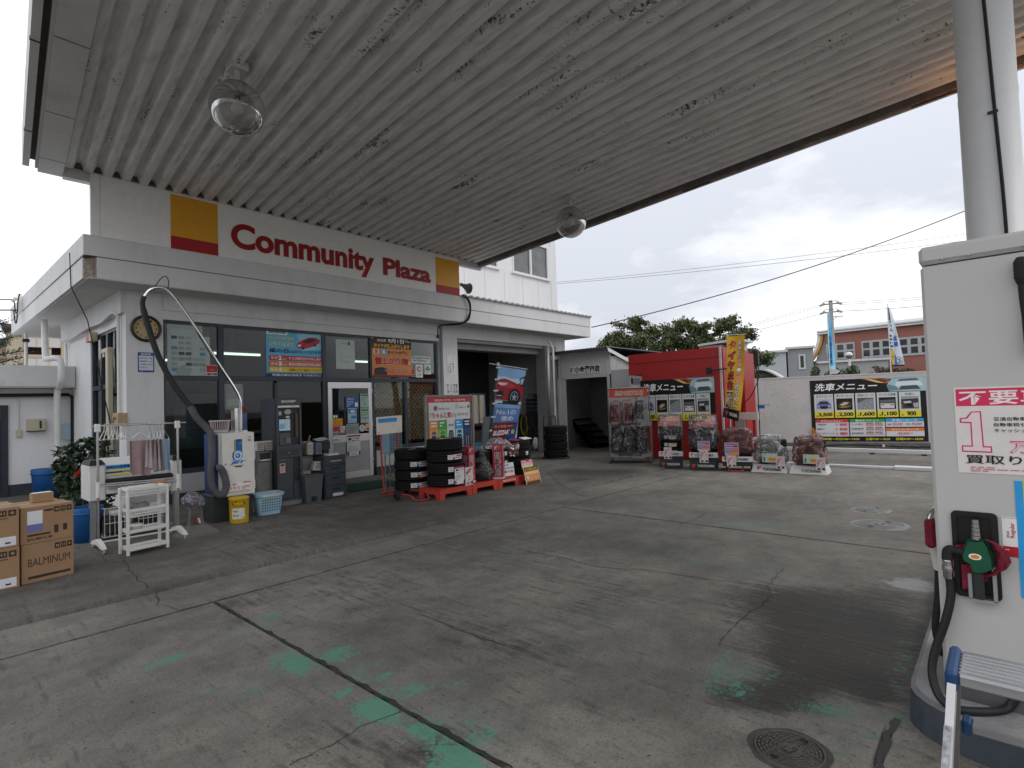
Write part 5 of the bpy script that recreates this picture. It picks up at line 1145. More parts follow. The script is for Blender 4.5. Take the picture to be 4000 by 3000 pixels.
b = MB(); b.box((0, 0, 0), (1.25, .95, .012), mat('green_mat', (.004, .045, .032), .9, var=.35, bump=.7, bscale=160), bev=.004); b.build('door_mat', label='dark green door mat lying before the shop door', cat='door mat', loc=(5.28, 8.62, AP + .001), rz=-.06)

# ------------------------------------------------------------------ things on the facade
GY = BY + .085     # just in front of the glass
def post(S, name, label, cat, x0, z0, y=None, rz=0.0, group=None):
    return S.b.build(name, label=label, cat=cat, loc=(x0, GY if y is None else y, z0), rz=rz, group=group)
S = Sheet(1.185, .88, '#5fb7dc')
S.P([(0, 0), (.38, 0), (.34, .08), (0, .08)], '#e8eef0'); S.T('BRIDGESTONE', .04, .015, .32, .06, '#1a1a1a', .03, .2)
S.P([(.5, .0), (1, .0), (1, .34), (.62, .42)], '#8fd0e8'); S.T('タイヤの残り溝が', .04, .11, .46, .20, '#e8d84a', .02, .1, '#1c4f80', .03); S.T('少なくなると', .04, .225, .46, .335, '#f0e04a', .025, 0, '#1c4f80', .03)
S.P([(.52, .24), (.60, .17), (.72, .10), (.84, .09), (.93, .14), (.91, .22), (.80, .30), (.62, .37), (.53, .36), (.50, .30)], '#c02a30'); S.P([(.62, .2), (.72, .13), (.82, .12), (.86, .16), (.75, .22), (.66, .24)], '#33202a'); S.C(.62, .35, .022, '#15151a'); S.C(.83, .27, .022, '#15151a'); S.P([(.52, .28), (.58, .26), (.58, .31), (.53, .33)], '#e8e0e0')
S.T('雨の日', .05, .385, .36, .475, '#12264f', .03); S.T('に止まりにくくなります!!', .37, .40, .95, .47, '#12264f', .02)
for i, (c, nn_, tx) in enumerate((('#c23a48', '2', 'すぐに交換をおすすめします'), ('#d9702f', '3', '早めの交換をおすすめします'), ('#e6c22f', '4', '注意してご走行ください!'))):
    y = .535 + i * .128; S.P([(.05, y), (.95, y), (.97, y + .055), (.95, y + .11), (.05, y + .11), (.03, y + .055)], c); S.T('残り溝', .07, y + .025, .17, y + .085, '#f6efe8', .01); S.T(nn_, .19, y + .01, .245, y + .10, '#f8f2ea', .05); S.T('mm以下', .255, y + .055, .33, y + .095, '#f6efe8', .01)
    S.T(tx, .36, y + .025, .93, y + .09, '#f8f4ee' if i < 2 else '#2b2a1c', .02)
S.R(0, .925, 1, 1, '#16305c'); S.T('残溝点検は当店までお気軽に!', .08, .938, .92, .988, '#f0f2f6', .015)
post(S, 'tyre_wear_poster', 'large sky blue tyre wear poster with a red car in the shop window', 'poster', 4.63, 2.155)
S = Sheet(1.08, .90, '#d68a4c')
S.R(0, 0, 1, .20, '#2a1612'); S.T('2022年', .13, .055, .36, .13, '#efe9e0', .02); S.T('9月1日～', .40, .035, .97, .145, '#f4efe6', .035)
S.R(0, .16, 1, .29, '#57301a'); S.T('タイヤが値上がりします', .05, .175, .95, .275, '#f2d21a', .035)
S.R(.04, .32, .17, .44, '#f4ebe4'); S.T('夏', .055, .325, .16, .435, '#c8202a', .03); S.C(.29, .385, .075, '#6aa3d6'); S.T('冬', .245, .33, .335, .44, '#f2f6fa', .03); S.T('タイヤの準備', .38, .335, .92, .43, '#20140e', .02)
S.T('値上がり前', .05, .49, .90, .70, '#b9121c', .07, 0, '#f3e8d2', .05); S.T('の', .90, .60, .97, .69, '#f0e6da', .02)
S.P([(.06, .79), (.22, .76), (.36, .79), (.36, 1), (.04, 1)], '#26262b'); S.R(.08, .84, .33, .86, '#44444a'); S.R(.08, .90, .33, .92, '#44444a')
S.T('今', .30, .775, .44, .91, '#b9121c', .05, 0, '#f3e8d2', .05); S.T('が', .45, .85, .50, .90, '#b9121c', .03); S.T('オススメ!', .50, .78, .93, .90, '#b9121c', .05, .1, '#f3e8d2', .05); S.R(0, .95, 1, 1, '#8a3a1c')
post(S, 'price_rise_poster', 'brown and orange price rise poster taped over the right shop window', 'poster', 6.925, 2.18, BY + .04)
for x in (6.93, 7.86):
    b = MB(); b.box((-.03, -.003, -.07), (.03, .003, .07), mat('brown_tape', (.22, .13, .075), .5)); b.build('tape_strip', label=('strip of brown tape at the top left of the price rise poster' if x < 7.5 else 'strip of brown tape at the top right of the price rise poster'), cat='tape', loc=(x, BY + .03, 3.08))
S = Sheet(.66, .90, '#aab6b4'); S.T('Card Line up', .08, .05, .78, .095, '#8a9a98', .01); S.R(.82, 0, 1, .22, '#6d7673')
rnd = random.Random(5)
for r_ in range(7):
    for k in range(5):
        if r_ < 4 and k > 2 and rnd.random() < .8: continue
        if rnd.random() < .12: continue
        c = rnd.choice(['#3f6d9c', '#8c9a9c', '#8f9ea0', '#5a86b4', '#9fa9a6', '#46555f']) if k < 1 or rnd.random() < .3 else rnd.choice(['#8f9c9c', '#9aa5a3', '#86908f'])
        S.R(.09 + k * .165, .23 + r_ * .10, .22 + k * .165, .29 + r_ * .10, c)
S.P([(.2, .98), (.2, .86), (.36, .78), (.5, .9), (.5, 1)], '#8e9996'); post(S, 'card_poster', 'pale grey card line-up poster in the left shop window', 'poster', 2.98, 2.13)
def secom(label, x, z, w, h, y=None):
    S = Sheet(w, h, '#d8d8d6', .001); S.R(.03, .03, .97, .66, '#b3242c'); S.R(.3, .42, .7, .46, '#d0a0a0'); S.T('SECOM', .06, .72, .94, .95, '#16181c', .06); post(S, 'security_sticker', label, 'sticker', x, z, y)
secom('red and white security sticker at the corner of the card poster', 3.575, 2.15, .18, .19, GY - .012)
secom('red and white security sticker low on the shop door glass', 5.935, .975, .135, .165, BY + .005)
secom('red and white security sticker beside the price rise poster', 7.985, 2.19, .125, .19, GY - .002)
S = Sheet(.45, .62, '#b9c4bf'); S.T('お知らせ', .3, .10, .75, .16, '#5f6b68', .01); S.lines(.12, .24, .9, .27, 1, '#6d7876', 2); S.lines(.15, .45, .85, .8, 4, '#a2aeaa', 3); S.R(.64, .06, .74, .18, '#3e4a4e'); post(S, 'notice_sheet', 'pale green notice sheet taped high on the glass over the door', 'notice', 6.08, 2.335)
S = Sheet(.32, .46, '#8f9696'); S.lines(.1, .1, .9, .4, 4, '#7d8585', 2); S.P([(.1, .6), (.9, .55), (.9, .8), (.1, .9)], '#a0a6a6'); post(S, 'notice_sheet', 'plain grey sheet on the glass behind the vacuum boom', 'notice', 3.87, 1.55)
S = Sheet(.50, .68, '#566466'); S.lines(.15, .4, .8, .5, 2, '#6f7c7c', 2); post(S, 'notice_sheet', 'dim greenish board inside the left lower pane', 'notice', 3.14, .90, BY + .3)
# door stickers
DYF = BY + .030
S = Sheet(.31, .23, '#2c5c9c'); S.T('ご来店の方へ', .06, .08, .7, .25, '#dfe8f2', .02); S.R(.08, .36, .6, .46, '#9fc0e0'); S.lines(.08, .55, .6, .9, 3, '#c6d8ea', 4); S.R(.7, .5, .93, .88, '#dfe6ea'); post(S, 'door_notice', 'dark blue notice at the top of the door glass', 'notice', 6.24, 1.51, DYF - .016)
S = Sheet(.21, .31, '#a9c4da'); S.R(.05, .05, .95, .35, '#3d74b4'); S.P([(.2, .25), (.4, .12), (.75, .14), (.85, .26), (.6, .32)], '#d7dde2'); S.R(.35, .5, .95, .72, '#3c86c6'); S.lines(.1, .75, .9, .95, 2, '#5f7f98', 3); post(S, 'door_notice', 'pale blue car leaflet below the dark blue door notice', 'notice', 6.285, 1.195, DYF - .016)
for k, (z0, z1) in enumerate(((1.49, 1.81), (1.18, 1.485))):
    S = Sheet(.21, z1 - z0, '#a9bdb2'); S.R(.06, .05, .94, .16, '#3f7a58'); S.lines(.1, .22, .9, .55, 3, '#6d8577', 4 + k); S.R(.45, .6, .55, .8, '#3a6fa0'); S.R(0, .62 if k else .9, 1, .68 if k else .95, '#4f8a66'); post(S, 'door_notice', ('upper of the two pale green notices at the right of the door glass', 'lower of the two pale green notices at the right of the door glass')[k], 'notice', 6.59, z0, DYF - .016)
S = Sheet(.30, .22, '#93a19a'); S.lines(.1, .08, .9, .22, 1, '#3a443f', 3); S.lines(.12, .3, .9, .9, 4, '#55605a', 5); post(S, 'door_notice', 'grey green printed sheet low in the middle of the door glass', 'notice', 6.24, .96, DYF - .018)
b = MB(); b.disc(0, 0, .075, 0, ink('#c9cec9'), 28); b.disc(0, .02, .02, -.0008, ink('#7d8a83'), 12); b.rect(-.05, -.03, .05, -.02, -.0008, ink('#7d8a83')); b.build('round_sticker', label='round pale sticker low on the door glass', cat='sticker', loc=(6.625, DYF - .018, 1.075))
S = Sheet(.22, .15, '#dd9a1e'); S.lines(.1, .15, .9, .85, 4, '#7a4e10', 3); post(S, 'door_sticker', 'amber sticker at the left of the door glass', 'sticker', 5.94, 1.15, DYF - .016)
S = Sheet(.125, .15, '#dcd6d4'); S.R(.06, .5, .94, .95, '#c22f3a'); S.T('d払い', .1, .1, .9, .42, '#c22f3a', .02); S.T('PAY', .14, .58, .86, .88, '#f0e6e6', .05); post(S, 'door_sticker', 'white and red PAY sticker beside the door security sticker', 'sticker', 6.095, .99, DYF - .016)
S = Sheet(.115, .07, '#3d9a5e'); S.R(.1, .2, .45, .8, '#dfe9e2'); S.C(.72, .5, .16, '#dfe9e2'); post(S, 'door_sticker', 'small green sticker above the amber one on the door', 'sticker', 5.94, 1.31, DYF - .016)
S = Sheet(.11, .15, '#d9b9b0'); S.lines(.1, .1, .9, .5, 3, '#b2503f', 3); S.R(.2, .55, .8, .9, '#a9483c'); post(S, 'door_sticker', 'small pink sticker at the lower right of the door glass', 'sticker', 6.705, 1.01, DYF - .016)
S = Sheet(.32, .43, '#d2d0cf'); S.R(0, 0, 1, .075, '#a3242e'); S.P([(.06, .22), (.12, .13), (.3, .12), (.34, .22)], '#16161a'); S.T('タイヤ買取り', .36, .13, .95, .20, '#222226', .02); S.T('高く買取ります', .08, .24, .95, .31, '#222226', .02); S.lines(.1, .36, .92, .42, 1, '#333338', 7); S.lines(.1, .5, .9, .8, 6, '#8d8d90', 3); S.R(.03, .78, .13, .98, '#17171a'); S.R(.87, .78, .97, .98, '#17171a'); S.R(.3, .86, .7, .95, '#b9babc')
post(S, 'door_flyer', 'white flyer with a red strip stuck below the door glass', 'flyer', 6.245, .505, BY + .003)
# right window plates
S = Sheet(.60, .17, '#c9ccca'); S.R(.01, .04, .99, .96, '#d3d5d3'); S.T('揮発油品質維持計画', .08, .12, .92, .42, '#26282a', .02); S.T('通商産業省認定店', .14, .5, .8, .75, '#26282a', .015); S.lines(.3, .82, .85, .92, 1, '#555555', 3); post(S, 'certificate_plate', 'white certificate plate beside the price rise poster', 'plate', 8.005, 2.52)
S = Sheet(.215, .31, '#d2d4d0'); S.C(.5, .36, .30, '#c9434a'); S.C(.58, .38, .20, '#d2d4d0'); S.P([(.2, .36), (.3, .52), (.6, .58), (.8, .42), (.78, .3), (.62, .45), (.4, .46)], '#3f9a6a'); S.T('石油組合', .25, .74, .78, .84, '#333333', .01); post(S, 'union_sticker', 'white sticker with a red and green swirl emblem', 'sticker', 8.15, 2.18)
S = Sheet(.20, .235, '#d2d4d0'); S.P([(.5, .1), (.68, .28), (.5, .46), (.32, .28)], '#2f7f54'); S.P([(.3, .3), (.48, .48), (.3, .66), (.12, .48)], '#2f7f54'); S.P([(.7, .3), (.88, .48), (.7, .66), (.52, .48)], '#2f7f54'); S.R(.46, .5, .54, .8, '#2f7f54'); S.lines(.3, .85, .7, .92, 1, '#444444', 3); post(S, 'green_mark_sticker', 'white sticker with a green leaf shaped emblem', 'sticker', 8.42, 2.26)
S = Sheet(.27, .47, '#d6d7d6'); S.R(.02, .01, .98, .99, '#dddedd')
for i, ch in enumerate('こども110番'): S.T(ch, .66, .05 + i * .125, .80, .145 + i * .125, '#4a7fbe', .03)
for i, ch in enumerate('安心の家'): S.T(ch, .30, .42 + i * .14, .50, .53 + i * .14, '#c9574a', .03)
S.lines(.1, .5, .24, .95, 6, '#8a8a8a', 2); post(S, 'pillar_poster', 'white poster with blue and red vertical lettering on the bay pillar', 'poster', 9.045, 2.275, BY - .026)
S = Sheet(.37, .24, '#d8d8d7')
for i, ch in enumerate('整備工場'): S.T(ch, .04, .04 + i * .24, .19, .24 + i * .24, '#222222', .03)
for i, ch in enumerate('国土交通'): S.T(ch, .58, .04 + i * .24, .74, .24 + i * .24, '#222222', .03)
for i, ch in enumerate('認証工場'): S.T(ch, .80, .04 + i * .24, .95, .24 + i * .24, '#222222', .03)
S.lines(.28, .1, .5, .9, 7, '#777777', 4); post(S, 'pillar_notice', 'white notice of black vertical lettering low on the bay pillar', 'notice', 9.015, 1.795, BY - .026)
# clock and notice on the corner pillar
ck = thing('wall_clock', 'round tan wall clock with dark rim on the white corner pillar', 'clock', (2.655, BY, 2.895))
b = MB(); prof = [(0, 0), (.205, 0), (.218, -.012), (.218, -.03), (.205, -.045), (.19, -.048), (.178, -.04), (.172, -.022)]
b.lathe([(r, z) for r, z in prof], mat('clock_rim', (.035, .027, .022), .35, .2), seg=40); b.v = [(x, z, y) for x, y, z in b.v]; b.build('rim', ck)
b = MB(); b.disc(0, 0, .176, -.022, mat('clock_face', (.45, .33, .17), .5, var=.12), 36)
for k in range(12):
    a = RAD(90 - 30 * (k + 1)); tx = str(k + 1); cw = .018 if k < 9 else .026; x, z = .14 * cos(a), .14 * sin(a); b.text(tx, x - cw * .8, z - .018, x + cw * .8, z + .018, -.0235, BLACK, .03)
b.text('CLOCK', -.035, .055, .035, .07, -.0235, BLACK, .01); b.build('face', ck)
b = MB()
for a, L_, w_ in ((RAD(118), .085, .008), (RAD(112), .12, .005), (RAD(60), .10, .006)):
    d = Vector((cos(a), 0, sin(a))); s = Vector((-sin(a), 0, cos(a))) * w_; b.add([tuple(-d * .02 + s + Vector((0, -.026, 0))), tuple(-d * .02 - s + Vector((0, -.026, 0))), tuple(d * L_ - s * .4 + Vector((0, -.026, 0))), tuple(d * L_ + s * .4 + Vector((0, -.026, 0)))], [(0, 1, 2, 3)], BLACK)
b.disc(0, 0, .012, -.0275, BLACK, 12); b.build('hand', ck)
S = Sheet(.225, .32, '#33518f'); S.R(.07, .17, .93, .90, '#d3d6de'); S.T('喫煙室', .2, .04, .82, .135, '#dfe4f0', .03)
for i, tx in enumerate(('加熱式の一部', '喫煙所として', 'ご利用いただ', 'けます。')): S.T(tx, .13, .25 + i * .155, (.88, .88, .88, .6)[i], .335 + i * .155, '#2b3a66', .02)
S.lines(.15, .925, .85, .97, 1, '#c6cee0', 2); post(S, 'pillar_notice', 'small blue bordered notice below the wall clock', 'notice', 2.54, 2.19, BY - .004)
# left wall: pipes, boxes, wires, annex
b = MB(); b.tube(smooth_path([(BX - .045, 14.6, 2.2), (BX - .045, 14.6, 2.9), (BX - .055, 14.5, 3.08), (BX - .09, 13.4, 3.09), (BX - .085, 12.3, 3.13), (BX - .09, 11.4, 3.10), (BX - .085, 10.75, 3.17), (BX - .05, 10.55, 3.12), (BX - .04, 10.54, 2.9), (BX - .04, 10.53, 1.5)], 5), .024, PIPEW, 10)
b.v = [(x - BX, y - 10.53, z - 1.5) for x, y, z in b.v]; b.build('conduit_pipe', label='wavy white conduit running along the top of the left side wall', cat='pipe', loc=(BX, 10.53, 1.5))
t = thing('exhaust_duct', 'cream vertical duct standing in front of the side window', 'duct', (BX - .06, 11.02, .7)); b = MB(); CRM = mat('cream_plastic', (.52, .47, .35), .5, var=.05, dirt=(.3, .25, .18), damt=.3)
b.box((-.04, -.07, 0), (.04, .07, 1.9), CRM, bev=.01); b.build('shaft', t); b = MB(); b.box((-.045, -.08, 1.86), (.045, .32, 1.94), CRM, bev=.01); b.box((-.03, .2, 1.8), (.03, .3, 1.86), CRM); b.build('elbow', t)
t = thing('switch_box', 'tan steel switch box on the side wall beside the corner', 'switch box', (BX - .07, 10.40, 1.36)); b = MB(); b.box((-.05, -.16, 0), (.07, .16, .19), mat('tan_box', (.42, .30, .17), .55, var=.08), bev=.006); b.build('box', t); b = MB(); b.box((-.062, -.05, .10), (-.051, .05, .12), BLACK); b.tube(smooth_path([(-.06, .02, .11), (-.07, .03, .06), (-.06, .04, .02)]), .006, BLACK, 6); b.build('latch', t)
t = thing('alarm_light', 'small red and cream box lamp above the side window', 'lamp', (BX - .05, 12.30, 2.86)); b = MB(); b.box((-.05, -.02, 0), (.05, .2, .16), mat('alarm_red', (.55, .06, .025), .4), bev=.01); b.build('lens', t); b = MB(); b.box((-.05, -.20, 0), (.05, -.021, .16), CRM, bev=.006); b.build('body', t)
an = thing('annex_building', 'low white annex with grey parapet and dark door at the left', 'building', (.2, 14.2, 0)); AX = -.2
b = MB(); b.box((-9, .10, 0), (2.18, 4, 2.10), WHITE2); b.build('wall', an)
b = MB(); b.box((-9, .085, 0), (2.18, .10, .25), NAVYP); b.build('base_band', an)
b = MB(); b.box((-9, -.28, 2.13), (2.17, 3.9, 2.53), mat('parapet_grey', (.58, .58, .58), .8, var=.05, dirt=(.25, .24, .23), dscale=2, damt=.5)); b.box((-9, -.26, 2.105), (2.17, 3.9, 2.13), SOFF); b.build('parapet', an)
b = MB(); b.box((.30, .06, .03), (1.20, .098, 1.78), mat('annex_frame', (.03, .035, .05), .5)); b.box((.38, .05, .12), (1.10, .059, 1.70), mat('annex_door_navy', (.012, .018, .028), .45)); dd = b.build('door', an); b = MB(); b.box((.95, .04, 1.42), (1.09, .049, 1.70), CLEARGL); b.build('pane', dd)
b = MB(); b.tube([(-6, .0, 1.97), (2.10, .0, 1.97), (2.17, .0, 1.92), (2.17, .0, .2)], .035, BLACKM, 10); b.build('black_pipe', an)
dp = thing('downpipe', 'fat white plastic downpipe at the corner of annex and shop', 'downpipe', (2.10, 14.05, 0)); b = MB(); b.tube(smooth_path([(0, 0, .05), (0, 0, 1.9), (.02, -.12, 2.12), (.02, -.28, 2.25), (.02, -.28, 2.60), (-.05, -.2, 2.68), (-.14, .0, 2.68), (-.16, .1, 2.75), (-.15, .3, 3.48)], 5), .055, PIPEW, 14); b.build('pipe', dp)
pd = thing('towel_dispenser', 'cream wall box with a dark slot on the annex wall', 'dispenser', (1.66, 14.30, 1.25)); b = MB(); b.add([(0, -.10, .02), (.28, -.10, .02), (.28, -.12, .25), (0, -.12, .25), (0, 0, 0), (.28, 0, 0), (.28, 0, .25), (0, 0, .25)], [(0, 1, 2, 3), (0, 4, 5, 1), (1, 5, 6, 2), (2, 6, 7, 3), (3, 7, 4, 0)], CRM); b.box((0, -.125, 0), (.28, -.08, .018), BLACK); b.build('case', pd); b = MB(); b.rect(.19, .06, .22, .21, -.125, BLACK); b.build('slot', pd)
b = MB(); b.box((0, -.05, 0), (.085, 0, .14), CRM, bev=.006); b.cyl((.04, -.02, .14), (.04, -.02, .80), .01, PIPEW, 8); b.build('wall_switch', label='small cream switch with a conduit beside the annex door', cat='switch', loc=(1.51, 14.30, 1.16))
b = MB(); b.box((0, 0, 0), (.16, .02, .33), mat('pale_blue_sheet', (.40, .52, .60), .6, var=.1)); b.build('blue_sheet', label='pale blue sheet hung beside the black pipe on the annex', cat='sheet', loc=(2.19, 14.22, 1.06))
b = MB(); b.tube(catenary((1.70, 10.15, 3.82), (2.30, 13.0, 1.95), .0, 4), .007, BLACKM, 6); b.v = [(x - 1.7, y - 10.15, z - 3.82) for x, y, z in b.v]
def wire(name, label, pts, r, m=BLACKM, sm=False):
    p0 = Vector(pts[0]); P = smooth_path(pts, 5) if sm else [Vector(p) for p in pts]; b = MB(); b.tube([p - p0 for p in P], r, m, 6)
    return b.build(name, label=label, cat='wire', loc=tuple(p0))
wire('hanging_wire', 'thin black wire slanting down the left side wall from the eave', [(1.735, 10.55, 4.02), (1.74, 10.5, 3.49), (1.95, 10.55, 3.0), (2.36, 11.0, 1.2)], .008)
wire('service_drop', 'upper power line running in from the left to the eave corner', catenary((-16, 26, 5.4), (1.70, 15.4, 4.02), .25), .012)
wire('service_drop', 'lower looped cable running in from the left to the eave corner', catenary((-16, 26, 4.6), (1.70, 15.5, 3.82), .3), .014)
t = thing('insulator_bracket', 'cable bracket with insulators at the far end of the left eave', 'bracket', (1.66, 15.4, 3.75)); b = MB(); b.box((0, -.02, 0), (.07, .02, .4), WHITEP); b.cyl((-.05, -.2, .27), (-.05, .2, .27), .03, WHITEP, 10); b.build('bracket', t); b = MB(); b.tube(smooth_path([(-.03, .2, .25), (-.02, .1, .02), (-.02, -.15, -.02), (-.02, -.25, .2), (-.0, -.3, .35)]), .012, BLACKM, 6); b.tube(smooth_path([(-.03, .3, .1), (-.02, .2, -.15), (-.02, .0, -.22), (-.01, -.1, -.05)]), .012, BLACKM, 6); b.build('cable_loop', t)
# horn speaker and cables at the right end of the sign
t = thing('horn_speaker', 'grey horn loudspeaker at the right end of the fascia sign', 'loudspeaker', (9.10, 9.72, 4.42)); b = MB(); b.lathe([(0, 0), (.04, 0), (.045, .09), (.055, .10), (.07, .16), (.12, .26), (.135, .265), (.125, .258), (.06, .17), (0, .12)], mat('speaker_grey', (.11, .105, .095), .5, dirt=(.3, .3, .28), damt=.3), seg=24); b.v = [(z, y - .0, -x * 1 - .25 * z) for x, y, z in b.v]; b.build('horn', t); b = MB(); b.box((-.05, .02, -.16), (-.02, .06, .08), STEEL); b.build('bracket', t)
b = MB()
for k, o in enumerate((0, .03, .055)): b.tube(smooth_path([(9.02 + o, 9.60, 4.14), (9.18 + o, 9.58, 4.02), (9.24 + o * .6, 9.58, 3.8), (9.15 + o, 9.60, 3.55), (8.98, 9.66, 3.46 - o * .5), (8.85, 9.95, 3.45 - o * .3), (8.78, 10.22, 3.42), (8.76 + o * .5, 10.24, 3.15)], 5), .013, BLACKM, 6)
b.v = [(x - 9.02, y - 9.6, z - 4.14) for x, y, z in b.v]; b.build('cable_bundle', label='black cable bundle looping from the sign end under the eave', cat='cable', loc=(9.02, 9.6, 4.14))

# ------------------------------------------------------------------ tyres
TYR = mat('tyre_rubber', (.009, .009, .0095), .8, var=.3, vscale=18, bump=.15, bscale=90, spec=.22)
def tyre_mesh(R_, W_, r_in, seg=44):
    b = MB(); h = W_ / 2; p = [(r_in, -h * .72), (r_in + .02, -h * .86), (R_ * .84, -h), (R_ * .95, -h * .92), (R_ * .985, -h * .78)]
    for g in (-.5, 0, .5): p += [(R_, g * h - .10 * h - .004), (R_ - .009, g * h - .08 * h), (R_ - .009, g * h + .08 * h), (R_, g * h + .10 * h + .004)]
    p = p[:5] + [(R_, -h * .70)] + p[5:] + [(R_, h * .70), (R_ * .985, h * .78), (R_ * .95, h * .92), (R_ * .84, h), (r_in + .02, h * .86), (r_in, h * .72), (r_in + .03, 0), (r_in, -h * .72)]
    b.lathe(p, TYR, seg=seg)
    # cross cuts in the tread
    dk = mat('tread_gap', (.006, .006, .006), .9)
    for k in range(64):
        a = 2 * pi * k / 64; da = .018
        for (z0, z1, sh) in ((-.70, -.62, .05), (.62, .70, -.05), (-.40, -.12, .04), (.12, .40, -.04)):
            b.add([((R_ + .0006) * cos(a + q), (R_ + .0006) * sin(a + q), z * h) for q, z in ((0, z0), (da, z0), (da + sh, z1), (sh, z1))], [(0, 1, 2, 3)], dk)
    return b
def sticker(R_, a0, z0, wdeg, hh, kind, parent, seed=0):
    b = MB(); r = R_ + .003; rnd = random.Random(seed)
    if kind == 'white':
        wrapped(b, r, a0, a0 + wdeg, z0, z0 + hh, ink('#d6d8d6'))
        for q in range(3): wrapped(b, r + .0008, a0 + wdeg * .12, a0 + wdeg * rnd.uniform(.4, .9), z0 + hh * (.2 + .25 * q), z0 + hh * (.27 + .25 * q), ink('#6c7076'), 3)
    else:
        c1, c2 = kind; wrapped(b, r, a0, a0 + wdeg, z0, z0 + hh * .45, ink(c1)); wrapped(b, r, a0, a0 + wdeg, z0 + hh * .45, z0 + hh, ink('#c9cccf')); wrapped(b, r + .0008, a0 + wdeg * .1, a0 + wdeg * .9, z0 + hh * .1, z0 + hh * .3, ink('#e3dcd8'), 4); wrapped(b, r + .0008, a0 + wdeg * .3, a0 + wdeg * .95, z0 + hh * .62, z0 + hh * .86, ink(c2), 4)
    b.build('sticker', parent)
PROTO = {}
def tyre(label, loc, R_, W_, group, stick=(), rz=0.0, tilt=None):
    k = (R_, W_)
    t = thing('tyre', label, 'tyre', loc, rz, group)
    if tilt: t.rotation_euler = tilt
    if k not in PROTO: PROTO[k] = tyre_mesh(R_, W_, R_ * .62).build('rubber', t)
    else:
        c = PROTO[k].copy(); COL.objects.link(c); c.parent = t
    for i, s in enumerate(stick): sticker(R_, *s[:5], t, i)
    return t
ORD = ['lowest', 'second lowest', 'second highest', 'topmost']
# stack 1 on the hand truck
TK = (5.80, 7.52)
for k in range(4):
    st = []
    if k < 3: st = [(226, -.02, 20, .075, 'white'), (248, -.03, 42, .085, ('#a02030' if k != 2 else '#2c60a8', '#b0282e'))]
    tyre(ORD[k] + ' black tyre of the stack on the red hand truck', (TK[0] + .008 * (k % 2), TK[1], AP + .16 + k * .172), .305, .166, 'tyres stacked on the red hand truck', st, rz=.1 * k if not st else 0)
b = MB(); wrapped(b, .16, 230, 300, 0, .001, ink('#d8d0cc')); b.v = []; b.f = []; b.m = []; b.sm = []
b.rect(0, 0, .13, .08, 0, ink('#d9d3cf')); b.rect(.02, .02, .11, .045, -.0006, ink('#c04a50')); b.warp(lambda x, y, z: (x, z, -y + .0)); b.build('price_card', label='white and red price card lying on top of the hand truck tyres', cat='price card', loc=(5.62, 7.33, AP + .16 + 3.5 * .172 + .004))
ht = thing('hand_truck', 'red steel hand truck with white message board carrying a stack of four tyres', 'hand truck', (5.47, 7.5, AP), 0)
REDS = mat('red_steel', (.36, .035, .028), .45, var=.1, dirt=(.1, .03, .02), damt=.3)
b = MB()
for x in (-.13, .21): b.tube([(x, -.10 + .28, .06), (x, .24, .60), (x, .26, 1.05)], .016, REDS, 10)
b.tube(smooth_path([(-.20, .0, .06), (-.19, -.55, .10), (-.17, -.66, .03), (-.05, -.70, .015), (.08, -.70, .015), (.11, -.66, .03), (.12, -.5, .12), (.12, .18, .06)], 4), .014, REDS, 10); b.cyl((-.2, .18, .06), (.28, .18, .06), .014, REDS, 10); b.build('frame', ht)
for x in (-.24, .30):
    b = MB(); b.lathe([(.02, -.02), (.065, -.02), (.075, -.01), (.075, .01), (.065, .02), (.02, .02)], BLACKM, seg=20); b.v = [(z + x, y + (-.30 if x < 0 else .18), x_ + .078) for x_, y, z in b.v]; b.build('wheel', ht)
S = Sheet(.51, .29, '#d6cfc4', .012); S.R(.06, .10, .80, .34, '#3a86c4'); S.lines(.04, .86, .14, .94, 1, '#222222', 3); S.R(.86, .84, .88, .9, '#333333'); S.R(.62, .55, .64, .66, '#b5afa8'); S.b.v = [(x - .255 + .04, y + .235, z + 1.02 + .03 * x) for x, y, z in S.b.v]; S.b.build('message_board', ht)
# platforms with the other stacks
REDP = mat('red_plastic', (.48, .045, .03), .42, var=.07, vscale=4, dirt=(.2, .06, .04), damt=.3)
PLX = [(5.59, 6.27), (6.285, 6.89), (6.905, 7.45), (7.462, 7.98)]
PLN = ['leftmost red plastic display platform under the tall stack of four tyres', 'red plastic display platform under the bagged tyres between the two red pillar signs', 'red plastic display platform with white lettering beside the price placards', 'rightmost red plastic display platform under the shorter tyre stack']
for k, (x0, x1) in enumerate(PLX):
    t = thing('display_platform', PLN[k], 'platform', (x0, 6.58, AP), 0, 'red tyre display platforms'); w_ = x1 - x0
    b = MB(); b.prism([(0, 0), (.09, 0), (.115, .085), (w_ - .115, .085), (w_ - .09, 0), (w_, 0), (w_, .15), (0, .15)], 0, .03, REDP); b.prism([(0, 0), (.09, 0), (.115, .085), (w_ - .115, .085), (w_ - .09, 0), (w_, 0), (w_, .15), (0, .15)], .49, .52, REDP)
    b.prism([(.031, 0), (.10, 0), (.12, .085), (.40, .085), (.42, 0), (.489, 0), (.489, .148), (.031, .148)], 0, .03, REDP, axis=0); b.prism([(.031, 0), (.10, 0), (.12, .085), (.40, .085), (.42, 0), (.489, 0), (.489, .148), (.031, .148)], w_ - .03, w_, REDP, axis=0)
    b.box((.031, .031, .13), (w_ - .031, .489, .148), REDP); b.box((-.0, -.0, .1505), (w_, .52, .160), REDP, bev=.003); b.build('deck', t)
    if k == 2: b = MB(); b.text('BRIDGESTONE', .12, .105, w_ - .10, .135, -.0015, ink('#d9c9c4'), .03); b.build('lettering', t)
S2 = (6.00, 6.92)
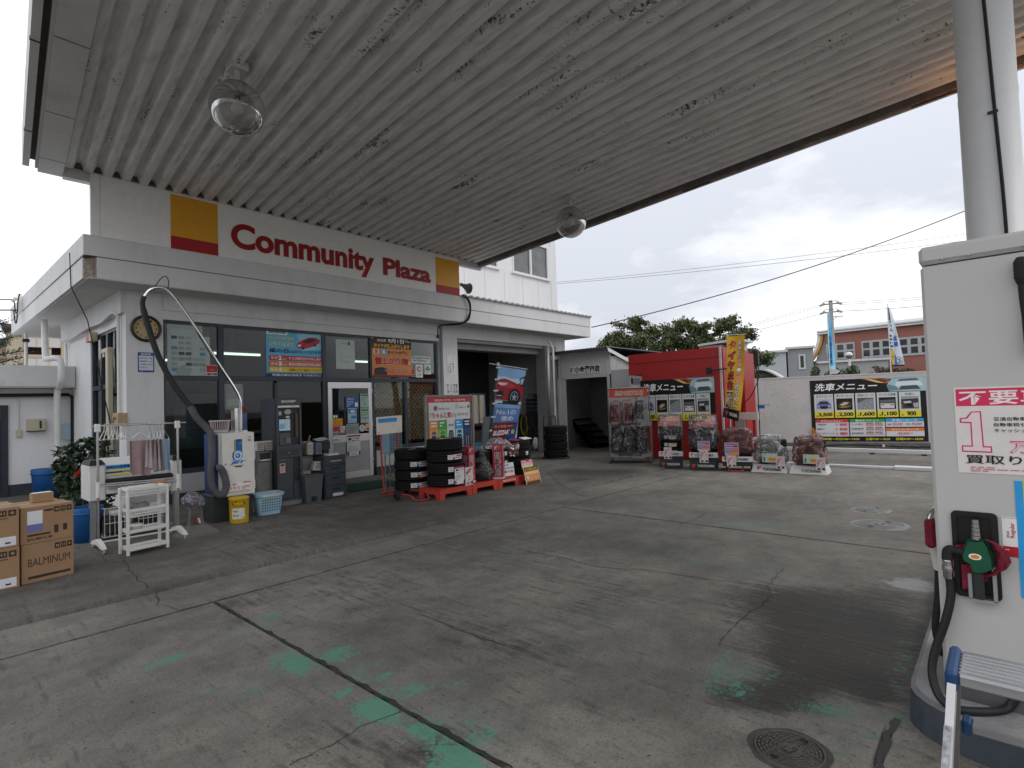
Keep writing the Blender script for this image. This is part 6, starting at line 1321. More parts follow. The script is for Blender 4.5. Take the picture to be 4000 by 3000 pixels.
for k in range(4):
    st = [] if k == 3 else [(238, -.045, 17, .075, 'white')] + ([(256, -.05, 40, .085, ('#a02030', '#8a2028'))] if k != 1 else [])
    tyre(ORD[k] + ' black tyre of the tall stack on the leftmost red platform', (S2[0] + .006 * (k % 2), S2[1], AP + .26 + k * .192), .30, .186, 'tyres in the tall stack on the leftmost red platform', st)
b = MB(); b.rect(0, 0, .26, .16, 0, ink('#c9c6c2')); b.rect(.12, .03, .23, .12, -.0006, ink('#c04a50')); b.warp(lambda x, y, z: (x, z, -y)); b.build('price_card', label='grey and red price card lying on top of the tall tyre stack', cat='price card', loc=(5.74, 6.70, AP + .26 + 3.5 * .192 + .005))
S3 = (7.72, 6.88)
for k in range(4):
    tyre(ORD[k] + ' black tyre of the shorter stack on the rightmost red platform', (S3[0], S3[1], AP + .235 + k * .152), .275, .147, 'tyres in the shorter stack on the rightmost red platform', [(262, -.03, 14, .07, ('#2f78c0', '#d8d8d8'))] if k == 2 else ([(222, -.03, 13, .06, 'white')] if k == 3 else []))
b = MB(); b.box((-.2, -.14, 0), (.12, .14, .012), ink('#8a1a24')); b.add([(-.04, -.22, .02), (.26, -.16, .02), (.24, -.02, .05), (-.02, -.06, .05)], [(0, 1, 2, 3)], ink('#dcdcdc')); b.build('leaflet', label='red and white leaflet lying on the shorter tyre stack', cat='leaflet', loc=(7.72, 6.85, AP + .235 + 3.5 * .152 + .006))
for k in range(3):
    tyre(['lowest', 'middle', 'top'][k] + ' tyre in the plastic bagged stack between the red pillar signs', (6.70 + .05 * k, 6.93 + .02 * k, AP + .24 + k * .165), .25, .158, 'tyres in the plastic bagged stack')
for k in range(3):
    tyre(['lowest', 'middle', 'top'][k] + ' tyre of the stack behind the second red pillar sign', (7.26, 6.95, AP + .24 + k * .165), .235, .158, 'tyres behind the second red pillar sign', [(262, -.03, 16, .07, 'white')])
def bag(label, loc, rz, fn, m, nu=32, nv=22, seed=0, amp=.05, fr=8):
    b = MB()
    def f(u, v):
        p = Vector(fn(u, v)); q = p * fr + Vector((seed, 0, 0))
        return p + Vector((mnoise.noise(q), mnoise.noise(q + Vector((9, 0, 0))), mnoise.noise(q + Vector((0, 9, 0))))) * amp
    b.grid(f, nu, nv, m, False)
    return b.build('plastic_bag', label=label, cat='plastic bag', loc=loc, rz=rz)
def sup(rx, ry, z0, z1, e=.55, top=.75):
    def f(u, v):
        a = 2 * pi * u; c, s = cos(a), sin(a); k = (1 - (2 * v - 1) ** 6) ** .5 if 0 < v < 1 else 0
        k = max(k, .02) * (1 + (top - 1) * v)
        return (rx * k * math.copysign(abs(c) ** e, c), ry * k * math.copysign(abs(s) ** e, s), z0 + (z1 - z0) * v)
    return f
BAG = bag_mat('polythene', .10); BAGP = bag_mat('polythene_pinkish', .24, (.60, .27, .25)); BAGW = bag_mat('polythene_white', .34, (.75, .75, .76))
bag('clear wrinkled plastic bag over the tyres between the red pillar signs', (6.76, 6.90, AP + .14), 0, sup(.28, .30, 0, .60, .9, .45), BAG, seed=1, amp=.07)
bag('whitish crumpled plastic bag draped over the stack behind the second pillar sign', (7.28, 6.92, AP + .66), .2, sup(.28, .26, 0, .17, .8, .6), BAGW, seed=3, amp=.07)
b = MB(); b.grid(lambda u, v: (.02 + .20 * u, -.22 - .06 * u + .03 * mnoise.noise((u * 5, v * 5, 1)), .05 - .24 * v + .04 * mnoise.noise((u * 4, v * 6, 3))), 10, 12, BAGP); b.build('plastic_bag', label='reddish corner of plastic hanging at the left of the shorter tyre stack', cat='plastic bag', loc=(7.30, 6.92, AP + .70))
# pillar signs
def pillar_sign(label, loc, rz):
    t = thing('pillar_sign', label, 'pillar sign', loc, rz, 'red pillar signs on the platforms'); b = MB(); PR = mat('sign_crimson', (.42, .02, .05), .45, var=.05)
    w_ = .175; b.box((-w_ / 2, -w_ / 2, .03), (w_ / 2, w_ / 2, .60), PR); b.box((-w_ / 2 - .003, -w_ / 2 - .003, 0), (w_ / 2 + .003, w_ / 2 + .003, .03), ink('#cfc8c6')); b.build('column', t)
    for fz, T in ((0, Matrix()), (1, Matrix.Rotation(RAD(-90), 4, 'Z'))):
        m = MB()
        for i, ch in enumerate('軽自動車用'):
            z1 = .575 - i * .108; z0 = z1 - .095; m.text(ch, -.052, z0, .052, z1, -w_ / 2 - .0012, ink('#e6dcd8'), .12); m.text(ch, -.045, z0 + .006, .045, z1 - .006, -w_ / 2 - .0022, ink('#1a1418'), .015)
        m.v = [tuple(T @ Vector(p)) for p in m.v]; m.build('lettering', t)
pillar_sign('red pillar sign with white blocky lettering beside the tall tyre stack', (6.40, 6.80, AP + .162), RAD(8)); pillar_sign('red pillar sign with white blocky lettering nearer the banner', (7.03, 6.68, AP + .162), RAD(33))
# flyers and placards
def leaflet(label, x, y, z, w_, h_, kind, rz=0.0, lean=.0, name='flyer'):
    S = Sheet(w_, h_, '#d5d2d0', .002)
    if kind == 'text': S.R(0, 0, 1, .09, '#b03038'); S.P([(.08, .24), (.13, .14), (.3, .13), (.35, .24)], '#17171a'); S.T('タイヤ', .4, .13, .92, .22, '#252528', .02); S.lines(.1, .3, .9, .36, 1, '#333333', 3); S.lines(.1, .45, .6, .75, 4, '#9a9a9c', 5); S.R(.02, .78, .12, .98, '#17171a'); S.R(.88, .78, .98, .98, '#17171a')
    elif kind == 'promo':
        S.R(.04, .03, .96, .97, '#d9c3c6'); rnd = random.Random(4)
        for q in range(16): x0 = rnd.uniform(.05, .7); y0 = rnd.uniform(.05, .7); S.P([(x0, y0), (x0 + rnd.uniform(.1, .28), y0 - .03), (x0 + rnd.uniform(.1, .28), y0 + rnd.uniform(.06, .16)), (x0 - .02, y0 + .1)], rnd.choice(['#a8687e', '#c99aa6', '#b08a50', '#d8cf9a', '#8a5f78', '#e4dcdc']))
        S.P([(.62, .92), (.72, .8), (.92, .78), (.95, .95)], '#1a1a1d'); S.C(.3, .88, .14, '#4a4a4e'); S.C(.3, .88, .08, '#b9b9bc')
    elif kind == 'price':
        S.T('低燃費', .08, .08, .5, .25, '#4a6a9a', .02); S.R(.05, .32, .95, .48, '#8fa6bf'); S.T('¥19,800', .3, .56, .9, .78, '#c2343c', .03); S.C(.15, .66, .09, '#3a3a3f'); S.lines(.08, .86, .9, .94, 1, '#777777', 2)
    elif kind == 'pink':
        S.R(0, 0, 1, .45, '#d98a92'); S.T('安心', .06, .5, .3, .68, '#c2343c', .03); S.T('¥19,800', .36, .52, .9, .68, '#c2343c', .03); S.R(0, .8, 1, 1, '#d8b24a')
    elif kind == 'rise':
        S.R(0, 0, 1, 1, '#c98a3a'); S.R(0, 0, 1, .22, '#2a1612'); S.T('タイヤが値上がり', .08, .05, .9, .19, '#f0d020', .03); S.R(.06, .26, .94, .42, '#dcb48a'); S.T('値上がり前', .06, .48, .86, .76, '#b9121c', .05, 0, '#f3e8d2', .06); S.R(0, .84, 1, 1, '#5a2a16'); S.R(0, 0, .02, 1, '#dcdcdc'); S.R(.98, 0, 1, 1, '#dcdcdc')
    elif kind == 'yoko':
        S.R(.0, .0, 1, 1, '#c8bcd0'); S.R(.05, .12, .95, .2, '#b0405a'); S.R(.55, .3, .95, .42, '#d0702a'); S.R(.05, .3, .5, .38, '#6f6aa0'); S.R(.05, .5, .95, .6, '#c9603a'); S.R(.4, .68, .98, .9, '#d8722c'); S.R(.05, .68, .35, .9, '#7f84b0')
    elif kind == 'green':
        S.R(0, 0, 1, 1, '#b4c8bc'); S.lines(.08, .12, .7, .24, 1, '#4f6a5c', 2); S.R(.08, .42, .2, .9, '#5a6a64'); S.P([(.38, .5), (.6, .42), (.92, .5), (.95, .8), (.7, .9), (.42, .84)], '#e0a23a'); S.T('15,290', .46, .6, .88, .78, '#c9402a', .03)
    S.b.warp(lambda x_, y_, z_: (x_ - w_ / 2, y_ + lean * z_, z_))
    return S.b.build(name, label=label, cat='flyer', loc=(x, y, z), rz=rz)
leaflet('white text flyer fixed to the front of the tall tyre stack', 6.03, 6.60, AP + .20, .21, .28, 'text'); leaflet('colourful pink flyer beside the white flyer on the tall tyre stack', 6.22, 6.585, AP + .16, .17, .29, 'promo')
leaflet('white price card with a blue band before the stack behind the second pillar sign', 7.29, 6.66, AP + .175, .27, .23, 'price', lean=.15, name='price_card'); leaflet('pink price card curved over the shorter tyre stack', 7.70, 6.585, AP + .28, .31, .14, 'pink', lean=.2, name='price_card'); leaflet('brown and orange price rise placard leaning on the rightmost platform', 7.70, 6.45, AP + .005, .44, .29, 'rise', RAD(3), .25, 'placard')
# tyre line-up board on its stand
bd = thing('display_board', 'tall tyre line-up board with red header behind the tall tyre stack', 'display board', (6.17, 7.6, AP))
b = MB(); FG = mat('weathered_frame', (.24, .22, .20), .6, .3, var=.2)
for x in (0, 1.14): b.box((x, 0, 0), (x + .045, .04, 1.66), FG)
b.box((.046, 0, 1.625), (1.139, .04, 1.66), FG); b.box((.046, 0, .60), (1.139, .04, .635), FG); b.box((.046, .012, .636), (1.139, .03, 1.624), mat('board_back', (.17, .155, .14), .7, var=.25)); b.build('frame', bd)
for x in (0, 1.14): b = MB(); b.box((x, -.28, 0), (x + .045, .32, .03), FG); b.tube([(x + .02, .3, .02), (x + .02, .04, .7)], .012, FG, 8); b.build('foot', bd)
S = Sheet(1.0, .97, '#d2d4d2', .002); S.R(-.04, 0, 1.02, .095, '#b8323a'); S.T('あなたのカーライフに、ベストなタイヤを', .14, .03, .88, .075, '#efe2de', .02)
S.C(.06, .20, .045, '#b9bdbd'); S.C(.06, .20, .038, '#d2d4d2'); S.C(.155, .20, .045, '#3f5a94'); S.C(.155, .20, .03, '#c23a3a'); S.T('ブリヂストンの', .22, .19, .47, .235, '#2b2b2f', .015); S.C(.67, .165, .055, '#bfc3c2'); S.T('AI診断サービス', .73, .18, .9, .21, '#4a4a4e', .01); S.R(.94, .16, .98, .21, '#55585a')
S.T('「ちゃんと買い」', .03, .275, .64, .385, '#b9323a', .025); S.T('ラインアップ', .68, .30, .95, .365, '#2b2b2f', .015)
for k, (c, c2) in enumerate((('#d98a3f', '#e0a060'), ('#4f9a3f', '#7fbf5a'), ('#cfd3d0', '#bfe0d2'), ('#3f93d0', '#9fcbe8'), ('#1f2f55', '#2c4672'))):
    x0 = .005 + k * .2; x1 = x0 + .185; S.R(x0, .42, x1, 1, c2); S.R(x0, .42, x1, .60, c); 
    if k == 2: S.T('低燃費', x0 + .03, .50, x1 - .03, .55, '#333333', .02)
    else: S.lines(x0 + .03, .45, x1 - .03, .56, 2, '#e8ece6', k)
    z = .70 if k != 2 else .62; S.P([(x0 + .03, 1 if k != 2 else .78), (x0 + .03, z + .06), (x0 + .05, z), (x1 - .05, z), (x1 - .03, z + .06), (x1 - .03, 1 if k != 2 else .78)], '#3a3b40'); S.R(x0 + .055, z + .04, x0 + .07, .98 if k != 2 else .77, '#96989c'); S.R(x0 + .105, z + .04, x0 + .12, .98 if k != 2 else .77, '#96989c')
    if k in (0, 1, 3): S.P([(x0 + .03, .68), (x0 + .06, .63), (x0 + .13, .62), (x0 + .15, .68)], ['#3f5a8a', '#3d8a4a', '', '#3a4450'][k])
    if k == 2: S.lines(x0 + .03, .84, x1 - .03, .95, 2, '#3d8a6a', 9)
S.b.v = [(x + .085, y + .008, z + .645) for x, y, z in S.b.v]; S.b.build('line_up_sheet', bd)
# light blue basket behind the truck
t = thing('mesh_basket', 'pale blue mesh basket standing upright behind the hand truck board', 'basket', (5.92, 8.35, AP + .62)); b = MB(); b.box((0, 0, 0), (.30, .22, .45), MATS['pale_blue_plastic'], bev=.01); b.build('tub', t); b = MB()
for r_ in range(9):
    for q in range(8): b.rect(.02 + q * .034, .03 + r_ * .045, .04 + q * .034, .06 + r_ * .045, -.0012, hm)
b.build('perforations', t, kind='stuff'); b = MB(); [b.cyl((x, y, -.62), (x, y, -.002), .012, STEEL, 8) for x in (.04, .26) for y in (.04, .18)]; b.build('support', t)
# big banner on a leaning pole
bn = thing('banner_flag', 'tall banner of a red sports car on a leaning green pole', 'banner', (7.5, 7.5, AP), RAD(-45))
b = MB(); b.tube([(.04, .02, -.0), (.127, .02, .75), (.325, .02, 2.23)], .012, mat('banner_pole_green', (.05, .14, .13), .4), 10); b.cyl((.15, .02, 2.25), (.89, .02, 2.115), .008, WHITEP, 8); b.box((.30, -.005, 2.2), (.35, .04, 2.26), WHITEP); b.lathe([(0, 0), (.2, 0), (.2, .03), (.05, .06), (.03, .12), (0, .12)], BLACK, (.04, .02, 0), 20); b.build('pole', bn)
def LR(v):
    l = Vector((.335 + (.135 - .335) * v, 0, 2.195 - 1.44 * v)); r0 = Vector((.86, 0, 2.09)); r1 = Vector((.735, 0, 1.42)); r2 = Vector((.60, 0, .80)); r = r0.lerp(r1, v / .5) if v < .5 else r1.lerp(r2, (v - .5) / .5)
    return l, r
def ban(x, y, z):
    u, v = x, 1 - z; l, r = LR(v); p = l.lerp(r, u); return (p.x, y + .03 * sin(u * 7 + v * 3) * (.3 + v) + .10 * max(0, v - .6) * u, p.z)
S = Sheet(1, 1, '#6f9fd4', n=(14, 26)); S.st = .0012
S.R(0, 0, 1, .20, '#8fb8e4'); S.P([(0, .14), (.3, .12), (.55, .15), (.85, .13), (.85, .2), (0, .22)], '#c9dcee')
S.P([(0, .175), (.3, .155), (.6, .185), (.78, .21), (1, .13), (1, .44), (.75, .45), (0, .44)], '#a01c28'); S.P([(0, .20), (.35, .18), (.7, .24), (.55, .27), (.1, .27)], '#c23a42'); S.P([(.05, .215), (.38, .21), (.36, .235), (.18, .25), (.04, .235)], '#cfe0f0'); S.P([(.8, .13), (1, .08), (1, .24), (.88, .23)], '#1c2630'); S.P([(.84, .14), (.98, .11), (.95, .2), (.88, .21)], '#a9c6e6')
S.P([(.02, .33), (.25, .32), (.30, .37), (.22, .42), (.03, .41)], '#1a1418'); S.R(.04, .385, .22, .395, '#d5d5d8'); S.C(.70, .40, .235, '#101216', .125); S.C(.70, .395, .15, '#8a97a6', .085); S.C(.70, .395, .13, '#20262e', .073)
for q in range(5):
    a = RAD(90 + 72 * q); S.P([(.70 + .03 * cos(a + 1.57), .395 - .016 * sin(a + 1.57)), (.70 + .125 * cos(a), .395 - .07 * sin(a)), (.70 - .03 * cos(a + 1.57), .395 + .016 * sin(a + 1.57))], '#9fb0c2')
S.R(0, .455, 1, .50, '#15181d'); S.R(.0, .458, .28, .488, '#d8dde2'); S.R(.78, .458, 1, .488, '#d8dde2'); S.P([(.45, .44), (.55, .52), (.78, .53), (.9, .47), (.9, .44)], '#101216')
S.R(0, .53, 1, .74, '#5c86bf'); S.R(.0, .5, 1, .55, '#86aede'); S.T('No.1の', .10, .575, .86, .645, '#eef3fa', .0); S.T('使命', .30, .665, .80, .735, '#eef3fa', .0)
S.R(0, .755, 1, 1, '#7a1a26'); S.P([(.55, 1), (.82, .80), (1, .78), (1, 1)], '#234a90'); S.T('氷上性能120%', .08, .79, .82, .825, '#d8c2bc', .0); S.T('BLIZZAK', .04, .865, .74, .93, '#e8e4e2', .05, .35); S.C(.86, .9, .07, '#e8c020', .035)
S.b.warp(ban); S.b.build('printed_cloth', bn)
b = MB()
for v in (.02, .18, .33, .50, .68, .86): l, r = LR(v); b.box((l.x - .05, -.012, l.z - .015), (l.x + .04, .028, l.z + .015), WHITEP)
b.build('clip', bn, kind='stuff')
bn2 = thing('banner_flag', 'white and blue inspection banner partly hidden behind the red car banner', 'banner', (7.62, 7.62, AP), RAD(-45)); b = MB(); b.cyl((.05, .03, 0), (.16, .03, 1.5), .011, MATS['banner_pole_green'], 8); b.lathe([(0, 0), (.2, 0), (.2, .03), (.03, .08), (0, .08)], BLACK, (.05, .03, 0), 18); b.build('pole', bn2)
S = Sheet(1, 1, '#ccd2d8', n=(8, 16)); S.st = .0012
for i, ch in enumerate('気軽に点検'): S.T(ch, .80, .02 + i * .11, .98, .11 + i * .11, '#1f4fa0' if i > 2 else '#22252a', .03)
S.T('お気軽に', .55, .58, .98, .63, '#2b2b2f', .01); S.T('ください', .60, .66, .98, .71, '#2b2b2f', .01); S.R(.4, .76, 1, 1, '#2c5fb0'); S.C(.70, .84, .16, '#e6c024', .055); S.C(.62, .83, .02, '#222222'); S.C(.78, .83, .02, '#222222')
S.b.warp(lambda x, y, z: (.30 + x * .42 - .10 * (1 - z) * 1, y + .03 * sin(x * 6 + z * 4), .60 + z * .80)); S.b.build('printed_cloth', bn2)
b = MB(); b.grid(lambda u, v: (.0 + .16 * u - .06 * (1 - v), .04 + .02 * sin(u * 6), .60 + .62 * v), 8, 10, mat('grey_film', (.22, .235, .25), .5)); b.build('loose_hem', bn2)
# tyres right of the bay on a dolly
td = thing('tyre_dolly', 'low black tyre dolly with a hooped handle at the bay pillar', 'dolly', (11.47, 8.82, AP)); b = MB(); b.lathe([(.1, .012), (.36, .012), (.36, .03), (.1, .03)], BLACK, seg=28); b.build('tray', td); b = MB(); b.tube(smooth_path([(.33, .22, .02), (.34, .24, .6), (.33, .24, 1.03), (.28, .26, 1.09), (.06, .36, 1.10), (.0, .38, 1.06), (-.02, .38, .9), (-.02, .38, .02)], 4), .014, BLACK, 8); b.build('handle', td)
for k in range(4): tyre(ORD[k] + ' black tyre of the stack beside the shed stairs', (11.47 + .012 * (k % 2), 8.82, AP + .135 + k * .203), .305, .197, 'tyres stacked beside the shed', rz=.3 * k)
t = thing('white_sack', 'small white sack hanging at the left of the tyre stack by the bay pillar', 'sack', (11.22, 9.3, AP + .28)); b = MB(); b.ball((0, 0, .12), .11, mat('sack_white', (.42, .41, .38), .8, bump=.5), 14, 10, (.7, .7, 1.4)); b.build('cloth', t)
# bay interior
b = MB(); b.lathe([(0, 0), (.055, 0), (.055, 2.36), (0, 2.36)], mat('galvanised', (.34, .34, .34), .5, .5, var=.15), seg=18); b.tube([(.24, -.02, .0), (.24, -.02, 2.3), (.14, .06, 2.55)], .035, PIPEW, 10); b.build('downpipe', label='shiny steel downpipe and white pipe on the right bay pillar', cat='downpipe', loc=(12.76, 10.0, AP + .75)); 
hs = thing('hose_coil', 'coiled yellow hose hanging on the right wall of the service bay', 'hose', (13.28, 11.38, .95)); b = MB()
for k in range(7):
    r1 = .13 + .006 * (k % 3); b.tube([(-.03 - .012 * k + .01 * sin(q), r1 * cos(q) + .012 * ((k * 37) % 5 - 2), -.16 + (.30 + .02 * (k % 2)) * sin(q)) for q in [2 * pi * i / 24 for i in range(25)]], .011, mat('hose_yellow', (.36, .30, .03), .5, var=.1), 6, False)
b.build('coil', hs)
rkk = thing('parts_rack', 'wall rack of dark and blue parts drawers in the service bay', 'rack', (13.30, 10.66, 1.16), FW)
b = MB(); b.box((-.62, .0, -.02), (.02, .02, .64), mat('rack_grey', (.2, .2, .2), .6)); b.build('frame', rkk); rnd = random.Random(2)
for c_ in range(2):
    for r_ in range(5 - c_ * 0):
        if c_ == 0 and r_ == 4: continue
        b = MB(); x = -.60 + c_ * .31; z = .0 + r_ * .125; b.box((x, -.12, z), (x + .27, -.001, z + .09), mat(*(('rack_blue', (.02, .05, .085), .5) if r_ < 2 else (('rack_red', (.06, .02, .02), .5) if (r_ + c_) % 2 else ('rack_black', (.03, .03, .03), .5)))), bev=.004); b.rect(x + .02, z + .092, x + .25, z + .115, -.02, mat('rack_label', (.45, .46, .45), .6)); b.build('drawer', rkk)
cl = thing('tool_rail', 'dark tangle of hoses and overalls hanging below the parts rack', 'tool rail', (13.28, 11.0, 1.1)); b = MB()
b.cyl((-.03, -.55, .03), (-.03, .75, .03), .015, STEEL, 8); b.build('rail', cl); b = MB(); rnd = random.Random(12)
for k in range(16): y = -.5 + k * .078; b.tube(smooth_path([(-.03, y, .03), (-.07, y + .03, -.2), (-.05, y + rnd.uniform(-.05, .05), -.5), (-.06, y + .02, -.75 - rnd.uniform(0, .15))]), rnd.uniform(.02, .04), mat('overall_dark', (.03, .032, .03), .9, var=.4), 7)
b.build('hanging_cloth', cl)
for n, lb, c, x0, y0, w_, d_, h_, cc in (('tool_cabinet', 'grey tool cabinet at the back of the service bay', 'cabinet', 9.6, 12.3, 1.2, .6, 1.1, (.07, .075, .08)), ('workbench', 'dark workbench under the bay back window', 'workbench', 11.3, 12.3, 1.5, .6, .85, (.09, .075, .06))):
    t = thing(n, lb, c, (x0, y0, AP)); b = MB(); m = mat(n + '_paint', cc, .6, var=.2); b.box((0, 0, h_ - .06), (w_, d_, h_), m, bev=.006)
    for x in (.04, w_ - .09):
        for y in (.04, d_ - .09): b.box((x, y, 0), (x + .05, y + .05, h_ - .061), m)
    b.build('frame', t); b = MB(); b.box((.1, .04, .15), (w_ - .1, d_ - .05, h_ - .2), m, bev=.01); b.build('body', t)
t = thing('oil_box', 'blue cardboard box standing low at the right of the bay', 'box', (10.5, 10.9, AP)); b = MB(); b.box((0, 0, 0), (.42, .3, .40), mat('box_blue', (.03, .12, .22), .6, var=.5, vscale=9), bev=.004); b.build('carton', t); b = MB(); b.rect(.04, .1, .38, .16, -.001, ink('#a8433a')); b.build('print_band', t)
t = thing('paper_sack', 'tan paper sack standing in the bay behind the shorter tyre stack', 'sack', (10.1, 10.8, AP)); b = MB(); b.box((0, 0, 0), (.26, .2, .52), mat('sack_tan', (.24, .19, .13), .8, bump=.4), bev=.05); b.build('sack_body', t)

# ------------------------------------------------------------------ right side: shed, booth, wall, display stands
SIDE = mat('ribbed_siding', (.50, .50, .495), .55, var=.04, dirt=(.3, .29, .28), damt=.35)
sh = thing('stair_shed', 'white ribbed shed over a dark stairway beside the service bay', 'shed', (13.5, 10.24, 0), FW)
b = MB()
def ribs(b, x0, x1, z0, z1, y, m, p=.075, dep=.014):
    n = int((x1 - x0) / p)
    for k in range(n):
        a = x0 + (x1 - x0) * k / n; c = (x1 - x0) / n; b.prism([(a, y), (a + c * .12, y - dep), (a + c * .62, y - dep), (a + c * .74, y), (a + c, y), (a + c, y + .02), (a, y + .02)], z0, z1, m, axis=2)
ribs(b, .06, 1.93, 2.20, 2.95, 0, SIDE); b.box((.02, -.03, 0), (.10, .03, 2.19), SIDE); b.box((.10, .02, 0), (.30, .05, 2.19), SIDE); b.box((1.80, -.03, 0), (1.92, .03, 2.19), SIDE); b.box((.1, .0, 2.17), (1.80, .03, 2.198), WHITEP)
b.v = b.v; b.box((1.90, .03, 0), (1.93, 4.0, 2.75), SIDE)
for k in range(50): b.box((1.93, .06 + k * .078, 0), (1.945, .10 + k * .078, 2.74), SIDE)
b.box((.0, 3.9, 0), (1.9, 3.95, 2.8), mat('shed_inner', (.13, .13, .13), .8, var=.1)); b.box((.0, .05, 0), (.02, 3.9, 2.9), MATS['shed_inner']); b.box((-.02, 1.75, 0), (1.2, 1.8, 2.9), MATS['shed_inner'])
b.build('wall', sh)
b = MB(); dr_ = mat('dark_roof_sheet', (.07, .07, .075), .6, .2)
b.grid(lambda u, v: (-.25 + 2.25 * u, -.28 + 4.3 * v, 2.985 + .018 * sin(u * 150) + .012 * (1 - v) - .0 * v), 120, 1, dr_); b.box((-.2, -.26, 2.93), (1.98, -.2, 2.975), dr_); b.box((-.05, -.25, 2.78), (.14, .02, 2.90), WHITEP); b.add([(1.98, -.25, 2.99), (2.02, -.25, 2.86), (2.02, 1.2, 2.50), (1.98, 1.2, 2.62)], [(0, 1, 2, 3)], SIDE); b.build('roof', sh)
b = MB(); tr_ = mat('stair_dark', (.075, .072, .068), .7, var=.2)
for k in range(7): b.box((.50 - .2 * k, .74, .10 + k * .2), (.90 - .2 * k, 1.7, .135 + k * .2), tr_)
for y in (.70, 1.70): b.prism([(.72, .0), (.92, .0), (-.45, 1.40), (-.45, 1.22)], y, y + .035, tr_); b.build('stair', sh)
b = MB(); b.box((1.42, 1.2, 1.93), (1.82, 1.22, 2.13), mat('cream_panel', (.36, .34, .24), .6, var=.2)); b.build('window', sh)
S = Sheet(1.06, .23, '#d4d4d2', .01); S.T('㈱', .01, .14, .13, .9, '#0c0c0f', .065); S.T('小金澤商店', .15, .06, .99, .94, '#0c0c0f', .075)
S.b.build('shop_name_plate', label='white name plate with black company lettering on the ribbed shed front', cat='sign', loc=(13.475, 9.72, 2.31), rz=FW)
b = MB(); b.box((0, 0, 0), (.95, .9, 2.31), mat('grey_panel', (.42, .425, .43), .5, var=.04), bev=.01); b.box((-.05, .02, 0), (-.012, .05, 2.2), SLD); b.ball((.45, -.002, 1.9), .012, STEEL, 8, 6); b.build('grey_cabinet', label='tall plain grey cabinet between the shed and the red booth', cat='cabinet', loc=(12.75, 7.86, 0), rz=FW)
# red car wash booth
bo = thing('wash_booth', 'red car wash machine booth carrying a wash menu board', 'booth', (12.3, 7.06, 0), FW)
RED_ = mat('booth_red', (.36, .018, .018), .38, var=.06, vscale=1.6, dirt=(.18, .03, .03), damt=.3, bump=.03, bscale=6)
b = MB(); b.box((.0, .0, 2.10), (2.30, 1.7, 2.61), RED_); b.box((.36, .0, .05), (2.30, .02, 2.10), RED_); b.box((.36, .021, .05), (.40, 1.7, 2.10), RED_); b.box((2.31, .05, .05), (2.37, 1.7, 2.60), RED_); b.box((2.37, .9, .3), (2.52, 1.6, 2.5), RED_)
b.box((.02, -.012, 2.39), (2.28, -.001, 2.60), RED_)
for x in (.8, 1.25, 1.72, 2.15): b.ball((x, -.014, 2.45), .008, STEEL, 8, 6)
b.build('casing', bo)
b = MB(); b.box((2.301, -.012, .05), (2.345, .05, 2.60), mat('clear_strip', (.55, .45, .46), .2), bev=.004); b.build('edge_strip', bo)
b = MB(); b.box((.0, .03, 1.86), (.34, .12, 2.07), mat('booth_frame', (.50, .50, .51), .5)); b.box((.04, .02, 1.88), (.09, .029, 2.03), SLD); b.box((.10, .015, 1.87), (.30, .029, 2.02), mat('tinted_panel', (.22, .23, .25), .3)); b.box((.0, .0, .0), (.35, .1, 1.855), mat('booth_frame', (.50, .50, .51), .5)); b.build('access_panel', bo)
b = MB(); b.box((2.0, -.03, 2.02), (2.12, -.001, 2.16), SLD, bev=.004); b.cyl((2.06, -.04, 2.09), (2.52, -.06, 2.11), .016, SLD, 8); b.box((2.5, -.09, 2.03), (2.56, .0, 2.2), SLD); b.build('bracket_arm', bo)
b = MB()
for x in (2.42, 2.60, 2.86): b.box((x, .3, 0), (x + .05, .34, .95), mat('post_red', (.30, .02, .025), .5))
b.box((2.40, .28, .96), (2.98, .36, 1.12), mat('plate_white', (.50, .49, .47), .5)); b.box((2.50, .27, .55), (2.70, .33, .95), mat('post_grey', (.28, .28, .28), .5)); b.build('rear_stand', bo)
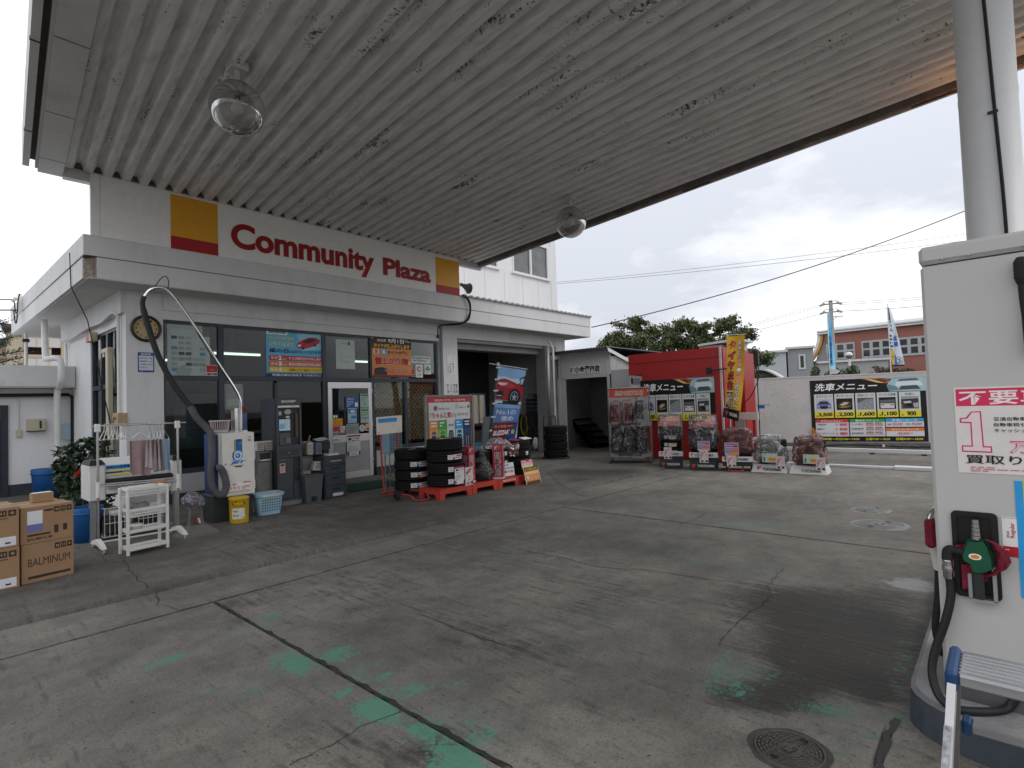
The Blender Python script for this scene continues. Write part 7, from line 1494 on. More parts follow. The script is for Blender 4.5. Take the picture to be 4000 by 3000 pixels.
def menu(w_, h_, full):
    S = Sheet(w_, h_, '#141416', .006, .0008); q = 1.0 if full else 1.95
    Z = lambda z: z * q
    S.P([(.50, 0), (.62, 0), (.78, Z(.04)), (.9, Z(.2)), (1, Z(.16)), (1, 0)], '#8fb4bd'); S.P([(.46, 0), (.60, 0), (.70, Z(.03)), (.72, Z(.09)), (.62, Z(.08))], '#b9743a'); S.P([(.53, Z(.02)), (.64, Z(.015)), (.70, Z(.05)), (.66, Z(.07))], '#7a3020'); S.P([(.50, Z(.01)), (.56, Z(.02)), (.66, Z(.075)), (.60, Z(.07))], '#e8d090')
    S.P([(.72, Z(.03)), (.96, Z(.0)), (1, Z(.03)), (1, Z(.22)), (.70, Z(.22)), (.68, Z(.12))], '#a9c8cf'); S.P([(.79, Z(.03)), (.93, Z(.02)), (.95, Z(.055)), (.77, Z(.06))], '#5f686c'); S.P([(.76, Z(.07)), (.96, Z(.065)), (.98, Z(.14)), (.75, Z(.145))], '#dfe6e8'); S.P([(.80, Z(.135)), (.93, Z(.13)), (.96, Z(.19)), (.78, Z(.195))], '#4a5458'); S.P([(.68, Z(.10)), (.76, Z(.14)), (.78, Z(.2)), (.70, Z(.21))], '#6f9098')
    S.T('洗車メニュー', .04, Z(.055), .60, Z(.18), '#eef0f0', .05, .18)
    nm = ['ガラスコート', 'ポリマーコート', '撥水コート', 'ワックス洗車', '水洗い']; pr = ['3,500', '2,500', '1,600', '1,100', '900']; x = .033
    for k in range(5):
        x0 = x + .1855 * k; x1 = x0 + .174; S.R(x0, Z(.228), x1, Z(.615), '#d3d5d2'); a = (x1 - x0); S.T(nm[k], x0 + a * (.1 if k < 4 else .28), Z(.245), x1 - a * (.08 if k < 4 else .28), Z(.285), '#1d1d20', .02)
        p0, p1, q0, q1 = x0 + .09 * a, x1 - .09 * a, Z(.305), Z(.49); mx, mz = (p0 + p1) / 2, (q0 + q1) / 2; g = (p1 - p0) / 2; hz = (q1 - q0) / 2
        PP = lambda pts, c: S.P([(mx + u * g, mz + v * hz) for u, v in pts], c)
        S.R(p0, q0, p1, q1, ['#c3c5cc', '#1c1512', '#8f9396', '#17181a', '#3a3d40'][k])
        if k == 0: PP([(-.95, .1), (-.6, -.5), (-.3, -.7), (.3, -.7), (.6, -.5), (.95, .1), (.9, .7), (-.9, .7)], '#6d74a0'); PP([(-.5, -.45), (.5, -.45), (.62, -.1), (-.62, -.1)], '#2a2c38'); PP([(-.5, .3), (.5, .3), (.4, .75), (-.4, .75)], '#15161c'); PP([(-.85, .2), (-.55, .25), (-.6, .4), (-.85, .36)], '#e6e8f0'); PP([(.85, .2), (.55, .25), (.6, .4), (.85, .36)], '#e6e8f0')
        if k == 1: PP([(-.9, .5), (-.7, -.1), (-.1, -.55), (.6, -.5), (.9, 0), (.8, .5), (0, .75)], '#4a3a28'); PP([(-.6, .1), (0, -.35), (.55, -.3), (.4, .0), (-.2, .3)], '#c9bfa8'); PP([(-.7, .45), (.7, .35), (.6, .5), (-.4, .65)], '#b08a4a')
        if k == 2: PP([(-1, -.1), (0, -.7), (1, -.9), (1, -1), (-1, -1)], '#5a5f62'); [PP([(u - .08, v), (u, v - .1), (u + .1, v), (u, v + .09)], '#c9cdd0') for u, v in ((-.5, .3), (.1, .1), (.5, .5), (-.1, .7), (.6, -.2), (-.7, .75))]
        if k == 3: PP([(-.9, -.5), (.9, -.6), (.9, -.1), (-.9, 0)], '#5f6a66'); PP([(-.85, .05), (.85, .05), (.8, .85), (-.8, .85)], '#d9dadc'); PP([(-.8, .2), (-.3, .22), (-.3, .35), (-.8, .38)], '#b33038'); PP([(.8, .2), (.3, .22), (.3, .35), (.8, .38)], '#b33038')
        if k == 4: PP([(-1, -.6), (1, -.7), (1, -.95), (-1, -.9)], '#a8adb0'); PP([(-.8, -.2), (.1, -.3), (.2, .05), (-.6, .1)], '#c6cacc'); PP([(-.5, .2), (.2, .1), (.3, .75), (-.4, .6)], '#0e0f12'); PP([(.35, .1), (.95, .0), (.95, .85), (.45, .85)], '#aab0b4'); PP([(-1, .2), (-.8, .2), (-.8, .9), (-1, .9)], '#a8323a')
        S.R(x0, Z(.515), x1, Z(.615), '#e3d63a'); S.T('¥', x0 + .08 * a, Z(.57), x0 + .17 * a, Z(.60), '#1a1a14', .02); S.T(pr[k], x0 + (.2 if k < 4 else .34) * a, Z(.53), x1 - .07 * a - (0 if k < 4 else .16 * a), Z(.60), '#1a1a14', .045)
    if full:
        for x0, x1, c, tt in ((.035, .333, '#cc3a40', 'オプションメニュー'), (.343, .645, '#3f9a4f', '室内オプション'), (.652, .965, '#3f9fd4', '手洗いコース')): S.R(x0, .638, x1, .69, c); S.T(tt, x0 + .05, .648, x1 - .05, .68, '#eef0ee', .02)
        S.R(.035, .69, .333, .914, '#d6d6d8'); S.R(.343, .69, .645, .914, '#d6d6d8'); S.R(.652, .69, .965, .77, '#d6d6d8'); S.R(.652, .785, .965, .835, '#dd7a3a'); S.T('ガラスコーティング', .70, .795, .92, .825, '#f0eee8', .02); S.R(.652, .835, .965, .914, '#d6d6d8')
        for i, (a, c) in enumerate((('下廻洗浄', '300'), ('虫取り', '300'), ('ホイールクリーニング', '800'))):
            y = .705 + i * .072; S.T(a, .045, y, (.13, .11, .20)[i], y + .032, '#222226', .01); S.C(.225, y + .018, .010, '#cc3a40'); S.C(.225, y + .018, .006, '#d6d6d8'); S.T('¥' + c, .25, y - .005, .32, y + .042, '#cc3a40', .03)
        for i, (a, c, e_) in enumerate((('マット洗い', '200', '300'), ('内窓拭き', '600', '900'), ('室内掃除機', '1,000', '1,500'))):
            y = .705 + i * .072; S.T(a, .353, y, .46, y + .032, '#222226', .01); S.R(.485, y - .006, .545, y + .004, '#222226'); S.R(.56, y - .006, .62, y + .004, '#222226'); S.T('¥' + c, .48, y + .010, .55, y + .045, '#c9606a', .01); S.T('¥' + e_, .56, y + .010, .63, y + .045, '#c9606a', .01)
        S.T('¥2,200', .71, .705, .79, .745, '#c9505a', .02); S.T('¥2,800', .865, .705, .95, .745, '#c9505a', .02); S.R(.665, .72, .695, .732, '#333333'); S.R(.82, .72, .85, .732, '#333333'); S.T('¥3,500～', .75, .85, .87, .89, '#c9505a', .02)
        S.T('営業時間～平日7:00～19:00', .05, .935, .42, .975, '#e3d63a', .02); S.T('土曜7:30～18:30', .47, .935, .68, .975, '#e3d63a', .02); S.T('日曜8:00～18:00', .73, .935, .95, .975, '#e3d63a', .02)
        S.P([(.0, .76), (.03, .80), (.05, .92), (.09, 1), (0, 1)], '#b9702a')
    return S
menu(1.85, .82, False).b.build('menu_board', label='upper part of the wash menu board mounted on the red booth', cat='menu board', loc=(12.285, 6.74, 1.125), rz=FW)
# boundary wall and its menu board
WR = math.atan2(-1, .29)
def wl(s): k = (1 + .29 ** 2) ** .5; return (16.48 + .29 / k * s, 3.95 - s / k)
PWALL = mat('pinkish_wall', (.58, .545, .53), .8, var=.06, vscale=1.2, dirt=(.40, .39, .37), dscale=1.6, damt=.75, bump=.15, bscale=40)
x0, y0 = wl(-5.2)
wa = thing('boundary_wall', 'pale pinkish rendered boundary wall with peeling patches and dark curb', 'wall', (x0, y0, 0), WR)
b = MB(); b.box((0, 0, 0), (14.5, .15, 1.955), PWALL); b.box((0, -.012, 1.93), (14.5, .162, 1.965), mat('wall_coping', (.60, .58, .57), .8, var=.05))
rnd = random.Random(3)
for q in range(60):
    cx, cz = 5.2 + rnd.uniform(-1.5, -.2), rnd.uniform(.7, 1.75); r = rnd.uniform(.004, .022); b.poly([(cx + r * rnd.uniform(.5, 2.2) * cos(2 * pi * i / 9), cz + r * rnd.uniform(.5, 1.3) * sin(2 * pi * i / 9)) for i in range(9)], -.0015, mat('peeled_grey', (.42, .405, .395), .9, var=.25))
for cx in (3.0, 3.7): b.rect(cx, .2, cx + .012, 1.95, -.0012, mat('wall_crack', (.38, .36, .35), .9))
b.build('wall', wa)
b = MB(); b.box((0, -.14, -.02), (14.5, -.002, .17), mat('curb_grey', (.13, .13, .125), .85, var=.25, dirt=(.25, .24, .23), damt=.4)); b.build('curb', wa)
menu(2.55, 1.64, True).b.build('menu_board', label='large black and yellow car wash menu board on the boundary wall', cat='menu board', loc=(wl(0)[0] - .012, wl(0)[1] - .003, .195), rz=WR)
b = MB(); b.tube(smooth_path([(x, -.16 - .02 * sin(x * 3), .10 + .025 * sin(x * 2.3)) for x in [2 + .5 * i for i in range(20)]], 3), .014, BLACKM, 6)
for x in (5.45, 6.75, 7.95): b.box((x, -.19, .07), (x + .05, -.14, .13), WHITEP)
b.build('black_hose', label='thin black hose clipped along the curb of the boundary wall', cat='hose', loc=(x0, y0, 0), rz=WR)
RAILW = mat('rail_white', (.60, .60, .60), .45, .2, var=.08, dirt=(.3, .29, .28), damt=.4)
t = thing('guide_rail', 'far white guide rail lying on the concrete along the wall', 'rail', (15.5, 4.6, 0)); b = MB(); b.box((-.03, -7.5, .03), (.03, .6, .13), RAILW, bev=.01); b.build('rail', t)
b = MB()
for k in range(8): b.box((-.05, -7.2 + k, 0), (.05, -7.1 + k, .03), SLD)
b.build('foot_row', t, kind='stuff')
t = thing('guide_rail', 'near white guide rail on the concrete in front of the wall', 'rail', (12.62, 4.6, 0)); b = MB(); b.box((-.04, -2.95, 0), (.04, .6, .055), RAILW, bev=.008); b.build('rail', t); b = MB(); b.box((-.09, -6.5, 0), (.09, -2.95, .075), RAILW, bev=.012); b.box((-.095, -4.45, .03), (-.0905, -4.3, .05), SLD); b.build('ramp_cover', t)
b = MB(); b.quad((12.70, -4, .004), (15.40, -4, .004), (15.40, 5.2, .004), (12.70, 5.2, .004), concrete('wash_bay_concrete', (.17, .155, .14))); b.build('wash_bay_floor', kind='structure')
# display stand with bagged tyres
rk = thing('tyre_rack', 'steel two shelf tyre rack with orange header holding bagged tyres', 'tyre rack', (11.15, 6.98, 0), RAD(-66))
b = MB(); RG = mat('rack_steel', (.20, .20, .195), .45, .6, var=.2)
b.tube(smooth_path([(.0, 0, .06), (.0, 0, 1.66), (.03, 0, 1.735), (.10, 0, 1.755), (.84, 0, 1.755), (.91, 0, 1.735), (.94, 0, 1.66), (.94, 0, .06)], 4), .016, RG, 8)
for x in (0, .94): b.cyl((x, .4, .06), (x, .4, 1.0), .014, RG, 8); b.cyl((x, -.16, .07), (x, .42, .07), .014, RG, 8)
b.build('frame', rk)
for z in (.16, .87): b = MB(); b.box((.0, -.02, z), (.94, .40, z + .10), mat('shelf_grey', (.30, .30, .295), .45, .3, var=.08)); b.text('BRIDGESTONE', .20, z + .02, .74, z + .08, -.0215, ink('#1c1c1e'), .05, .2); b.build('shelf', rk)
S = Sheet(.88, .19, '#c2492c', .01); S.T('BRIDGESTONE', .15, .24, .88, .78, '#efe9e4', .05, .2); S.T('BRIDGESTONE', .16, .29, .87, .73, '#16161a', .0, .2); S.b.v = [(x + .03, y - .005, z + 1.55) for x, y, z in S.b.v]; S.b.build('header', rk)
b = MB(); b.box((.03, .02, .98), (.91, .03, 1.549), mat('rack_mirror', (.34, .35, .36), .3, .3)); b.build('back_panel', rk)
for x in (0, .94):
    for y in (-.12, .38): b = MB(); b.lathe([(.01, -.015), (.045, -.015), (.045, .015), (.01, .015)], BLACKM, seg=14); b.v = [(z + x, y + a, c + .045) for a, c, z in b.v]; b.build('castor', rk)
R66 = Matrix.Translation((11.15, 6.98, 0)) @ Matrix.Rotation(RAD(-66), 4, 'Z')
for k, (x, z, dx, lb, lb2, rot) in enumerate([(.16, 1.17, .22, 'left bagged tyre on the upper shelf of the orange headed rack', 'reddish clear bag on the left tyre of the upper rack shelf', 8), (.44, 1.19, .22, 'middle bagged tyre on the upper shelf of the orange headed rack', 'pinkish clear bag on the middle tyre of the upper rack shelf', -5), (.74, 1.25, .26, 'right bagged tyre on the upper shelf of the orange headed rack', 'clear bag hanging past the shelf on the right upper rack tyre', 4),
                                 (.18, .53, .24, 'left bagged tyre on the lower shelf of the orange headed rack', 'clear bag on the left tyre of the lower rack shelf', 16), (.45, .54, .24, 'middle bagged tyre on the lower shelf of the orange headed rack', 'clear bag on the middle tyre of the lower rack shelf', -14), (.74, .54, .24, 'right bagged tyre on the lower shelf of the orange headed rack', 'clear bag on the right tyre of the lower rack shelf', -10)]):
    p = R66 @ Vector((x, .16, z)); r_ = .27
    tyre(lb, tuple(p), .265, .19, 'bagged tyres on the orange headed rack', tilt=(RAD(90), RAD(rot), RAD(-66 + 90 + (10 if k % 2 else -8))))
    m = (BAGP, BAGP, BAG, BAG, BAG, BAG)[k]; zz = .30
    o = bag(lb2, tuple(R66 @ Vector((x, .10, z - (.5 if k == 2 else .33)))), RAD(-66), sup(.155, .30, 0, .85 if k == 2 else .66, .7, .8), m, seed=20 + k, amp=.05)
def yoko(label, y_, x_, rz, w_, h_, style, lbs):
    t = thing('tyre_stand', label, 'tyre stand', (x_, y_, 0), rz)
    b = MB(); R_ = Matrix.Identity(4)
    if style < 2:
        b.tube(smooth_path([(.02, .25, .06), (.02, .25, h_ - .12), (.05, .25, h_ - .02), (w_ - .05, .25, h_ - .02), (w_ - .02, .25, h_ - .12), (w_ - .02, .25, .06)], 4), .012, RG, 8); b.box((.0, .0, .165), (w_, .5, .245), SLD, bev=.006); b.box((.02, .05, .05), (w_ - .02, .5, .09), SLD)
    else:
        b.box((.0, .0, .10), (w_, .5, .17), SLD, bev=.006); b.tube(smooth_path([(.10, .1, .1), (.10, -.08, .03), (.14, -.12, .02), (w_ - .22, -.12, .02), (w_ - .18, -.08, .03), (w_ - .18, .1, .1)], 3), .013, REDS, 8)
    b.build('frame', t)
    for x in (.05, w_ - .03): b = MB(); b.lathe([(.01, -.015), (.05, -.015), (.05, .015), (.01, .015)], BLACKM, seg=14); b.v = [(z + x, .42 + a, c + .05) for a, c, z in b.v]; b.build('wheel', t)
    zb = .255 if style < 2 else .185
    b = MB(); b.box((-.01, -.02, zb), (w_ + .01, .02, zb + .105), mat('band_white', (.64, .63, .62), .4, var=.04), bev=.006); b.text('YOKOHAMA', .10, zb + .025, w_ - .07, zb + .08, -.0225, ink('#1b1b1e'), .02); b.poly([(.02, zb + .09), (.08, zb + .09), (.06, zb + .05), (.05, zb + .02), (.035, zb + .055)], -.0225, ink('#c9494a')); b.build('front_band', t)
    if style < 2:
        b = MB(); b.box((.0, -.06, .01), (w_ - .02, -.03, .165), SLD, bev=.004); b.text('YOKOHAMA', .15, .07, w_ - .06, .12, -.0615, ink('#d2d2d2'), .03); b.poly([(.03, .13), (.13, .13), (.09, .07), (.07, .04), (.05, .09)], -.0615, ink('#c2343a')); b.build('base_plate', t)
    Rz = Matrix.Translation((x_, y_, 0)) @ Matrix.Rotation(rz, 4, 'Z'); n = 4 if style < 2 else 4; zt = zb + .02; ph_ = (.62 if style < 2 else .58) / n
    for k in range(n): tyre(ORD[k] + ' ' + lbs[0], tuple(Rz @ Vector((w_ / 2, .27, zt + ph_ * (k + .5)))), w_ / 2 - .005, ph_ - .006, lbs[1], [(262 - math.degrees(-rz) - 25, -.04, 18, .07, 'white'), (285 - math.degrees(-rz) - 25, -.05, 42, .075, (('#a85a2a', '#c9762c'), ('#c9a53a', '#b08a2a'), ('#8a5a74', '#b0602c'), ('#c9a53a', '#7a4a2a'))[k])] if style == 0 and k < 3 else [])
    z1 = .62 if style < 2 else .60
    bag(lbs[2], tuple(Rz @ Vector((w_ / 2, .26, zb + .10 if style == 2 else zb + (.30 if style == 0 else .12)))), rz, sup(w_ / 2 + .035, .29, 0, h_ - zb - (.30 if style == 0 else (.12 if style == 1 else .10)) + (.02 if style < 2 else -.0), .5, .9), BAG if style < 2 else BAGP, seed=40 + style, amp=.045)
    if style < 2:
        b = MB(); b.grid(lambda u, v: (.0 + (w_ - .02) * u + .02 * mnoise.noise((u * 4, v * 4, 3 + style)), .02 + .30 * v - .06 * (1 - u) * (1 - v), h_ - .26 + .20 * v * (1 if style == 0 else u ** .5) + .05 * mnoise.noise((u * 5, v * 5, style))), 16, 10, bag_mat('polythene_red', .62, (.62, .22, .22))); b.build('plastic_bag', label=lbs[3], cat='plastic bag', loc=(x_, y_, 0), rz=rz)
    return Rz
Rz = yoko('black wheeled tyre stand with bright tyre labels beside the orange headed rack', 5.60, 10.90, RAD(-66), .48, 1.15, 0, ('tyre with bright orange and yellow labels on the stand beside the rack', 'tyres on the stand beside the orange headed rack', 'clear bag over the top of the stand beside the rack', 'red folded plastic on top of the tyre stand beside the rack'))
def stuck(S, name, label, Rz, x, y, z, rz, rx=0):
    o = S.b.build(name, label=label, cat='flyer', loc=tuple(Rz @ Vector((x, y, z))), rz=rz); return o
def card(kind, w_, h_):
    S = Sheet(w_, h_, '#d5d2d0', .002); rnd = random.Random(len(kind) + 3)
    if kind == 'promo':
        S.R(.04, .03, .96, .97, '#d9c3c6')
        for q in range(14): x0 = rnd.uniform(.05, .7); y0 = rnd.uniform(.05, .65); S.P([(x0, y0), (x0 + rnd.uniform(.1, .28), y0 - .03), (x0 + rnd.uniform(.1, .28), y0 + rnd.uniform(.06, .16)), (x0 - .02, y0 + .1)], rnd.choice(['#a8687e', '#c99aa6', '#b08a50', '#d8cf9a', '#8a5f78', '#e4dcdc']))
        S.P([(.62, .92), (.72, .8), (.92, .78), (.95, .95)], '#1a1a1d'); S.C(.3, .88, .14, '#4a4a4e')
    elif kind == 'yoko': S.R(0, 0, 1, 1, '#b9aec4'); S.R(.05, .06, .95, .16, '#b0405a'); S.R(.05, .24, .6, .32, '#6f6aa0'); S.R(.62, .22, .95, .34, '#7a2030'); S.R(.05, .42, .95, .54, '#8f86b0'); S.R(.38, .56, .98, .76, '#d8722c'); S.R(.05, .6, .33, .8, '#7f84b0'); S.R(.3, .82, .98, .97, '#e08a3a')
    else: S.R(0, 0, 1, 1, '#b9ccc0'); S.lines(.08, .12, .7, .24, 1, '#4f6a5c', 2); S.R(.08, .42, .2, .9, '#5a6a64'); S.P([(.38, .5), (.6, .42), (.92, .5), (.95, .8), (.7, .9), (.42, .84)], '#e0a23a'); S.T('¥15,290', .46, .6, .88, .78, '#c9402a', .03)
    return S
stuck(card('promo', .16, .25), 'flyer', 'colourful flyer hanging on the stand with bright tyre labels', Rz, .10, -.035, .20, RAD(-66))
Rz = yoko('black wheeled tyre stand with a tall red topped bag, second from the rack', 4.93, 10.92, RAD(-72), .54, 1.12, 1, ('tyre in the tall bag of the stand with the logo base', 'tyres on the second stand from the rack', 'clear bag over the tyres of the second stand from the rack', 'red and pale blue folded plastic on the second stand from the rack'))
stuck(card('yoko', .24, .20), 'flyer', 'purple and orange tyre leaflet on the second stand from the rack', Rz, .17, -.055, .40, RAD(-72)); stuck(card('promo', .17, .26), 'flyer', 'colourful flyer below the leaflet on the second stand', Rz, .20, -.068, .16, RAD(-72))
Rz = yoko('low red footed tyre stand wholly wrapped in plastic before the wall', 4.30, 11.05, RAD(-72), .55, .88, 2, ('tyre in the low red footed stand before the wall', 'tyres on the low red footed stand', 'pinkish plastic bag over the low red footed stand', ''))
stuck(card('yoko', .26, .26), 'flyer', 'orange and blue leaflet on the bag of the low red footed stand', Rz, .05, -.05, .31, RAD(-72)); stuck(card('promo', .17, .22), 'flyer', 'colourful flyer at the left of the low red footed stand', Rz, .08, -.06, .09, RAD(-72))
for k, (yy, xx, lb, nm, lt) in enumerate(((3.80, 11.18, 'white sloped tyre base with logo lettering holding a white bagged tyre', 'upright tyre in the white bag on the sloped base with logo lettering', 'whitish plastic bag over the tyre on the sloped base with logo lettering'), (3.13, 11.24, 'white sloped tyre base with faded lettering at the right end of the row', 'tyre lying in the red and white bag at the right end of the row', 'red and white plastic bag over the tyre at the right end of the row'))):
    rz = RAD(-86); t = thing('sloped_tyre_stand', lb, 'tyre stand', (xx, yy, 0), rz); Rz = Matrix.Translation((xx, yy, 0)) @ Matrix.Rotation(rz, 4, 'Z')
    b = MB(); b.add([(0, 0, 0), (.64, 0, 0), (.64, .5, 0), (0, .5, 0), (.04, .10, .145), (.60, .10, .145), (.60, .46, .145), (.04, .46, .145)], [(0, 1, 5, 4), (1, 2, 6, 5), (2, 3, 7, 6), (3, 0, 4, 7), (4, 5, 6, 7)], mat('band_white', (.64, .63, .62), .4)); b.build('plinth', t)
    b = MB(); c_ = ink('#1b1b1e') if k == 0 else ink('#5a5a5c'); b.text('YOKOHAMA', .20, .03, .54, .085, 0, c_, .03); b.v = [(x, .69 * z - .004, z) for x, y, z in b.v]
    if k == 0: b.add([(x, .69 * z - .004, z) for x, z in ((.09, .105), (.18, .105), (.15, .06), (.12, .03), (.10, .07))], [(0, 1, 2, 3, 4)], ink('#c9605a'))
    b.build('lettering', t)
    n_ = 3
    for q in range(n_): tyre(('lowest ', 'middle ', 'top ')[q] + nm.replace('upright ', ''), tuple(Rz @ Vector((.32 + .02 * q, .30, .145 + .16 * (q + .5)))), .24, .155, 'tyres ' + nm[nm.index(' in the'):].strip(), rz=.4 * q)
    bag(lt, tuple(Rz @ Vector((.32, .28, .12))), rz, sup(.29, .29, 0, .60, .55, .8), BAGW if k == 0 else BAGP, seed=60 + k, amp=.06)
    if k == 0: b = MB(); b.ball((0, 0, 0), .10, BAGW, 16, 10, (1.2, .7, .7)); b.v = [tuple(Vector(p) * (1 + .3 * mnoise.noise(Vector(p) * 12))) for p in b.v]; b.build('plastic_bag', label='knotted end of the whitish bag on the sloped base', cat='plastic bag', loc=tuple(Rz @ Vector((.04, .22, .60))))
    stuck(card('green', .27, .17), 'flyer', ('pale green price card on the whitish bagged tyre', 'price card tilted on the red and white bagged tyre')[k], Rz, .22 if k == 0 else .26, -.02, .20, rz)
    stuck(card('promo', .15, .24), 'flyer', ('colourful flyer at the right of the whitish bagged tyre', 'colourful flyer at the right end of the red and white bagged tyre')[k], Rz, .47, -.03, .08, rz)
# yellow banner
yb = thing('banner_flag', 'tall yellow tyre inspection banner beside the red booth', 'banner', (11.98, 4.45, 0), FW)
b = MB(); b.tube([(-.02, .02, 0), (.0, .02, 2.84)], .011, WHITEP, 8); b.cyl((-.02, .02, 2.815), (.40, .02, 2.80), .007, WHITEP, 6); b.lathe([(0, 0), (.18, 0), (.18, .03), (.03, .08), (0, .08)], mat('base_grey', (.3, .3, .3), .5), (-.02, .02, 0), 18); b.build('pole', yb)
S = Sheet(1, 1, '#e2b12c', n=(10, 26)); S.st = .0012
for i, ch in enumerate('タイヤ点検'): S.T(ch, .06, .055 + i * .125, .50, .165 + i * .125, '#d63a48', .055, 0, '#1c2340', .13)
for i, ch in enumerate('実施中'): S.T(ch, .05, .665 + i * .075 if False else .66 + i * .078, .50, .728 + i * .078, '#e6e6e6', .055, 0, '#1c2340', .13)
for i, ch in enumerate('愛車の安全・安心のために'): c = '#d63a48' if 3 <= i <= 7 and ch != '・' else '#e4e4e0'; S.T(ch, .60, .06 + i * .067, .86, .115 + i * .067, c, .05, 0, '#2a2f48' if c != '#d63a48' else '#e8d8c8', .07)
S.R(0, .885, 1, 1, '#16171a'); S.T('YOKOHAMA', .36, .925, .90, .965, '#d6d6d6', .05); S.P([(.14, .915), (.32, .92), (.24, .95), (.2, .975)], '#b9403a')
S.b.warp(lambda x, y, z: (.01 + x * (.375 - .03 * (1 - z)) - .165 * (1 - z) ** 1.6, y + .03 * sin(x * 5 + z * 6), 1.05 + 1.735 * z - .10 * x * (1 - z) ** 3 + .0)); S.b.build('printed_cloth', yb)
t = thing('lamp_pole', 'thin black pole with a drooping cable behind the yellow banner', 'pole', (13.2, 4.25, 0)); b = MB(); b.cyl((0, 0, 0), (0, 0, 2.5), .012, BLACK, 8); b.box((-.04, -.05, 2.2), (.04, .05, 2.52), BLACK); b.build('post', t); b = MB(); b.tube(smooth_path([(0, -.03, 2.25), (-.02, -.04, 1.9), (-.08, .12, 1.5), (-.1, .32, 1.2), (-.12, .40, .3)]), .011, BLACKM, 6); b.build('cable', t)
b = MB(); b.box((0, 0, 0), (.18, .02, .09), mat('blue_tag', (.03, .15, .42), .5)); b.box((-.03, -.005, .085), (.32, .02, .105), mat('base_grey', (.3, .3, .3), .5)); b.build('wall_bracket', label='small blue and white bracket on the wall beside the yellow banner', cat='bracket', loc=(15.6, 5.05, 1.13), rz=FW)
# manhole covers
def manhole(label, x, y, r, dark):
    t = thing('manhole_cover', label, 'manhole cover', (x, y, .0), RAD(70)); m = mat('cast_iron' if dark else 'worn_iron', (.075, .068, .06) if dark else (.20, .195, .19), .55, .35, var=.25, vscale=14); b = MB()
    b.lathe([(0, .006), (r * .93, .006), (r * .94, .002)], m, seg=44); b.lathe([(r * .955, .001), (r * .96, .009), (r * 1.03, .009), (r * 1.05, .001)], m, seg=44); b.build('cover', t)
    b = MB()
    for q in range(5):
        rr_ = r * (.42 + .115 * q); n = 10 + 4 * q
        for k in range(n):
            if q == 3 and k % n in (0, n // 2): continue
            a0 = 2 * pi * (k + .12 * (q % 2)) / n; a1 = a0 + 2 * pi / n * .72; pts = [(rr_ + s_, a) for s_ in (-r * .03, r * .03) for a in (a0, (a0 + a1) / 2, a1)]
            b.add([(p * cos(a), p * sin(a), .0095) for p, a in pts], [(0, 1, 4, 3), (1, 2, 5, 4)], m)
    b.box((-r * .16, -r * .22, .007), (r * .16, r * .22, .0085), mat('iron_dark', (.035, .032, .03), .7)); b.box((-r * .05, -r * .18, .0085), (r * .05, r * .18, .011), m); b.box((-r * .13, -r * .03, .0085), (-r * .051, r * .18, .0105), m); b.box((r * .051, -r * .18, .0085), (r * .13, r * .03, .0105), m); b.build('raised_pattern', t, kind='stuff')
    for s_ in (-1, 1): b = MB(); b.box((-r * .09, s_ * r * .74 - r * .07, .0065), (r * .09, s_ * r * .74 + r * .07, .0105), mat('pry_hole', (.008, .008, .008), .9)); b.build('pry_hole', t)
    b = MB(); P = [(r * (1.22 + .10 * mnoise.noise((cos(a) * 2, sin(a) * 2, r * 5))) * cos(a), r * (1.2 + .10 * mnoise.noise((cos(a) * 2, sin(a) * 2, 3))) * sin(a), .0012) for a in [2 * pi * i / 40 for i in range(40)]]; b.add(P, [tuple(range(40))], mat('ring_dark' if dark else 'ring_pale', (.06, .055, .05) if dark else (.22, .26, .235), .9, var=.4, vscale=12)); b.build('bedding_ring', t)
manhole('dark cast iron manhole cover at the foot of the pump island', 2.512, .752, .133, True)
manhole('pale worn manhole cover, nearer of two beyond the floor joint', 7.36, 1.13, .235, False); manhole('pale worn manhole cover, farther of two beyond the floor joint', 8.22, 1.34, .18, False)

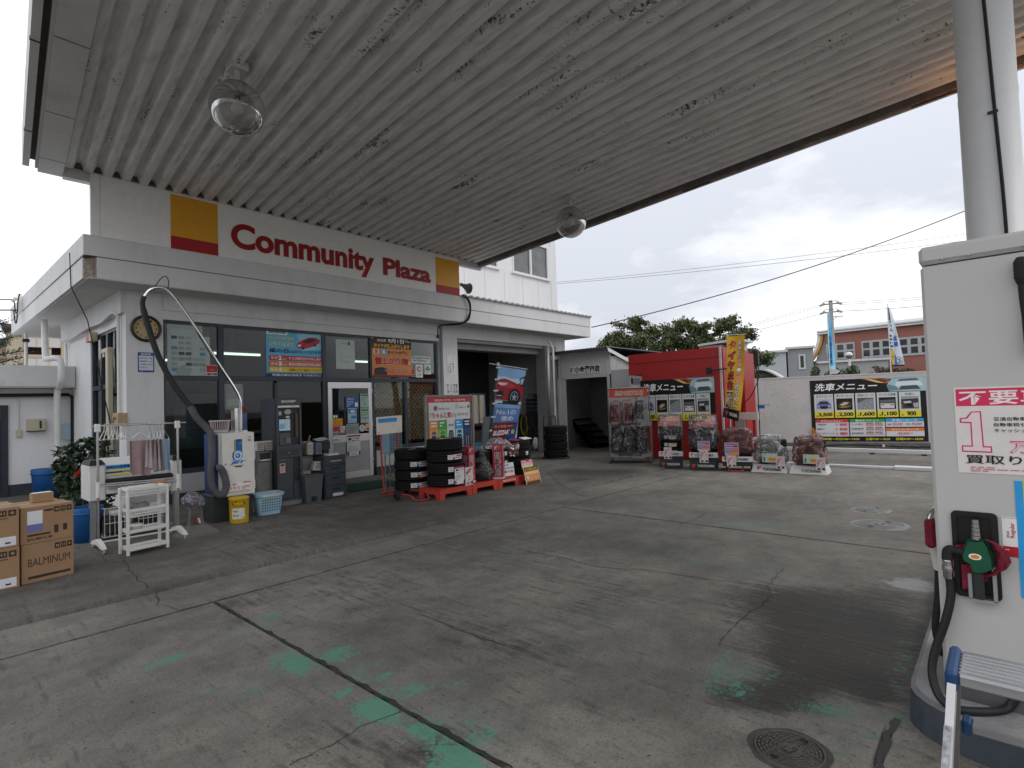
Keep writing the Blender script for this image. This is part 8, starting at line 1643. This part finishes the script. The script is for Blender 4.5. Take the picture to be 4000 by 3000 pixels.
# ------------------------------------------------------------------ beyond the yard
def tree(label, base, cols, nleaf, size, seed, ms, tr_r=.16, h0=1.2):
    rnd = random.Random(seed); t = thing('leafy_tree', label, 'tree', base); b = MB(); tot = sum(c[3] * c[4] for c in cols); tb = MB(); c0 = Vector((0, 0, h0))
    tb.tube(smooth_path([(0, 0, 0), (.05, .02, h0 * .6), c0]), [tr_r * (1.2 - .4 * i / 8) for i in range(9)], BARK, 8)
    for (cx, cy, cz, r, rz_) in cols:
        e1 = Vector((cx, cy, cz)); md = c0.lerp(e1, .5) + Vector((rnd.uniform(-.2, .2), rnd.uniform(-.2, .2), -.12)); tb.tube(smooth_path([c0, md, e1]), [max(.012, tr_r * .45 * (1 - i / 9.5)) for i in range(9)], BARK, 5)
        for s_ in range(6):
            d = Vector((rnd.uniform(-1, 1), rnd.uniform(-1, 1), rnd.uniform(-.5, .9))); d = Vector((d.x * r, d.y * r, d.z * rz_)); tip = e1 + d * .95; tb.tube([e1 - d * .1, e1 + d * .5 + Vector((0, 0, .04)), tip], [.016, .011, .005], BARK, 4)
            n = int(nleaf * r * rz_ / tot / 6)
            for _ in range(n):
                k = rnd.random() ** .7; p = e1 + d * k * 1.05 + Vector((rnd.gauss(0, .16 * r), rnd.gauss(0, .16 * r), rnd.gauss(0, .15 * rz_)))
                nn = Vector((rnd.gauss(0, 1), rnd.gauss(0, 1), rnd.gauss(.4, .8))).normalized(); u = nn.orthogonal().normalized(); w_ = nn.cross(u); a = rnd.uniform(0, 6.28); q = u * cos(a) + w_ * sin(a); e_ = nn.cross(q); L_ = size * rnd.uniform(.55, 1.3)
                b.add([p - q * L_ * .5, p + e_ * L_ * .27, p + q * L_ * .5, p - e_ * L_ * .27], [(0, 1, 2, 3)], ms[rnd.randrange(len(ms))])
    b.build('crown', t); tb.build('trunk', t); return t
TL = [mat('cherry_leaf', (.10, .138, .05), .6, var=.35), mat('cherry_leaf_dark', (.05, .072, .03), .6, var=.3), mat('cherry_leaf_olive', (.135, .16, .06), .6, var=.3), mat('cherry_leaf_brown', (.10, .095, .045), .65, var=.3)]
def crown(cx, cy, pts): return [(x - cx, y - cy, z, r * 1.22, r * f * 1.15) for x, y, z, r, f in pts]
rnd = random.Random(21)
A_ = [(20.1, 13.0, 3.3, .75, .7), (20.4, 12.6, 4.1, .6, .7), (20.9, 11.7, 4.5, .55, .75), (21.0, 11.6, 3.7, .85, .75), (20.6, 12.3, 2.9, .8, .7), (21.4, 10.9, 4.2, .6, .7), (21.4, 10.8, 3.2, .8, .8), (20.2, 13.2, 2.5, .7, .7), (20.7, 12.1, 3.4, .7, .7), (21.2, 11.3, 4.7, .4, .6), (21.2, 11.2, 2.8, .8, .7), (21.5, 10.6, 3.7, .6, .7)]
B_ = [(21.7, 10.2, 4.25, .6, .7), (22.1, 9.4, 4.3, .6, .7), (22.0, 9.6, 3.4, .85, .75), (22.4, 8.6, 4.25, .55, .75), (22.5, 8.3, 3.5, .8, .75), (22.6, 7.9, 3.95, .5, .7), (22.7, 7.6, 3.1, .65, .7), (22.85, 7.2, 2.8, .5, .7), (22.6, 7.9, 2.4, .6, .7), (21.6, 10.3, 2.6, .9, .8), (21.8, 10.0, 3.7, .6, .7), (22.2, 9.1, 3.9, .6, .7), (22.3, 8.8, 2.9, .9, .8), (22.5, 8.2, 4.4, .35, .6), (21.9, 9.9, 4.5, .35, .6)]
tree('olive green cherry tree behind the shed and the left of the red booth', (20.7, 12.0, 0), crown(20.7, 12.0, A_), 26000, .125, 1, TL); tree('olive green cherry tree behind the red booth and yellow banner', (22.3, 8.8, 0), crown(22.3, 8.8, B_), 30000, .125, 2, TL)
# brick hall with vaulted roof
Av, Bv = Vector((45.3, 10.1)), Vector((44.8, 3.9)); dv = (Bv - Av).normalized(); RB = math.atan2(dv.y, dv.x)
hall = thing('brick_hall', 'red brick hall with grey vaulted roof and white framed square windows', 'building', (Av.x, Av.y, 0), RB)
BRK = mat('brick_red', (.30, .125, .10), .85, var=.10, vscale=.9, bump=.1, bscale=30, stretch=(1, 1, 5))
b = MB(); b.box((.42, 0, 0), (14, 8, 5.77), BRK); b.build('wall', hall)
RG2 = mat('hall_roof', (.44, .45, .46), .5, .2, var=.06)
b = MB(); b.box((-.05, -.28, 5.78), (14, 8, 5.88), mat('hall_fascia', (.56, .57, .58), .5)); b.box((-.0, -.22, 5.885), (14, 8, 5.93), mat('fascia_dark', (.16, .165, .17), .6)); b.box((-.05, -.26, 5.935), (14, 8, 6.03), MATS['hall_fascia'])
b.grid(lambda u, v: (-.0 + 14 * u - .0, -.2 + 3.2 * v, 6.035 + .46 * sin(v * pi / 2) * min(1, (u * 14 + .02) / .7) ** .5), 40, 10, RG2); b.build('roof', hall)
def arch(b, off, w_, y0, y1, m):
    P = [(.30 - 1.08 * t ** 2.0 - off, 5.85 - 2.3 * t) for t in [i / 12 for i in range(13)]]; b.prism(P + [(x - w_, z) for x, z in P[::-1]], y0, y1, m)
b = MB(); arch(b, 0, .16, -.05, .2, mat('arch_yellow', (.52, .27, .03), .5)); arch(b, .16, .20, -.08, .3, mat('arch_white', (.62, .62, .62), .5)); b.prism([(.42, 5.77), (.42, 3.4), (-.5, 3.4), (-.1, 4.6), (.2, 5.6)], .21, .3, mat('gable_grey', (.36, .37, .37), .7)); b.build('gable_arch', hall)
WFm = mat('hall_window_frame', (.40, .415, .42), .5, .2); HG = mat('hall_glass', (.02, .022, .026), .08, spec=.6)
for (s0, s1, z0, z1) in ((.47, 2.31, 3.84, 5.02), (2.72, 4.46, 3.80, 5.02), (4.88, 6.62, 3.78, 5.02), (7.0, 8.74, 3.78, 5.02)):
    f = MB(); f.box((s0, -.06, z0), (s1, -.002, z1), WFm); fr_ = f.build('window', hall)
    w_ = (s1 - s0) / 3
    for c_ in range(3):
        for (a, d_) in ((.10, .42), (.53, .88)):
            g = MB(); g.box((s0 + w_ * c_ + w_ * .17, -.065, z1 - (z1 - z0) * d_), (s0 + w_ * c_ + w_ * .83, -.061, z1 - (z1 - z0) * a), HG); g.build('pane', fr_)
def far_box(name, label, cat, p, q, d, z1, m, trim=None, rz=None, extra=None):
    a = Vector(p); c = Vector(q); L_ = (c - a).length; t = thing(name, label, cat, (a.x, a.y, 0), math.atan2(c.y - a.y, c.x - a.x)); b = MB(); b.box((0, 0, 0), (L_, d, z1), m); b.build('wall', t)
    if trim: b = MB(); b.box((-.1, -.15, z1 + .003), (L_ + .1, d, z1 + .14), trim); b.build('roof', t)
    if extra: extra(t, L_)
    return t
GB1 = mat('blue_grey_panel', (.42, .45, .47), .6, var=.05); GB2 = mat('grey_panel_dark', (.27, .28, .285), .6, var=.05); TRW = mat('white_trim', (.58, .58, .58), .5)
far_box('grey_block', 'pale blue grey flat block behind the boundary wall', 'building', (37.6, 12.2), (38.2, 10.45), 6, 4.20, GB1, TRW)
def win(t, L_): f = MB(); f.box((.62, -.05, 3.05), (1.0, -.002, 4.0), TRW); w_ = f.build('window', t); g = MB(); g.box((.71, -.055, 3.15), (.91, -.051, 3.92), HG); g.build('pane', w_)
far_box('grey_block', 'darker grey annex with a narrow white framed window beside the brick hall', 'building', (38.35, 10.4), (38.8, 9.0), 6, 4.38, GB2, TRW, None, win)
far_box('garden_wall', 'low grey wall with white coping in front of the brick hall', 'wall', (38.86, 9.49), (39.66, 5.2), .3, 3.36, mat('garden_wall_grey', (.34, .345, .34), .8, var=.05), TRW)
t = thing('arched_canopy', 'small arched white edged canopy over a dark entrance beyond the wall', 'canopy', (28.5, 9.6, 0), RAD(-83)); b = MB(); P = [(1.55 * i / 14, 2.28 + .55 * sin(pi * (.30 + .70 * i / 14))) for i in range(15)]; b.prism(P + [(x, z - .09) for x, z in P[::-1]], 0, 1.5, mat('arch_canopy_white', (.5, .51, .5), .5)); b.build('arch', t); b = MB(); b.prism([(x, z - .092) for x, z in P] + [(1.5, 0), (0, 0)], .25, .3, mat('arch_dark', (.06, .055, .04), .8)); b.build('opening', t)
# street lamp globe, flags, utility pole and wires
t = thing('globe_street_lamp', 'garden lamp with white globe and grey lower bowl beyond the wall', 'street lamp', (20.66, 3.75, 0)); b = MB(); b.cyl((0, 0, 0), (0, 0, 2.58), .035, WHITEP, 12); b.build('post', t); b = MB(); b.ball((0, 0, 2.69), .112, mat('lamp_white', (.66, .66, .65), .3), 22, 14); b.build('globe', t); b = MB(); b.lathe([(.02, 2.575), (.06, 2.59), (.10, 2.63), (.114, 2.68), (.112, 2.69)], mat('lamp_bowl', (.16, .165, .17), .4), seg=22); b.build('bowl', t)
t = thing('banner_flag', 'narrow pale blue banner flag twisting in the wind beyond the wall', 'banner', (18.1, 3.79, 0), FW); b = MB(); b.cyl((0, 0, 0), (.01, .0, 3.84), .013, WHITEP, 8); b.build('pole', t)
def sail(x, y, z, wt, wb, sk): v = 1 - z; w_ = wt + (wb - wt) * v ** .8; return ((x - .12) * w_ + sk * v, y + .16 * (x) * (1 - .75 * v) + .03 * sin(x * 7 + v * 8), 2.16 + 1.66 * z)
S = Sheet(1, 1, '#3fa6d6', n=(8, 20)); S.st = .0015; S.R(0, 0, .25, .3, '#3a4a58'); S.R(.65, .3, 1, .93, '#79c6e6')
for i, ch in enumerate('洗車実施中'): S.T(ch, .25, .40 + i * .105, .6, .48 + i * .105, '#17466e', .03)
S.R(.1, .93, 1, 1, '#a9d8ea'); S.b.warp(lambda x, y, z: sail(x, y, z, .03, .17, .0)); S.b.build('printed_cloth', t); b = MB(); b.poly([(.01, 2.03), (.18, 2.03), (.26, 2.10), (.18, 2.17), (.01, 2.15)], -.03, mat('arrow_white', (.55, .54, .50), .6)); b.build('arrow_plate', t)
t = thing('banner_flag', 'white and blue wheel banner flag twisting in the wind near the pump', 'banner', (18.35, 2.34, 0), FW); b = MB(); b.cyl((0, 0, 0), (-.01, 0, 3.92), .013, WHITEP, 8); b.build('pole', t)
S = Sheet(1, 1, '#c9d3dc', n=(8, 20)); S.st = .0015; S.R(0, 0, .5, .22, '#5a6a78')
for i, ch in enumerate('オイル'): S.T(ch, .2, .22 + i * .07, .6, .275 + i * .07, '#1c2a3c', .03)
for i, ch in enumerate('点検'): S.T(ch, .42, .48 + i * .10, .85, .57 + i * .10, '#2c62b8', .06)
S.lines(.1, .46, .35, .75, 5, '#2b2b30', 4); S.P([(0, .77), (.45, .80), (.55, .88), (.5, 1), (0, 1)], '#2f74cc'); S.C(.24, .84, .14, '#e0b92c'); S.C(.24, .84, .03, '#222222'); S.C(.72, .90, .23, '#8f9499', .062); S.C(.72, .90, .20, '#c3c7cb', .053); S.P([(.56, .88), (.88, .93), (.88, .92), (.56, .87)], '#3c4046'); S.P([(.60, .95), (.84, .86), (.85, .865), (.62, .955)], '#3c4046'); S.P([(.71, .85), (.74, .85), (.74, .95), (.71, .95)], '#3c4046'); S.R(.1, .975, 1, 1.0, '#16171a')
S.b.warp(lambda x, y, z: sail(x, y, z, .03, .33, .02)); S.b.build('printed_cloth', t)
up = thing('utility_pole', 'concrete utility pole with two crossarms of wires behind the brick hall', 'utility pole', (39.2, 7.97, 0), RAD(-80)); PG = mat('pole_concrete', (.36, .36, .35), .8, var=.06)
b = MB(); b.tube([(0, 0, 0), (0, 0, 7.3)], [.16, .11], PG, 14); b.build('post', up)
for z in (7.08, 6.56):
    b = MB(); b.box((-.52, -.05, z - .04), (.52, .05, z + .04), PG)
    for s_ in (-1, 1):
        b.cyl((s_ * .30, 0, z + .04), (s_ * .62, 0, z - .05), .075, mat('insulator', (.40, .39, .37), .4), 10)
        b.tube(smooth_path([(s_ * .5, 0, z + .02), (s_ * .3, -.1, z + .16), (0, -.1, z + .12)]), .018, BLACKM, 5)
    b.build('crossarm', up)
b = MB(); b.box((-.2, -.03, 6.22), (.66, .03, 6.27), PG); b.cyl((0, 0, 5.95), (.3, 0, 6.23), .02, PG, 6); b.cyl((-.12, -.05, 5.9), (-.12, -.05, 6.0), .05, BLACK, 8); b.build('bracket', up)
for i, (q0, q1, r_) in enumerate([((37.0, 15.5, 5.73), (39.1, 8.5, 7.1), .012), ((37.0, 15.5, 5.58), (39.1, 8.5, 6.98), .012), ((37.0, 15.5, 5.28), (39.1, 8.48, 6.52), .014), ((39.3, 7.5, 7.1), (40.2, 0, 6.85), .012), ((39.3, 7.5, 6.98), (40.2, 0, 6.72), .012), ((39.3, 7.5, 6.56), (40.2, 0, 6.32), .016)]):
    wire('power_line', ('upper', 'middle', 'lowest')[i % 3] + ' wire running from the utility pole towards the ' + ('tree tops' if i < 3 else 'pump side of the sky'), catenary(q0, q1, .08), r_, mat('wire_grey', (.12, .12, .12), .7))
wire('power_line', 'thick black cable rising from the eave corner towards the column', catenary((14.56, 9.62, 3.80), (27.5, -3.0, 9.55), .55, 30), .017, mat('cable_dark', (.04, .04, .04), .6))
wire('power_line', 'upper of two thin wires crossing the sky from the second storey', catenary((36.0, 27.0, 11.28), (45.6, -2, 11.2), .25), .012, MATS['wire_grey']); wire('power_line', 'lower of two thin wires crossing the sky from the second storey', catenary((36.0, 27.0, 11.16), (45.6, -2, 10.75), .25), .014, MATS['wire_grey'])
b = MB(); b.add([(-.02, 0, .0), (1.1, 0, .06), (1.1, 1.2, .06), (-.02, 1.2, 0), (-.02, 0, -.06), (1.1, 0, 0), (1.1, 1.2, 0), (-.02, 1.2, -.06)], [(0, 1, 2, 3), (4, 7, 6, 5), (0, 4, 5, 1), (1, 5, 6, 2), (3, 2, 6, 7), (0, 3, 7, 4)], TRW); b.box((-.02, .1, -.30), (.62, 1.1, -.062), SIDE); b.box((.1, .2, -3.0), (.2, 1, -.301), SIDE); b.box((.9, .2, -3.0), (1.0, 1, .0), SIDE); b.build('lean_to_roof', label='small white lean-to roof showing above the red booth', cat='roof', loc=(15.2, 6.45, 3.0), rz=FW)
SL_ = [mat('shrub_leaf', (.035, .06, .022), .6, var=.3), mat('shrub_leaf_light', (.06, .09, .03), .6, var=.3)]
for k, (lb, x, y, bl, n, ms) in enumerate([('slim dark conifer shrub showing over the wall left of the blue flag', 19.0, 4.38, [(0, 0, 1.6, .22, 1.5), (0, 0, 2.1, .14, 1.8), (0, 0, 2.4, .06, 2)], 700, SL_), ('rounded green shrub behind the pale blue flag', 19.1, 3.95, [(0, 0, 1.9, .25, 1.1), (.05, -.05, 2.15, .14, 1)], 650, SL_), ('rounded green shrub between the blue flag and the globe lamp', 19.2, 3.52, [(0, 0, 1.9, .34, 1.0), (.0, -.1, 2.1, .2, 1)], 800, SL_),
    ('low brownish spreading shrub behind the wall near the wheel flag', 19.3, 2.5, [(0, .45, 1.98, .16, .5), (0, .2, 2.1, .2, .45), (0, -.1, 2.0, .3, .5), (0, -.4, 2.02, .25, .4), (0, .35, 2.2, .1, .3)], 700, [mat('dry_leaf', (.12, .075, .045), .7, var=.3), mat('dry_leaf_green', (.07, .06, .03), .7, var=.3)])]):
    leafy('garden_shrub', lb, 'shrub', (x, y, 0), bl, n, .085, ms, BARK, 30 + k, None, 5)
# apartment block at the far left
ap = thing('apartment_block', 'beige apartment block with white balcony fronts beyond the annex', 'building', (3.2, 39.8, 0), RAD(-8)); APB = mat('beige_render', (.50, .42, .31), .8, var=.05); DKI = mat('balcony_dark', (.11, .095, .085), .8, var=.2)
b = MB(); b.box((.62, 0, 0), (1.32, 6, 6.25), APB); b.box((1.32, .8, 0), (9, 6, 6.4), DKI); b.box((-4, 1.2, 0), (.62, 6, 5.7), APB)
for k in range(5):
    z = .62 + k * 1.16; b.box((1.322, .02, z + .75), (9, .8, z + .93), APB)
    for x in (2.35, 4.4, 6.5): b.box((x, .022, z - .227), (x + .14, .8, z + .748), APB)
b.box((2.9, .0, 0), (3.15, .9, 6.4), APB); b.build('wall', ap)
b = MB(); b.box((-4.3, .9, 5.72), (.60, 6.3, 5.95), mat('dark_red_roof', (.12, .05, .05), .7)); b.box((.45, -.3, 6.42), (9.2, 6.3, 6.62), MATS['dark_red_roof']); b.build('roof', ap)
for k in range(5):
    z = .62 + k * 1.16
    for (x0_, x1_) in ((1.33, 2.9), (3.16, 5.2), (5.3, 8.9)):
        b = MB(); b.box((x0_, -.04, z + .18), (x1_, .018, z + .72), mat('balcony_white', (.60, .57, .56), .6, var=.04)); nn_ = int((x1_ - x0_) / .5)
        for q in range(nn_ + 1): b.box((x0_ + q * (x1_ - x0_ - .03) / nn_, -.055, z + .16), (x0_ + .03 + q * (x1_ - x0_ - .03) / nn_, -.041, z + .76), APB)
        b.build('balcony_front', ap)
CN = [mat('pine_needles', (.018, .034, .02), .7, var=.3), mat('pine_needles_light', (.03, .05, .026), .7, var=.3)]
pt = thing('pine_tree', 'dark conifer with drooping boughs over the annex roof at the left edge', 'tree', (2.55, 30.0, 0)); rnd = random.Random(44); b = MB(); tb = MB(); tb.tube([(0, 0, 0), (0, 0, 5.6)], [.2, .04], BARK, 8)
for k in range(34):
    z = 1.8 + 3.9 * k / 34; L0 = 1.75 * (1 - (z - 1.8) / 4.4) + .15; a = k * 2.4; d = Vector((cos(a), sin(a), 0)); e1 = Vector((0, 0, z)) + d * L0 + Vector((0, 0, .12 * L0)); tb.tube([(0, 0, z - .1), tuple(e1)], [.03, .01], BARK, 4)
    for _ in range(85):
        f = rnd.uniform(.2, 1.05); p = Vector((0, 0, z - .1)).lerp(e1, f) + Vector((rnd.gauss(0, .10), rnd.gauss(0, .10), rnd.gauss(0, .06))); q = (d * .6 + Vector((rnd.gauss(0, .5), rnd.gauss(0, .5), rnd.gauss(.25, .3)))).normalized(); e_ = q.orthogonal().normalized(); L_ = .16 * rnd.uniform(.6, 1.3)
        b.add([p - e_ * .022, p + q * L_, p + e_ * .022], [(0, 1, 2)], CN[rnd.randrange(2)])
b.build('crown', pt); tb.build('trunk', pt)
t = thing('light_post', 'thin grey post standing behind the annex parapet under the eave', 'post', (1.92, 16.5, 2.5)); b = MB(); b.cyl((0, 0, 0), (0, 0, .95), .035, PIPEW, 10); b.box((-.06, -.04, .75), (.06, .04, .82), BLACK); b.build('post', t)
far_box('tan_outbuilding', 'tan brick outbuilding glimpsed through the back window of the service bay', 'building', (16.5, 19.2), (21, 19.2), .3, 3.0, mat('tan_brick', (.42, .32, .22), .8, var=.2, vscale=3, stretch=(1, 1, 5)), TRW)
bpy.context.view_layer.update()
